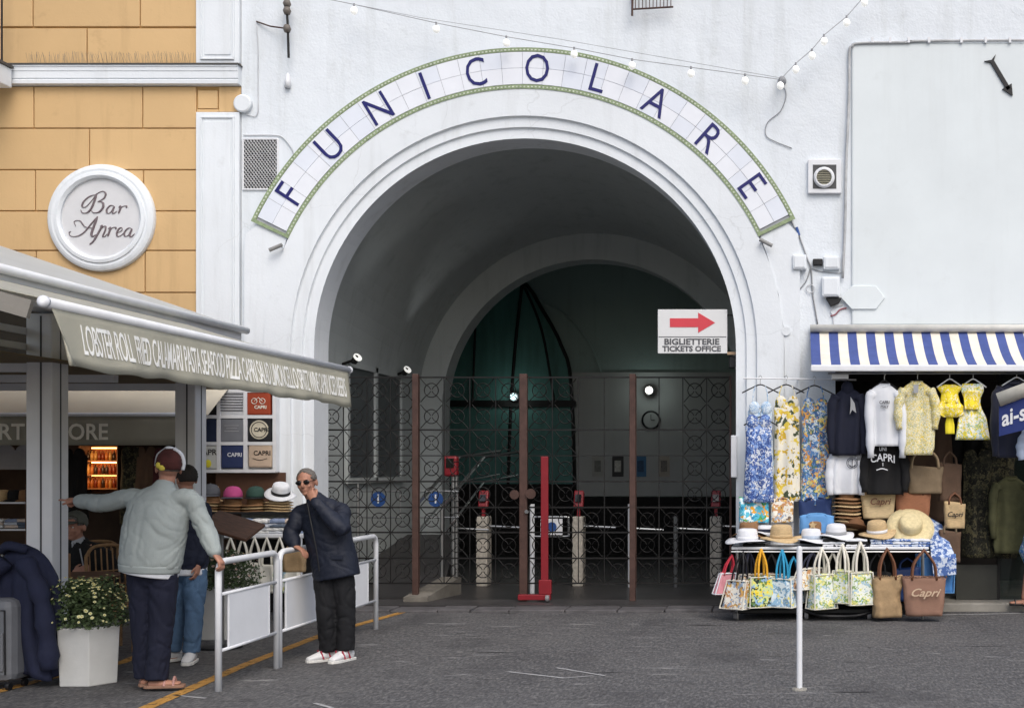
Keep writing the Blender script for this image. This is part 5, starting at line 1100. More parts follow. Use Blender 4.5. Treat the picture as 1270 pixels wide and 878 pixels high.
# ---- bags hanging along the front
YF = YT0-.09
tote('tote_bag', 'small pink and red bag hanging at the left table corner', 896, 737, YF+.05, .17, .22, .08, m_pinkc, m_whitec, m_rh, .18, rot=28, skew=.06, taper=1.2, crumple=.006)
tote('tote_bag', 'clear-sided tile print bag with black handles', 912, 755, YF, .24, .30, .17, m_bagf1, m_cream, m_blackp, .28, skew=.05, rot=-32, taper=1.2, crumple=.006)
tote('tote_bag', 'tile print bag half behind the one with black handles', 929, 745, YF+.12, .20, .28, .13, m_bagf1, m_cream, m_navy, .24, rot=36, taper=1.2, crumple=.006)
tote('tote_bag', 'green and yellow print bag with yellow handles', 944, 753, YF, .27, .32, .17, m_bagf2, m_cream, m_yh, .27, hr=.013, hw=.3, rot=24, taper=1.2, crumple=.006)
tote('tote_bag', 'pale blue print bag with turquoise handles', 970, 753, YF, .25, .30, .17, m_bagf3, m_cream, m_bh, .28, hr=.013, hw=.3, rot=-26, taper=1.2, crumple=.006)
tote('tote_bag', 'small flowered bag hanging tilted beside the white pole', 1000, 731, YF+.02, .28, .22, .13, m_bagf1, m_cream, m_navy, .16, skew=.05, rot=40, taper=1.2, crumple=.006)
tote('tote_bag', 'leaf print bag with white handles nearest the pole', 1019, 755, YF, .24, .36, .17, m_bagf4, m_cream, m_cream, .26, hr=.014, rot=33, taper=1.2, crumple=.006)
tote('tote_bag', 'leaf print bag with white handles, middle of three', 1045, 748, YF+.02, .19, .34, .15, m_bagf4, m_cream, m_cream, .26, hr=.014, rot=-30, taper=1.2, crumple=.006)
tote('tote_bag', 'leaf print bag with white handles beside the jute bag', 1067, 750, YF-.01, .24, .34, .17, m_bagf4, m_cream, m_cream, .30, hr=.014, rot=20, taper=1.2, crumple=.006)
tote('tote_bag', 'tan jute bag with leather handles on the ground', 1100, 765, YF-.02, .31, .42, .14, m_jute, None, m_leather, .28, hr=.013, fringe=m_jute, taper=.96, crumple=.022, rot=12)
t = tote('tote_bag', 'brown canvas bag lettered Capri on the ground at the table end', 1146, 763, YF-.05, .46, .40, .16, m_canvasb, None, m_leather, .27, hr=.014, fringe=m_canvasb, taper=.84, crumple=.014); print_on(t, 'Capri', 1146, 735, YF-.155, .115, mat('faded_print', '#c9b096', .8), shear=.45, sx=1.15)
tote('tote_bag', 'large bright blue vinyl bag behind the brown canvas bag', 1160, 735, YT1-.15, .42, .42, .18, m_bluebag, m_lightb, m_bluebag, .1); tote('tote_bag', 'deep blue vinyl bag between the brown bags', 1125, 745, YT1-.2, .3, .36, .14, m_dbluebag, None, m_dbluebag, .1)
tag(MB().rings([[P(1150, 640, YT1), P(1168, 650, YT1), P(1168, 650, YT1+.03), P(1150, 640, YT1+.03)], [P(1155, 690, YT0+.2), P(1186, 692, YT0+.2), P(1186, 692, YT0+.24), P(1155, 690, YT0+.24)], [P(1158, 715, YT0+.2), P(1186, 712, YT0+.2), P(1186, 712, YT0+.24), P(1158, 715, YT0+.24)]]).part('beach_towel', m_bst, None, origin=P(1160, 690, YT0+.2)), 'blue patterned towel hanging off the table end', 'towel')

tote('tote_bag', 'dark tile print bag hanging behind the yellow-handled one', 957, 742, YF+.16, .24, .26, .10, m_bagf1, m_cream, m_blackp, .2, rot=-20, taper=1.1)
tote('tote_bag', 'blue tile print bag hanging behind the turquoise-handled one', 984, 748, YF+.15, .22, .28, .10, m_bagf3, m_cream, m_bh, .2, rot=25, taper=1.1)
tote('tote_bag', 'leaf print bag hanging behind the white-handled ones', 1033, 745, YF+.17, .24, .28, .12, m_bagf4, m_cream, m_cream, .22, rot=-25, taper=1.1)
tote('tote_bag', 'plain black bag hanging in the shadow behind the jute bag', 1088, 745, YF+.2, .3, .3, .1, m_blk, None, m_blackp, .2)
# ================================================================ LEFT SHOP FRONT AND TERRACE
# grid of folded shirts on the wall
YG = FY-.16
t = thing('display_grid', 'white wall rack of square cubbies holding folded shirts', 'display rack', P(297, 582, YG))
gx0, gx1, gz0, gz1 = X(243, YG), X(344, YG), Z(585, YG), Z(484, YG)
MB().box(gx0, gx1, YG+.02, FY+.0, gz0, gz1).part('back', m_wpaint, t)
cols_, rows_ = [243, 281, 308, 344], [484, 519, 551, 585]
for px in (243.5, 274, 307, 343): MB().box(X(px-2.2, YG), X(px+2.2, YG), YG-.06, YG+.0195, gz0, gz1).part('divider', m_wpaint, t)
for py in (485, 517, 550, 584): MB().box(gx0+.001, gx1-.001, YG-.058, YG+.0192, Z(py+2, YG), Z(py-2, YG)).part('shelf', m_wpaint, t)
sq = [('#17181c', 260, 501, 'black folded shirt in the top row of the wall rack', ''), ('#c9ccd2', 290, 501, 'grey and white striped folded shirt in the wall rack', 'stripe'), ('#9a4128', 323, 500, 'rust red folded shirt with a white bicycle print', 'bike'),
      ('#1f2a44', 260, 534, 'dark blue folded shirt with a faint emblem', ''), ('#75787f', 290, 534, 'mid grey folded shirt in the centre of the wall rack', 'lines'), ('#1f2024', 324, 533, 'black folded shirt with a round cream CAPRI badge', 'badge'),
      ('#c6c9c6', 261, 567, 'pale folded shirt with lettering and a lemon', 'lemon'), ('#2c3860', 291, 566, 'indigo folded shirt with small white lettering', 'word'), ('#c3ae9a', 325, 565, 'beige folded shirt with dark lettering', 'capri')]
for k, (hx, px, py, lab, pr) in enumerate(sq):
    c = P(px, py, YG); o = thing('folded_shirt', lab, 'shirt', c, 'folded shirts on the wall rack'); m = mat('rack_shirt_%d' % k, hx, .85, .1, 8, .2, 160)
    MB().box(c.x-.13, c.x+.13, YG-.052, YG+.0185, c.z-.13, c.z+.13).part('panel', m, o, bevel=.015)
    y = YG-.0545
    if pr == 'stripe':
        for j in range(7): MB().box(c.x-.125, c.x+.125, y-.002, y+.004, c.z+.10-.03*j, c.z+.112-.03*j).part('stripe', m_sgrey, o)
    if pr == 'bike':
        b = MB()
        for dx in (-.045, .045): b.tube([c+Vector((dx+.03*math.cos(q), y-c.y-.001, .02+.03*math.sin(q))) for q in [2*PI*i/14 for i in range(14)]], .004, 4, closed=True)
        b.tube([c+Vector((-.045, y-c.y, .02)), c+Vector((0, y-c.y, .06)), c+Vector((.045, y-c.y, .02))], .004, 4); b.part('print', m_cream, o); print_on(o, 'CAPRI', px, py+5, y, .05, m_cream)
    if pr == 'lines':
        for j, w_ in enumerate((.16, .12, .16)): MB().box(c.x-w_/2, c.x+w_/2, y-.001, y+.003, c.z+.05-.03*j, c.z+.058-.03*j).part('print', m_greyc, o)
    if pr == 'badge':
        MB().lathe([(0, 0), (.105, 0), (.105, .004), (0, .004)], (c.x, y+.003, c.z), 28, rotm('X', 90)).part('badge', mat('cream_badge', '#c9c2ae', .8), o); print_on(o, 'CAPRI', px, py, y-.0035, .06, m_blackp); 
        MB().tube([(c.x+.085*math.cos(q), y-.002, c.z+.085*math.sin(q)) for q in [2*PI*i/24 for i in range(24)]], .004, 4, closed=True).part('badge_ring', m_blackp, o)
    if pr == 'lemon': print_on(o, 'APRI', px, py-6, y, .09, m_blackp); MB().ell(c+Vector((0, y-c.y, -.07)), .035, .005, .045).part('lemon_print', mat('lemon_yellow', '#d8cf3a', .8), o)
    if pr == 'word': print_on(o, 'CAPRI', px, py-2, y, .06, m_whitec)
    if pr == 'capri': print_on(o, 'CAPRI', px, py-3, y, .07, m_dark); MB().tube(spline([c+Vector((-.08, y-c.y, -.03)), c+Vector((0, y-c.y, -.05)), c+Vector((.08, y-c.y, -.03))], 4), .003, 4).part('print', m_dark, o)
# counter under the rack with shelf for hats
YC0, YC1 = FY-.95, FY-.1
cx0, cx1 = X(248, YC0), X(372, YC0)
t = thing('shop_counter', 'white shop counter with a raised hat shelf beside the arch', 'counter', ((cx0+cx1)/2, (YC0+YC1)/2, 0))
zc = Z(662, YC0); MB().box(cx0, cx1, YC0, YC1, zc-.05, zc).part('top', m_wpaint, t, bevel=.01); MB().box(cx0+.03, cx1-.03, YC1-.08, YC1-.05, 0, zc-.05).part('back_panel', m_dark, t)
for x in (cx0+.03, cx1-.03): MB().box(x-.02, x+.02, YC0+.05, YC0+.09, 0, zc-.05).part('leg', m_wpaint, t)
YH = FY-.42; zh = Z(634, YH); MB().box(X(250, YH), X(372, YH), YH-.18, YC1, zh-.02, zh).part('hat_shelf', m_blackp, t, bevel=.004)
MB().box(X(252, YH), X(340, YH), YC1-.03, YC1-.005, zh, Z(586, YH)).part('backboard', mat('brown_board', '#5a3f30', .7, .2), t)
MB().box(X(252, YH), X(252, YH)+.02, YH, YC1, zc, zh).part('bracket', m_blackp, t); MB().box(X(370, YH), X(370, YH)+.02, YH, YC1, zc, zh).part('bracket', m_blackp, t)
def cap(label, px, py, Y, m, mb=None, z=None, rot=0):
    c = P(px, py, Y) if z is None else Vector((X(px, Y), Y, z)); t = thing('baseball_cap', label, 'cap', c, 'caps on the shop shelf')
    MB().lathe([(.098, 0), (.10, .03), (.092, .075), (.065, .115), (.03, .128), (0.004, .13)], c, 22).part('crown', m, t, smooth=True)
    M = rotm('Z', rot); R = []
    for i in range(9):
        a = PI+PI*i/8; R.append([c+(M @ Vector((r*math.cos(a)*w_, r*math.sin(a)*l_, zz))) for r, w_, l_, zz in ((.098, 1, 1, .012), (.13, .85, 1.35, .0), (.13, .85, 1.35, -.005), (.098, 1, 1, .004))])
    MB().rings(R).part('peak', mb or m, t, smooth=True); MB().ell(c+Vector((0, 0, .13)), .01, .01, .006).part('button', mb or m, t)
# stacks of brims below the caps
hs = 0
for px, n, ms in ((262, 4, (m_straw, m_brownstraw)), (289, 3, (m_brownstraw, m_brownstraw)), (317, 3, (m_brownstraw, m_straw)), (345, 4, (m_straw, m_straw))):
    for k in range(n):
        hat('straw_hat', ['%s straw hat, %s from the bottom of the stack under the %s' % (['pale', 'brown'][ms[k % 2] is m_brownstraw], ['first', 'second', 'third', 'fourth'][k], {262: 'grey cap', 289: 'pink cap', 317: 'dark green cap', 345: 'white panama'}[px])][0], px, 0, YH, .155, .09, .07, ms[k % 2], None, z=zh+.012+.03*k, curl=.005, group='straw hats stacked on the shop shelf')
    hs = zh+.012+.03*n
cap('grey knitted cap on the shelf beside the pink one', 261, 0, YH, mat('grey_cap', '#5f6166', .85), z=zh+.17); cap('bright pink cap with a navy peak', 289, 0, YH, mat('pink_cap', '#bf4f86', .85), m_navy, z=zh+.145)
cap('dark green cap with a black peak', 317, 0, YH, mat('green_cap', '#2f4a42', .85), m_blackp, z=zh+.145); hat('panama_hat', 'white panama hat with black band on the shop shelf', 348, 0, YH-.03, .165, .095, .12, m_whath, m_blackp, z=zh+.19, tilt=(20, 14), curl=.012)
hat('straw_hat', 'tall pale straw cone hat behind the grey cap', 262, 0, YH+.12, .12, .085, .15, m_straw, None, z=zh+.13)
# folded clothes on the counter
random.seed(21); pale = [mat('fold_%d' % i, h, .85, .08, 8, .25, 120) for i, h in enumerate(('#cfd0d2', '#9fb0cc', '#d8d8d6', '#7d8aa4', '#c9b8aa', '#b9bdc4', '#55606e'))]
cn = ['white', 'light blue', 'off-white', 'slate blue', 'beige', 'pale grey', 'dark slate']
for i, px in enumerate((264, 285, 306, 327, 348, 366)):
    for j, Y in enumerate((YC0+.14, YC0+.38)):
        k1, k2, k3 = (i*3+j*2) % 7, (i*2+j*3+1) % 7, (i+j*4+2) % 7
        pos = ['by the counter\'s shop end', 'next to the shop end', 'below the pink cap', 'below the green cap', 'below the panama hat', 'by the arch'][i]; rw = ['front', 'back'][j]
        folded(px, 0, Y, .17, .2, 3, [pale[k1], pale[k2], pale[k3]], ['%s folded shirt at the bottom of the %s pile %s' % (cn[k1], rw, pos), '%s folded shirt in the middle of the %s pile %s' % (cn[k2], rw, pos), '%s folded shirt on top of the %s pile %s' % (cn[k3], rw, pos)], z0=zc+.001, th=.032 if j == 0 else .05, group='folded garments on the counter')
# cotton bags hanging under the counter
for i, px in enumerate((286, 301, 316, 331, 347, 362)):
    tote('cotton_bag', ['plain white cotton bag hanging under the counter %s' % p for p in ('at its shop end', 'beside the end one', 'below the green cap', 'below the panama hat', 'with printed leaves', 'nearest the arch')][i], px, 735, YC0-.06, .17, .30, .05, m_cream if i != 4 else m_bagf4, None, m_cream, .26, hr=.010, hw=.5, group='cotton bags under the counter')
MB_ = MB().tube([(cx0, YC0-.03, zc-.04), (cx1, YC0-.03, zc-.04)], .008, 6).part('hanging_bar', m_chrome, bpy.data.objects['shop_counter'])
tote('paper_bag', 'small brown paper bag resting on the long barrier', 365, 709, 11.0, .22, .2, .08, m_jute, None, m_jute, .05)
# lit bottle shelves and dim goods inside the shop
YD = 15.6
t = thing('bottle_shelf', 'warmly lit wooden shelves of amber bottles inside the shop', 'shelf', P(128, 610, YD))
for py in (571, 588, 605): MB().box(X(105, YD), X(151, YD), YD-.12, YD+.15, Z(py+1.5, YD), Z(py, YD)).part('board', mat('lit_wood', '#b07a4c', .6), t)
MB().box(X(104, YD), X(152, YD), YD+.15, YD+.17, Z(612, YD), Z(553, YD)).part('back', mat('warm_back', '#7a4c30', .7), t)
for px in (104, 151): MB().box(X(px, YD), X(px+1.3, YD), YD-.12, YD+.15, Z(612, YD), Z(553, YD)).part('side', m_wood, t)
m_amb = [mat('amber_%d' % i, h, .25, .2, 6, 0, spec=.6) for i, h in enumerate(('#c9793a', '#8c3d22', '#d9a45a', '#3a2a22'))]
random.seed(9); first = {}
for r, py in enumerate((571, 588, 605)):
    for i in range(9):
        px = 109.5+i*4.6; c = P(px, py, YD-.03); k = random.randrange(4); nm = ['amber', 'dark red', 'golden', 'black'][k]
        o = MB().lathe([(0, 0), (.02, 0), (.021, .07), (.017, .09), (.008, .105), (.008, .13), (0, .13)], c, 10).part('bottle', m_amb[k], None, smooth=True, origin=c); tag(o, '%s bottle on the %s lit shelf board' % (nm, ['top', 'middle', 'bottom'][r]), 'bottle', 'bottles on the lit shelves')
for py in (556, 574, 590):
    o = MB().box(X(108, YD), X(148, YD), YD+.10, YD+.12, Z(py, YD), Z(py-1.2, YD)).part('light_strip', mat('warm_strip', '#ffb36a', .4, 0, 3, 0, emit=9), t)
gl = lamp_light((0, 0, 0), 6, (1, .6, .3), .2); gl.parent = t; gl.location = (0, -.35, .35)
# clothes and hats on the racks inside
for k, (px, py, w, h, m, lab) in enumerate(((92, 560, .16, .8, m_blk, 'black garment hanging in the dim shop beside the bottles'), (165, 558, .15, .9, m_camo, 'dark patterned garment hanging right of the bottles'), (182, 558, .14, 1.0, m_dbrown, 'dark brown garment hanging in the dim shop'), (205, 560, .15, .9, mat('maroon_cloth', '#4a2228', .85), 'maroon garment hanging behind the pointing man'), (216, 560, .12, .8, m_navy, 'navy garment hanging near the second pergola post'), (20, 555, .35, .24, m_greyc, 'grey garment hung flat above the shop hats'))):
    dress('shop_garment', lab, px, py, 14.9, w, w*1.1, h, m, .03, k+20, group='garments inside the dim shop', cat='garment')
YJ = 14.2; t = thing('goods_shelf', 'dark shop shelf of hats and folded shirts left of the pergola post', 'shelf', P(20, 700, YJ))
for py in (622, 655): MB().box(X(-90, YJ), X(42, YJ), YJ-.15, YJ+.3, Z(py+2, YJ), Z(py, YJ)).part('board', m_alu, t)
for px in (-90, 41): MB().box(X(px, YJ), X(px+2, YJ), YJ-.15, YJ+.3, 0, Z(600, YJ)).part('side', m_wood, t)
for i, px in enumerate((-20, 2, 20, 34)):
    hat('shop_hat', ['brown felt hat on the dim shelf end', 'dark straw hat on the dim shelf', 'black felt hat on the dim shelf', 'brown straw hat on the dim shelf by the post'][i], px, 0, YJ, .14, .09, .12, [m_brownstraw, m_straw, m_blk, m_brownstraw][i], None, z=Z(621, YJ)+.01, curl=.004); folded(px, 0, YJ-.02, .16, .2, 3, [pale[(i*2) % 7], pale[(i+3) % 7], pale[(i+1) % 7]], ['%s folded shirt %s the pile below the %s' % (cn[q], w_, ['felt hat at the shelf end', 'dark straw hat', 'black felt hat', 'brown hat by the post'][i]) for q, w_ in (((i*2) % 7, 'under'), ((i+3) % 7, 'inside'), ((i+1) % 7, 'topping'))], z0=Z(654, YJ)+.001, th=.035, group='folded garments on the dim shelf')

# ---- planters with flowers
m_plant = mat('white_planter', '#cdcdca', .6, .1, 4, .1, 40)
def planter(label, px, py, w, h, nfl, flc, seed):
    Y = GY(py); x = X(px, Y); t = thing('planter', label, 'planter', (x, Y, 0)); rnd = random.Random(seed)
    def hexa(r, z): return [(x+r*math.cos(a), Y+r*math.sin(a), z) for a in [PI/3*k for k in range(6)]]
    o = MB().rings([hexa(w*.53, 0), hexa(w*.58, h), hexa(w*.54, h), hexa(w*.5, h-.06)]).part('pot', m_plant, t, bevel=.008)
    MB().lathe([(0, h-.07), (w*.48, h-.07), (w*.48, h-.05), (0, h-.04)], (x, Y, 0), 12).part('soil', m_dark, t)
    lf = MB(); fw = MB(); ct = MB()
    for i in range(3200):
        a, u, v = rnd.uniform(0, 2*PI), rnd.random()**.4, rnd.uniform(-.15, 1)
        ph = v*PI/2; lum = 1+.18*noise.noise(Vector((math.cos(a)*2.2, math.sin(a)*2.2, v*2+seed))); r = w*.76*math.cos(ph*.9)*u*lum; p = Vector((x+r*math.cos(a), Y+r*math.sin(a), h+.02+(.31*lum*math.sin(ph) if ph > 0 else .12*ph)*u))
        d = Vector((rnd.uniform(-1, 1), rnd.uniform(-1, 1), rnd.uniform(-.3, 1))).normalized(); s = d.orthogonal().normalized()*rnd.uniform(.006, .011); L = rnd.uniform(.02, .04)
        lf.face(p-s*.3, p+d*L*.5-s, p+d*L, p+d*L*.5+s)
    lf.part('foliage', mat('dark_leaf', '#465634', .6, .5, 14, 0), t, kind='stuff')
    for i in range(40): 
        a = rnd.uniform(0, 2*PI); r = w*.3*rnd.random(); lf2 = None
    for i in range(nfl):
        a = rnd.uniform(0, 2*PI); v = rnd.uniform(.0, 1); ph = v*PI/2; lum = 1+.16*noise.noise(Vector((math.cos(a)*2.2, math.sin(a)*2.2, v*2+seed))); r = w*.76*math.cos(ph*.9)*lum; p = Vector((x+r*math.cos(a), Y+r*math.sin(a), h+.03+.31*math.sin(ph)*lum)); nrm = Vector((math.cos(a)*math.cos(ph), math.sin(a)*math.cos(ph), math.sin(ph)+.3)).normalized()
        e1 = nrm.orthogonal().normalized(); e2 = nrm.cross(e1); rr = rnd.uniform(.007, .0145)
        for k in range(7):
            q = 2*PI*k/7; dd = e1*math.cos(q)+e2*math.sin(q); sd_ = nrm.cross(dd)*rr*.35
            fw.face(p+dd*rr*.2-sd_*.5, p+dd*rr*.8-sd_+nrm*.004, p+dd*rr*1.1+nrm*.002, p+dd*rr*.8+sd_+nrm*.004, p+dd*rr*.2+sd_*.5)
        ct.ell(p+nrm*.003, rr*.35, rr*.35, rr*.3, n=6, m=4)
    f = fw.part('blossoms', mat('blossom_'+flc, flc, .7, .15, 30, 0), t, kind='stuff'); ct.part('flower_hearts', mat('flower_heart', '#c9b23a', .7), t, kind='stuff')
planter('white six-sided planter of small cream flowers by the draped jacket', 110, 846, .40, .43, 190, '#d9d8a8', 1)
planter('white planter of faded pink flowers behind the short barrier', 276, 790, .44, .48, 70, '#c7a9a4', 2)
# ---- menu stand
YM = 10.75; t = thing('menu_stand', 'dark tilted menu lectern on a steel pole behind the barriers', 'menu stand', (X(276, YM), YM, 0))
MB().tube([(X(274, YM), YM, 0), (X(274, YM), YM, Z(655, YM))], .025, 10).part('pole', m_chrome, t); MB().lathe([(0, 0), (.18, 0), (.18, .02), (.03, .03), (0, .03)], (X(274, YM), YM, 0), 24).part('base', m_blackp, t)
MB().cbox((X(288, YM), YM, Z(652, YM)), .44, .34, .03, rotm('Y', 17) @ rotm('X', 22)).part('board', m_wood, t, bevel=.008)
# ---- suitcase with draped navy jacket
YK = GY(853); xk = X(9, YK)
t = thing('suitcase', 'dark grey wheeled suitcase standing under a draped navy jacket', 'suitcase', (xk, YK, 0))
m_case = mat('grey_suitcase', '#6d6f74', .6, .15, 6, .15, 60)
MB().box(xk-.22, xk+.12, YK-.13, YK+.13, .06, .66).part('shell', m_case, t, bevel=.06); MB().box(xk-.16, xk+.06, YK-.145, YK-.125, .14, .42).part('front_pocket', m_case, t, bevel=.02)
MB().tube([(xk-.17, YK-.132, .12), (xk-.17, YK-.14, .58), (xk+.07, YK-.14, .58), (xk+.07, YK-.132, .12)], .006, 6).part('zip', m_blackp, t)
for x in (xk-.16, xk+.07):
    for y in (YK-.09, YK+.09): MB().lathe([(0, -.012), (.028, -.012), (.03, 0), (.028, .012), (0, .012)], (x, y, .03), 14, rotm('Y', 90)).part('wheel', m_blackp, t)
for x in (xk-.1, xk+.05): MB().tube([(x, YK+.1, .6), (x, YK+.1, .98)], .009, 8).part('telescopic_rod', m_chrome, t)
MB().tube([(xk-.12, YK+.1, .98), (xk+.07, YK+.1, .98)], .016, 8).part('handle', m_blackp, t)
t = thing('navy_jacket', 'navy blue jacket draped over the suitcase handle', 'jacket', (xk, YK+.05, .1)); R = []
m_njc = mat('navy_jacket_cloth', '#1f243c', .85, .2, 7, .3, 120)
for j in range(25):
    u = j/24; z = 1.04-.96*u; a = interp([(0, .03), (.03, .09), (.1, .15), (.25, .19), (.6, .22), (1, .21)], u); bd = interp([(0, .02), (.05, .07), (.3, .13), (1, .12)], u); ring = []
    for i in range(56):
        q = 2*PI*i/56; f = 1+.16*min(1, u*2.5)*math.sin(5*q+1.2*math.sin(3*u)+.4)+.07*min(1, u*3)*math.sin(11*q+4*u)
        ring.append((xk+.04+.10*u+a*f*math.cos(q)+.02*math.sin(7*u), YK+.10+bd*f*math.sin(q), z+.03*math.sin(q*3+1)*u))
    R.append(ring)
MB().rings(R).part('drape', m_njc, t, smooth=True)
def slv(pts, r): p = spline(pts, 6); MB().tube(p, [r*(1+.16*math.sin(i*1.3)+.08*math.sin(i*2.9)) for i in range(len(p))], 14).part('sleeve', m_njc, t, smooth=True)
slv([(xk+.12, YK+.0, .93), (xk+.24, YK-.02, .72), (xk+.30, YK-.02, .42), (xk+.31, YK-.01, .14)], .062); slv([(xk-.0, YK-.02, .93), (xk-.10, YK-.06, .80), (xk-.16, YK-.1, .68)], .06)
MB().tube(spline([(xk-.06, YK+.04, 1.0), (xk+.02, YK-.01, 1.035), (xk+.12, YK+.04, 1.0)], 5), .035, 10).part('collar', m_njc, t, smooth=True)
# ---- terrace chairs and tables
m_rattan = mat('rattan', '#8a6a48', .7, .3, 30, .4, 90)
def chair(label, x, y, rot):
    t = thing('rattan_chair', label, 'chair', (x, y, 0), 'rattan terrace chairs'); M = rotm('Z', rot)
    def q(a, b_, c_): return Vector((x, y, 0))+M @ Vector((a, b_, c_))
    for sx in (-1, 1):
        MB().tube([q(sx*.2, -.19, 0), q(sx*.2, -.2, .44)], .014, 8).part('leg', m_rattan, t); MB().tube(spline([q(sx*.2, .2, 0), q(sx*.2, .2, .45), q(sx*.18, .25, .85)], 4), .014, 8).part('leg', m_rattan, t)
        MB().tube(spline([q(sx*.2, -.18, .44), q(sx*.24, -.1, .63), q(sx*.23, .1, .66), q(sx*.19, .23, .66)], 4), .012, 6).part('armrest', m_rattan, t)
    MB().box(-.21, .21, -.21, .21, .43, .46).xf(lambda p: q(*p)).part('seat', m_rattan, t, bevel=.012)
    MB().tube(spline([q(-.18, .25, .85), q(-.1, .26, .93), q(.1, .26, .93), q(.18, .25, .85)], 4), .014, 8).part('back_rail', m_rattan, t)
    for i in range(7): a = -.15+.05*i; MB().tube([q(a, .215, .46), q(a, .255, .915-.3*a*a*4)], .006, 6).part('back_slat', m_rattan, t)
    for z in (.6, .72): MB().tube([q(-.19, .235, z), q(.19, .235, z)], .006, 6).part('back_slat', m_rattan, t)
chair('rattan chair carrying the seated man', X(105, 10.6), 10.65, 10); chair('rattan chair beside the seated man, near the pointing man', X(150, 10.2), 10.25, 60); chair('rattan chair behind the draped jacket', X(12, 10.0), 10.05, 180)
t = thing('cafe_table', 'small round cafe table in front of the seated man', 'table', (X(98, 9.9), 9.9, 0)); c = (X(98, 9.9), 9.9, 0)
MB().lathe([(0, .70), (.29, .70), (.30, .715), (.29, .73), (0, .73)], c, 28).part('top', m_wood, t); MB().tube([(c[0], c[1], 0), (c[0], c[1], .7)], .03, 10).part('column', m_blackp, t); MB().lathe([(0, 0), (.2, 0), (.2, .02), (.03, .05), (0, .05)], c, 20).part('foot', m_blackp, t)
tag(MB().box(X(80, 9.6), X(86, 9.6), 9.58, 9.62, .73, .92).part('menu_card', mat('brown_card', '#8a6748', .7), None, origin=(X(83, 9.6), 9.6, .73), bevel=.003), 'brown menu card standing on the cafe table', 'menu')
# ================================================================ PEOPLE
def limb(b, pts, rads, side=None, n=16, k=4, c0=1.0, c1=1.0):
    """tapered limb with elliptical sections (half width along side, half depth) and rounded ends"""
    rads = [(r, r) if not isinstance(r, tuple) else r for r in rads]
    pp = spline(pts, k); rr = spline([Vector((r[0], r[1], 0)) for r in rads], k); m = len(pp); R = []; s = Vector(side) if side is not None else None
    for i in range(m):
        d = (pp[min(i+1, m-1)]-pp[max(i-1, 0)]).normalized()
        if s is None: s = d.orthogonal()
        s2 = (s-d*s.dot(d)).normalized(); f = d.cross(s2)
        if side is None: s = s2
        ring = lambda c, u: [c+(s2*rr[i].x*math.cos(q)+f*rr[i].y*math.sin(q))*u for q in [2*PI*j/n for j in range(n)]]
        e = min(rr[i].x, rr[i].y)
        if i == 0: R += [ring(pp[0]-d*e*.9*c0, .25), ring(pp[0]-d*e*.6*c0, .72 if c0 == 1 else .93)]
        R.append(ring(pp[i], 1))
        if i == m-1: R += [ring(pp[i]+d*e*.6*c1, .72 if c1 == 1 else .93), ring(pp[i]+d*e*.9*c1, .25)]
    return b.rings(R)
def remeshed(b, name, m, parent, vox=.008, smooth=3, wrinkle=0, freq=7, label=None, seed=0, zs=1.3):
    me0 = b.mesh('tmp'); o = bpy.data.objects.new('tmp', me0); COL.objects.link(o)
    md = o.modifiers.new('r', 'REMESH'); md.mode = 'VOXEL'; md.voxel_size = vox
    if smooth: ms = o.modifiers.new('s', 'SMOOTH'); ms.factor = .5; ms.iterations = smooth
    dg = bpy.context.evaluated_depsgraph_get(); dg.update(); me = bpy.data.meshes.new_from_object(o.evaluated_get(dg)); bpy.data.objects.remove(o); bpy.data.meshes.remove(me0)
    off = ORG[parent]; sv = Vector((seed*3.1, seed*1.7, 0))
    nr = [v.normal.copy() for v in me.vertices]
    for v, nn in zip(me.vertices, nr):
        if wrinkle:
            p = v.co*freq+sv; q = Vector((p.x, p.y, p.z*zs)); q = q+noise.noise_vector(q*.6)*.8
            r1_ = max(0, 1-abs(noise.noise(q*1.1+Vector((5, 2, 1))))*5); r2_ = max(0, 1-abs(noise.noise(q*2.1+Vector((1, 7, 3))))*5); w = .5*noise.noise(q*.8)-.55*r1_-.3*r2_+.2
            v.co += nn*wrinkle*w
        v.co -= off
    for p in me.polygons: p.use_smooth = True
    me.materials.clear(); me.materials.append(m); me.name = name
    o = bpy.data.objects.new(name, me); COL.objects.link(o); o.parent = parent; ORG[o] = off
    if label: o['label'] = label
    return o
def hand(b, wr, d, n, thumb=1, curl=(25, 30, 20), k=1.0, point=False):
    d = Vector(d).normalized(); n = Vector(n); n = (n-d*n.dot(d)).normalized(); lat = d.cross(n)*thumb
    limb(b, [wr-d*.02, wr+d*.03*k, wr+d*.085*k], [(.027*k, .022*k), (.036*k, .018*k), (.040*k, .014*k)], lat, 14, 3)
    for i, L in enumerate((.072, .080, .074, .058)):
        p = wr+d*.082*k+lat*(.030-.0195*i)*k; dd = d.copy(); pts = [p-d*.015]; c3 = curl if not (point and i == 0) else (0, 4, 4)
        for sgm, cu in zip((.45, .3, .25), c3):
            dd = (Matrix.Rotation(math.radians(cu), 3, d.cross(n)) @ dd).normalized(); p = p+dd*L*k*sgm; pts.append(p)
        limb(b, pts, [.0092*k, .0092*k, .0084*k, .0072*k], None, 8, 2)
    p = wr+d*.022*k+lat*.028*k; t1 = p+(lat*.55+d*.75+n*.25).normalized()*.042*k; t2 = t1+(lat*.15+d*.9+n*.35).normalized()*.032*k
    limb(b, [p-lat*.012, t1, t2], [.0125*k, .0105*k, .0085*k], None, 8, 2)
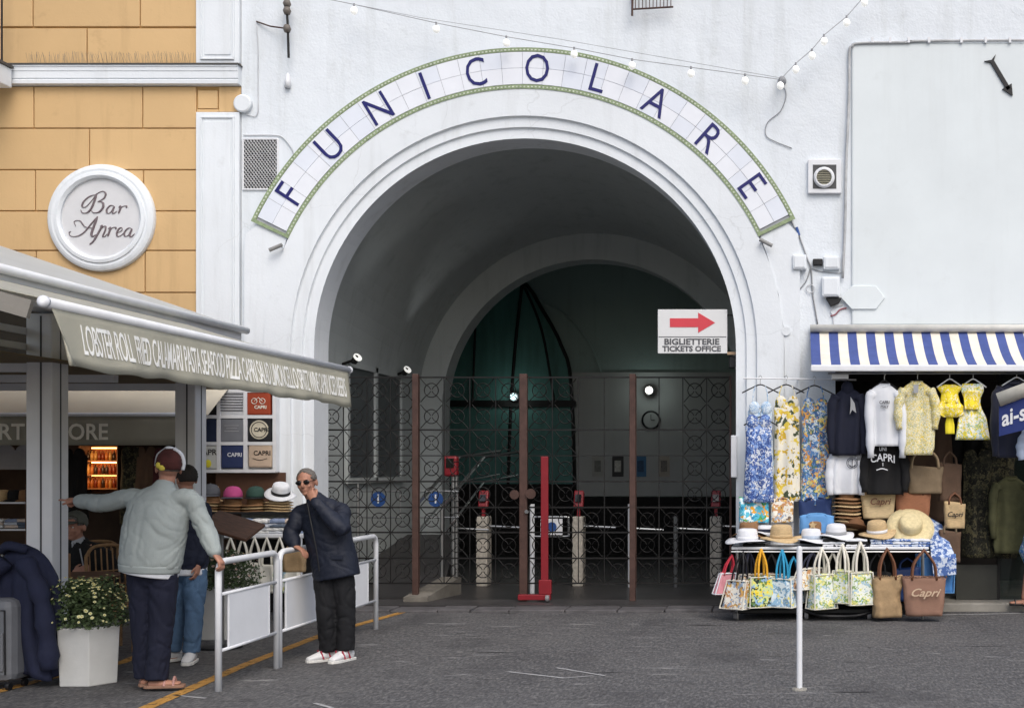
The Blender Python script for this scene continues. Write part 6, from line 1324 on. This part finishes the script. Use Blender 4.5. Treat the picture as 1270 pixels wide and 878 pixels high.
def head_geo(b, c, f, u, k=1.0):
    f = Vector(f).normalized(); u = Vector(u); u = (u-f*u.dot(f)).normalized(); r = f.cross(u)
    M = Matrix((r, f, u)).transposed()
    def E(x, y, z, ax, ay, az): b.ell(c+M @ Vector((x, y, z))*k, ax*k, ay*k, az*k, M, 20, 14)
    E(0, -.012, .025, .077, .096, .092); E(0, .025, -.035, .060, .070, .075); E(0, .066, -.088, .028, .026, .022); E(0, .083, .030, .046, .014, .011)
    for s in (-1, 1): E(s*.078, -.012, -.012, .010, .022, .032); E(s*.034, .068, -.028, .022, .022, .02)
    limb(b, [c+M @ Vector((0, .088, .022))*k, c+M @ Vector((0, .108, -.012))*k, c+M @ Vector((0, .104, -.028))*k], [.008*k, .013*k, .014*k], None, 8, 2)
    E(0, .088, -.052, .024, .010, .006); E(0, .086, -.063, .021, .011, .008)
    return M
def hair_cap(c, M, k, m, parent, name='hair', zcut=-.01, front=.055, puff=1.06, seed=1):
    b = MB(); N, Q = 36, 18; ids = {}
    for j in range(Q+1):
        for i in range(N):
            th, ph = 2*PI*i/N, -.55+(PI/2+.55)*j/Q
            d = Vector((math.cos(ph)*math.cos(th), math.cos(ph)*math.sin(th), math.sin(ph)))
            p = Vector((d.x*.077, d.y*.096-.012, d.z*.092+.025))*puff+d*.006*noise.noise(d*9+Vector((seed, 0, 0)))
            hl = zcut+(.075 if p.y > front else (.03 if p.y > 0 else -.045*min(1, -p.y/.06)))
            if abs(p.x) > .06 and p.y > .0: hl = min(hl, .01)
            ids[j, i] = (len(b.v), p.z > hl); b.v.append(c+M @ (p*k))
    for j in range(Q):
        for i in range(N):
            q = [ids[j, i], ids[j, (i+1) % N], ids[j+1, (i+1) % N], ids[j+1, i]]
            if sum(x[1] for x in q) >= 3: b.f.append(tuple(x[0] for x in q))
    o = b.part(name, m, parent, smooth=True); sd_ = o.modifiers.new('s', 'SOLIDIFY'); sd_.thickness = .008; sd_.offset = -.5; return o
def person(label, Y0, J, hf, hu=(0, 0, 1), k=1.0, hl=None, hr=None, footL=None, footR=None, name='person'):
    """J: joints as (column, row, depth offset). hl/hr: hand settings. Returns the thing and world joints"""
    W_ = {q: P(v[0], v[1], Y0+(v[2] if len(v) > 2 else 0)) for q, v in J.items()}
    base = Vector(((W_['anL'].x+W_['anR'].x)/2, (W_['anL'].y+W_['anR'].y)/2, 0)); t = thing(name, label, 'person', base)
    S = (W_['shL']-W_['shR']).normalized(); b = MB(); up = (W_['neck']-W_['pelvis']).normalized()
    limb(b, [W_['pelvis']-up*.05, W_['pelvis']+up*.04, W_['waist'], W_['chest'], W_['neck']-up*.07, W_['neck']-up*.01], [(.145*k, .10*k), (.155*k, .11*k), (.135*k, .098*k), (.16*k, .11*k), (.13*k, .075*k), (.06*k, .055*k)], S, 20)
    limb(b, [W_['neck']-up*.04, W_['head']-Vector(hu)*.05], [.056*k, .053*k], None, 14)
    for s in 'LR':
        sh, el_, wr = W_['sh'+s], W_['el'+s], W_['wr'+s]
        limb(b, [W_['neck']-up*.09, sh, sh+(el_-sh)*.5, el_, el_+(wr-el_)*.4, wr], [.05*k, .046*k, .042*k, .038*k, .038*k, .026*k], None, 14)
        hp_, kn, an = W_['hip'+s], W_['kn'+s], W_['an'+s]
        limb(b, [hp_, hp_+(kn-hp_)*.45, kn, kn+(an-kn)*.35, an], [.082*k, .072*k, .052*k, .052*k, .034*k], None, 16)
        fd = Vector(footL if s == 'L' else footR).normalized(); sole = Vector((an.x, an.y, an.z-.055))
        limb(b, [sole-fd*.03+Vector((0, 0, .0)), sole+fd*.06, sole+fd*.15], [(.032, .03), (.036, .028), (.036, .014)], fd.cross(Vector((0, 0, 1))), 12)
        hs_ = hl if s == 'L' else hr
        if hs_: hand(b, wr+(wr-el_).normalized()*.01, hs_[0], hs_[1], hs_[2], hs_[3], k, hs_[4] if len(hs_) > 4 else False)
    M = head_geo(b, W_['head'], hf, hu, k)
    body = remeshed(b, 'body', m_skin, t, .0058, 2)
    # eyes
    for s in (-1, 1):
        c = W_['head']+M @ (Vector((s*.031, .078, .008))*k); e = MB().ell(c, .011*k, .011*k, .008*k, M, 12, 8).part('eye', mat('eye_white', '#cfc8c0', .3, 0, 3, 0), t, smooth=True)
        MB().ell(c+M @ Vector((0, .0075, 0)), .005, .005, .005, M, 10, 6).part('iris', m_blackp, e, smooth=True)
    return t, W_, S, up, M
def jacket(t, W_, S, up, m, tor, sleeve_r, hem_pts=None, wr=.012, vox=.010, name='jacket', freq=7, collar=True, cuff=True, seed=0, sleeves='LR'):
    b = MB(); limb(b, [p for p, r in tor], [r for p, r in tor], S, 24, c0=.05)
    for s in sleeves:
        sh, el_, wrp = W_['sh'+s], W_['el'+s], W_['wr'+s]; r = sleeve_r
        limb(b, [W_['neck']-up*.10, sh+Vector((0, 0, -.005)), sh+(el_-sh)*.5, el_, el_+(wrp-el_)*.5, wrp-(wrp-el_).normalized()*.012], [.07, r*.98, r*.98, r*.95, r*.9, r*.72], None, 16)
    o = remeshed(b, name, m, t, vox, 2, wr, freq, seed=seed, zs=1.1)
    if cuff:
        for s in sleeves:
            d = (W_['wr'+s]-W_['el'+s]).normalized(); p = W_['wr'+s]-d*.012
            c = MB(); limb(c, [p-d*.03, p+d*.006], [sleeve_r*.70, sleeve_r*.68], None, 16, 2); c.part('cuff', m, o, smooth=True)
    if collar:
        c = MB(); n_ = W_['neck']; nd = (W_['head']-n_).normalized(); limb(c, [n_-nd*.035, n_+nd*.012], [(.082, .078), (.072, .07)], S, 20, 3); c.part('collar', m, o, smooth=True)
    return o
def trousers(t, W_, S, up, m, hip=(.165, .13), thigh=.10, knee=.082, hem=.08, wr=.014, seed=3, drop=.01, name='trousers'):
    b = MB(); limb(b, [W_['pelvis']+up*.12, W_['pelvis']+up*.02, W_['pelvis']-up*.05], [(hip[0]*.95, hip[1]*.95), hip, (hip[0]*.95, hip[1]*.9)], S, 24)
    for s in 'LR':
        h_, k_, a_ = W_['hip'+s], W_['kn'+s], W_['an'+s]
        limb(b, [h_, h_+(k_-h_)*.4, k_, k_+(a_-k_)*.5, a_+Vector((0, 0, drop))], [thigh*1.02, thigh, knee, knee*.97, hem], None, 18, c1=.12)
    return remeshed(b, name, m, t, .010, 2, wr, 7, seed=seed, zs=.7)
def shoe(t, an, fd, m, ms, L=.27, w=.046, stripe=None):
    fd = Vector(fd).normalized(); sd_ = fd.cross(Vector((0, 0, 1))); g = Vector((an.x, an.y, 0)); zb = an.z-.085
    g = Vector((an.x, an.y, zb))
    b = MB(); limb(b, [g-fd*.055+Vector((0, 0, .055)), g+fd*.02+Vector((0, 0, .06)), g+fd*.10+Vector((0, 0, .045)), g+fd*(L-.10)+Vector((0, 0, .033))], [(w*.78, .045), (w*.92, .048), (w, .034), (w*.82, .02)], sd_, 16); limb(b, [g+Vector((0, 0, .06)), g+Vector((0, 0, .10))], [w*.85, w*.8], None, 14, 2)
    o = remeshed(b, 'shoe', m, t, .006, 2)
    R = []
    for (u, ww) in ((-.10, .5), (-.085, .8), (-.03, .92), (.05, .95), (.11, 1.08), (L-.13, .98), (L-.095, .75), (L-.08, .4)):
        R.append([g+fd*u+sd_*ww*w*x+Vector((0, 0, z)) for x, z in ((-1, 0), (1, 0), (1.02, .026), (-1.02, .026))])
    MB().rings(R).part('sole', ms, o, bevel=.004)
    if stripe:
        for q in (.0, .06): 
            for s in (-1, 1): MB().tube([g+fd*q+sd_*s*w*1.0+Vector((0, 0, .03)), g+fd*(q+.02)+sd_*s*w*.72+Vector((0, 0, .095))], .007, 6).part('stripe', stripe, o)
    return o
V = Vector
m_shoew = mat('white_trainer', '#cfcfd0', .6, .08, 20, .15); m_sole = mat('white_sole', '#d4d3cf', .6); m_shoer = mat('trainer_red', '#a02a3e', .6)
m_dj = mat('dark_padded_jacket', '#131a2b', .65, .15, 8, .2, 120); m_dt = mat('black_trousers', '#0e0f14', .85, .15, 8, .2, 140)
m_gj = mat('pale_grey_blouson', '#98a09f', .75, .08, 6, .2, 130); m_nt = mat('navy_trousers', '#12162a', .85, .15, 8, .25, 140); m_jean = mat('blue_jeans', '#4f6a88', .85, .2, 9, .3, 140)
m_ghair = mat('grey_hair', '#6b6661', .8, .4, 60, .6, 200); m_dhair = mat('dark_hair', '#2a2320', .7, .4, 60, .6, 200)

# ---- man in dark glasses, hand at his mouth, leaning by the long barrier
Y0 = 10.08
J = dict(pelvis=(413, 700), waist=(409, 676), chest=(403, 648), neck=(391, 620, .0), head=(380.5, 598, -.04), shR=(373, 634, .03), shL=(423, 632, -.04), elR=(360, 664, -.03), wrR=(366, 676, -.10),
         elL=(424, 656, -.22), wrL=(391, 622, -.22), hipR=(403, 706, 0), hipL=(424, 706, 0), knR=(404, 762, -.06), knL=(429, 760, -.02), anR=(408, 807, -.02), anL=(429, 807, -.03))
t, W1, S, up, M = person('man in dark glasses and dark padded jacket, hand to his mouth, by the barrier', Y0, J, (.02, -1, -.10), (-.12, 0, 1), .97,
    hl=((-.55, .30, .75), (.1, .9, .1), -1, (30, 40, 25)), hr=((.72, -.25, -.35), (0, -.1, -1), 1, (20, 25, 20)), footL=(-.35, -.93, 0), footR=(-.75, -.66, 0))
c1 = lambda a, b_, dy=0: P(a, b_, Y0+dy)
jk1 = jacket(t, W1, S, up, m_dj, [(c1(418, 716), (.195, .155)), (c1(415, 700), (.198, .158)), (c1(410, 678), (.195, .15)), (c1(404, 650), (.20, .145)), (c1(398, 633), (.17, .115)), (c1(392, 621), (.085, .085))], .069, wr=.011, freq=6, seed=1)
MB().tube(spline([c1(381, 624, -.15), c1(386, 650, -.20), c1(392, 680, -.205), c1(396, 708, -.19)], 5), .006, 6).part('zip', m_blackp, jk1)
MB().box(c1(419, 690).x, c1(434, 690).x, Y0-.165, Y0-.15, c1(0, 692).z, c1(0, 686).z).part('pocket_flap', m_dj, jk1, bevel=.005)
trousers(t, W1, S, up, m_dt, (.16, .125), .092, .078, .072, seed=4); 
shoe(t, W1['anL'], (-.35, -.93, 0), m_shoew, m_sole, stripe=m_shoer); shoe(t, W1['anR'], (-.75, -.66, 0), m_shoew, m_sole, stripe=m_shoer)
hair_cap(W1['head'], M, .97, m_ghair, t, zcut=.035, puff=1.015)
hd = W1['head']; g = MB()
for s in (-1, 1):
    g.ell(hd+M @ Vector((s*.032, .090, .008)), .027, .006, .019, M, 14, 8); g.tube([hd+M @ Vector((s*.06, .083, .013)), hd+M @ Vector((s*.079, .0, .012))], .003, 5)
g.tube([hd+M @ Vector((-.012, .094, .014)), hd+M @ Vector((.012, .094, .014))], .004, 5); g.part('sunglasses', mat('black_glasses', '#0b0b0d', .15, 0, 3, 0, spec=.6), t, smooth=True)

# ---- man in pale grey jacket, back to us, arm stretched out
Y0 = 8.7
J = dict(pelvis=(188, 704), waist=(190, 676), chest=(196, 640), neck=(204, 606), head=(209, 580, .03), shL=(166, 616, 0), shR=(236, 617, 0), elL=(128, 624, .06), wrL=(98, 621, .16), elR=(255, 656, .02), wrR=(266, 685, -.04),
         hipL=(177, 708), hipR=(203, 708), knL=(178, 775, .02), knR=(200, 775, 0), anL=(180, 835, .06), anR=(194, 838, -.02))
t, W2, S, up, M = person('man in pale grey jacket and navy trousers seen from behind, pointing with his arm out', Y0, J, (-.55, .82, .0), (.06, 0, 1), 1.0,
    hl=((-1, .35, .1), (.0, .2, -1), 1, (70, 75, 40), True), hr=((.6, -.1, -.75), (-.6, 0, -.5), 1, (35, 45, 30)), footL=(-.35, .93, 0), footR=(.93, .2, 0))
c2 = lambda a, b_, dy=0: P(a, b_, Y0+dy)
jk2 = jacket(t, W2, S, up, m_gj, [(c2(186, 702), (.212, .165)), (c2(187, 694), (.220, .168)), (c2(189, 675), (.222, .165)), (c2(195, 640), (.222, .148)), (c2(200, 620), (.195, .11)), (c2(204, 606), (.085, .08))], .070, wr=.012, freq=5.5, seed=2)
b = MB(); limb(b, [c2(185.5, 709), c2(186, 700)], [(.206, .162), (.214, .168)], S, 26, c0=.03, c1=.03); b.part('waistband', m_gj, jk2, smooth=True)
b = MB(); limb(b, [c2(185, 712), c2(186, 706)], [(.198, .155), (.200, .157)], S, 26, c0=.03, c1=.03); b.part('shirt_hem', m_whitec, t, smooth=True)
trousers(t, W2, S, up, m_nt, (.172, .135), .098, .082, .078, seed=6, drop=-.02)
for s, fd in (('L', (-.35, .93, 0)), ('R', (.93, .2, 0))):
    a = W2['an'+s]; fd = V(fd).normalized(); sd_ = fd.cross(V((0, 0, 1))); g = V((a.x, a.y, a.z-.085)); R = []
    for u, ww in ((-.08, .6), (-.05, .95), (.05, 1), (.12, 1.15), (.17, 1), (.19, .6)): R.append([g+fd*u+sd_*.042*ww*x+V((0, 0, z)) for x, z in ((-1, .0), (1, .0), (1, .022), (-1, .022))])
    sn = MB().rings(R).part('sandal', mat('tan_sandal', '#8a6a58', .7), t, bevel=.004)
    for u in (.06, .12): MB().tube(spline([g+fd*u-sd_*.044+V((0, 0, .015)), g+fd*u+V((0, 0, .075)), g+fd*u+sd_*.044+V((0, 0, .015))], 5), .009, 6).part('strap', mat('pink_strap', '#a98078', .7), sn)
m_capp = mat('maroon_cap', '#4a2320', .85, .35, 16, .3, 90); m_ypatch = mat('yellow_patch', '#cfc04e', .8, .2, 30)
hd = W2['head']; hair_cap(hd, M, 1.0, m_ghair, t, zcut=-.02, puff=1.03, seed=4)
cp = hair_cap(hd+M @ V((0, -.004, .012)), M, 1.07, m_capp, t, 'cap', zcut=-.01, puff=1.07, seed=5)
hc = hd+M @ V((0, -.016, .04))
def patch(dx, dy, dz, ax, ay, az, m): MB().ell(hc+M @ V((dx*.084, dy*.104, dz*.10)), ax, ay, az, M, 14, 10).part('patch', m, cp, smooth=True)
patch(-.85, -.45, -.25, .020, .030, .024, m_ypatch); patch(-.62, -.72, -.42, .024, .022, .022, m_ypatch)
MB().tube(spline([hc+M @ V((.086, -.035, -.05)), hc+M @ V((.088, -.05, .0)), hc+M @ V((.068, -.06, .06)), hc+M @ V((.02, -.05, .10))], 5), .014, 8).part('white_band', m_whitec, cp, smooth=True)
MB().tube(spline([hc+M @ V((-.088, .0, -.03)), hc+M @ V((-.08, -.02, .05)), hc+M @ V((-.03, -.03, .10))], 5), .007, 8).part('white_band', m_greyc, cp, smooth=True)
patch(-.05, -.15, .98, .034, .034, .018, m_whitec)
# ---- person in navy vest and jeans half behind him
Y0 = 9.9
J = dict(pelvis=(233, 702), waist=(234, 676), chest=(234, 645), neck=(232, 617), head=(231, 594, 0), shL=(212, 628, .06), shR=(252, 630, -.03), elL=(206, 664, .05), wrL=(212, 696, -.02), elR=(255, 666, -.02), wrR=(247, 698, -.08),
         hipL=(224, 706, .03), hipR=(242, 706, -.02), knL=(220, 760, .05), knR=(241, 762, -.02), anL=(213, 807, .06), anR=(237, 809, -.02))
t, W3, S, up, M = person('person in navy vest and blue jeans standing half behind the pointing man', Y0, J, (-.75, .65, -.05), (0, 0, 1), .93, hl=((0, -.2, -1), (1, 0, 0), 1, (20, 25, 20)), hr=((-.1, -.2, -1), (-1, 0, 0), -1, (20, 25, 20)), footL=(-.6, -.8, 0), footR=(.2, -.98, 0))
c3 = lambda a, b_, dy=0: P(a, b_, Y0+dy)
jacket(t, W3, S, up, mat('navy_vest', '#171c2e', .85, .15, 7, .2, 120), [(c3(233, 704), (.165, .13)), (c3(233, 690), (.175, .135)), (c3(234, 668), (.17, .13)), (c3(234, 645), (.18, .13)), (c3(233, 630), (.155, .10)), (c3(232, 618), (.075, .075))], .058, wr=.014, name='vest', seed=5)
trousers(t, W3, S, up, m_jean, (.15, .12), .088, .07, .066, seed=8); b = MB(); limb(b, [c3(233, 712), c3(233, 703)], [(.158, .124), (.158, .124)], S, 22, c0=.03, c1=.03); b.part('shirt_hem', m_whitec, t, smooth=True)
shoe(t, W3['anL'], (-.6, -.8, 0), m_shoew, m_sole, .25); shoe(t, W3['anR'], (.2, -.98, 0), m_shoew, m_sole, .25)
hair_cap(W3['head'], M, .93, m_dhair, t, zcut=-.03, puff=1.08, seed=7)

# ---- man seated under the awning
Y0 = 10.55
J = dict(pelvis=(110, 724, .12), waist=(109, 706, .10), chest=(106, 690, .06), neck=(98, 674, .03), head=(93.5, 653, 0), shR=(83, 686, .05), shL=(130, 688, .05), elR=(78, 716, -.02), wrR=(90, 712, -.20), elL=(143, 718, .02), wrL=(136, 732, -.16),
         hipR=(102, 728, .08), hipL=(122, 728, .08), knR=(92, 733, -.36), knL=(128, 733, -.36), anR=(92, 791, -.42), anL=(128, 791, -.40))
t, W4, S, up, M = person('man in black jacket and cap seated in the shade of the awning', Y0, J, (-.1, -.98, -.12), (0, 0, 1), .97, hl=((-.3, -.8, -.2), (0, 0, -1), -1, (25, 30, 20)), hr=((.85, -.1, .35), (0, .9, 0), 1, (20, 25, 20)), footL=(0, -1, 0), footR=(0, -1, 0))
c4 = lambda a, b_, dy=0: P(a, b_, Y0+dy)
jk4 = jacket(t, W4, S, up, m_blk, [(c4(110, 733, .11), (.18, .15)), (c4(110, 722, .11), (.185, .15)), (c4(108, 706, .09), (.19, .145)), (c4(105, 690, .06), (.19, .135)), (c4(101, 681, .04), (.155, .10)), (c4(98, 674, .03), (.08, .08))], .066, wr=.016, seed=7)
MB().tube([c4(99, 680, -.09), c4(104, 705, -.08)], .006, 5).part('zip', m_greyc, jk4); b = MB(); limb(b, [c4(98, 678, .02), c4(97.5, 671, .02)], [(.07, .068), (.064, .062)], S, 16); b.part('shirt_collar', m_greyc, t, smooth=True)
trousers(t, W4, S, up, m_dt, (.16, .13), .085, .07, .068, seed=9); shoe(t, W4['anL'], (0, -1, 0), m_blackp, m_blackp); shoe(t, W4['anR'], (0, -1, 0), m_blackp, m_blackp)
hd = W4['head']; hair_cap(hd, M, .97, m_ghair, t, zcut=.0, puff=1.03, seed=3); cp = hair_cap(hd+M @ V((0, 0, .012)), M, .97*1.05, mat('grey_green_cap', '#55564e', .85, .15), t, 'cap', zcut=.015, puff=1.07, seed=9)
R = []
for i in range(9): a = PI*i/8; R.append([hd+M @ V((.08*math.cos(a)*w_, .07+.03*0+.075*math.sin(a)*l_, z_)) for w_, l_, z_ in ((1, .1, .062), (.85, 1.0, .048), (.85, 1.0, .043), (1, .1, .056))])
MB().rings(R).part('peak', MATS['grey_green_cap'], cp, smooth=True)

# ---- woman at the edge of the shop, mostly outside the frame
Y0 = 13.35
J = dict(pelvis=(1290, 652), waist=(1290, 640), chest=(1290, 618), neck=(1290, 598), head=(1288, 580), shL=(1290, 605, -.17), shR=(1290, 605, .17), elL=(1287, 632, -.2), wrL=(1280, 655, -.24), elR=(1290, 632, .2), wrR=(1288, 657, .22),
         hipL=(1288, 656, -.08), hipR=(1288, 656, .08), knL=(1284, 698, -.08), knR=(1278, 698, .08), anL=(1286, 742, -.08), anR=(1270, 741, .06))
t, W5, S, up, M = person('woman in blue and white dress and sandals stepping out of the shop', Y0, J, (-1, 0, 0), (0, 0, 1), .92, hl=((-.2, 0, -1), (0, 1, 0), 1, (20, 25, 20)), hr=((-.2, 0, -1), (0, -1, 0), -1, (20, 25, 20)), footL=(-1, 0, 0), footR=(-1, 0, 0))
c5 = lambda a, b_, dy=0: P(a, b_, Y0+dy)
b = MB(); limb(b, [c5(1288, 685), c5(1289, 665), c5(1290, 645), c5(1290, 620), c5(1290, 606), c5(1290, 599)], [(.24, .21), (.2, .17), (.14, .12), (.16, .13), (.13, .09), (.06, .06)], S, 24); remeshed(b, 'dress', m_bwd, t, .012, 2, .014, 6)
hair_cap(W5['head'], M, .92, m_dhair, t, zcut=-.05, puff=1.12, seed=8)
for s in 'LR':
    a = W5['an'+s]; g = V((a.x, a.y, a.z-.085)); fd = V((-1, 0, 0)); sd_ = V((0, 1, 0)); R = []
    for u, ww in ((-.07, .6), (-.05, .95), (.05, 1), (.12, 1.1), (.16, .7)): R.append([g+fd*u+sd_*.038*ww*x+V((0, 0, z)) for x, z in ((-1, .0), (1, .0), (1, .02), (-1, .02))])
    sn = MB().rings(R).part('sandal', m_blackp, t, bevel=.004); MB().tube(spline([g+fd*.1-sd_*.04+V((0, 0, .015)), g+fd*.1+V((0, 0, .07)), g+fd*.1+sd_*.04+V((0, 0, .015))], 5), .009, 6).part('strap', m_blackp, sn)
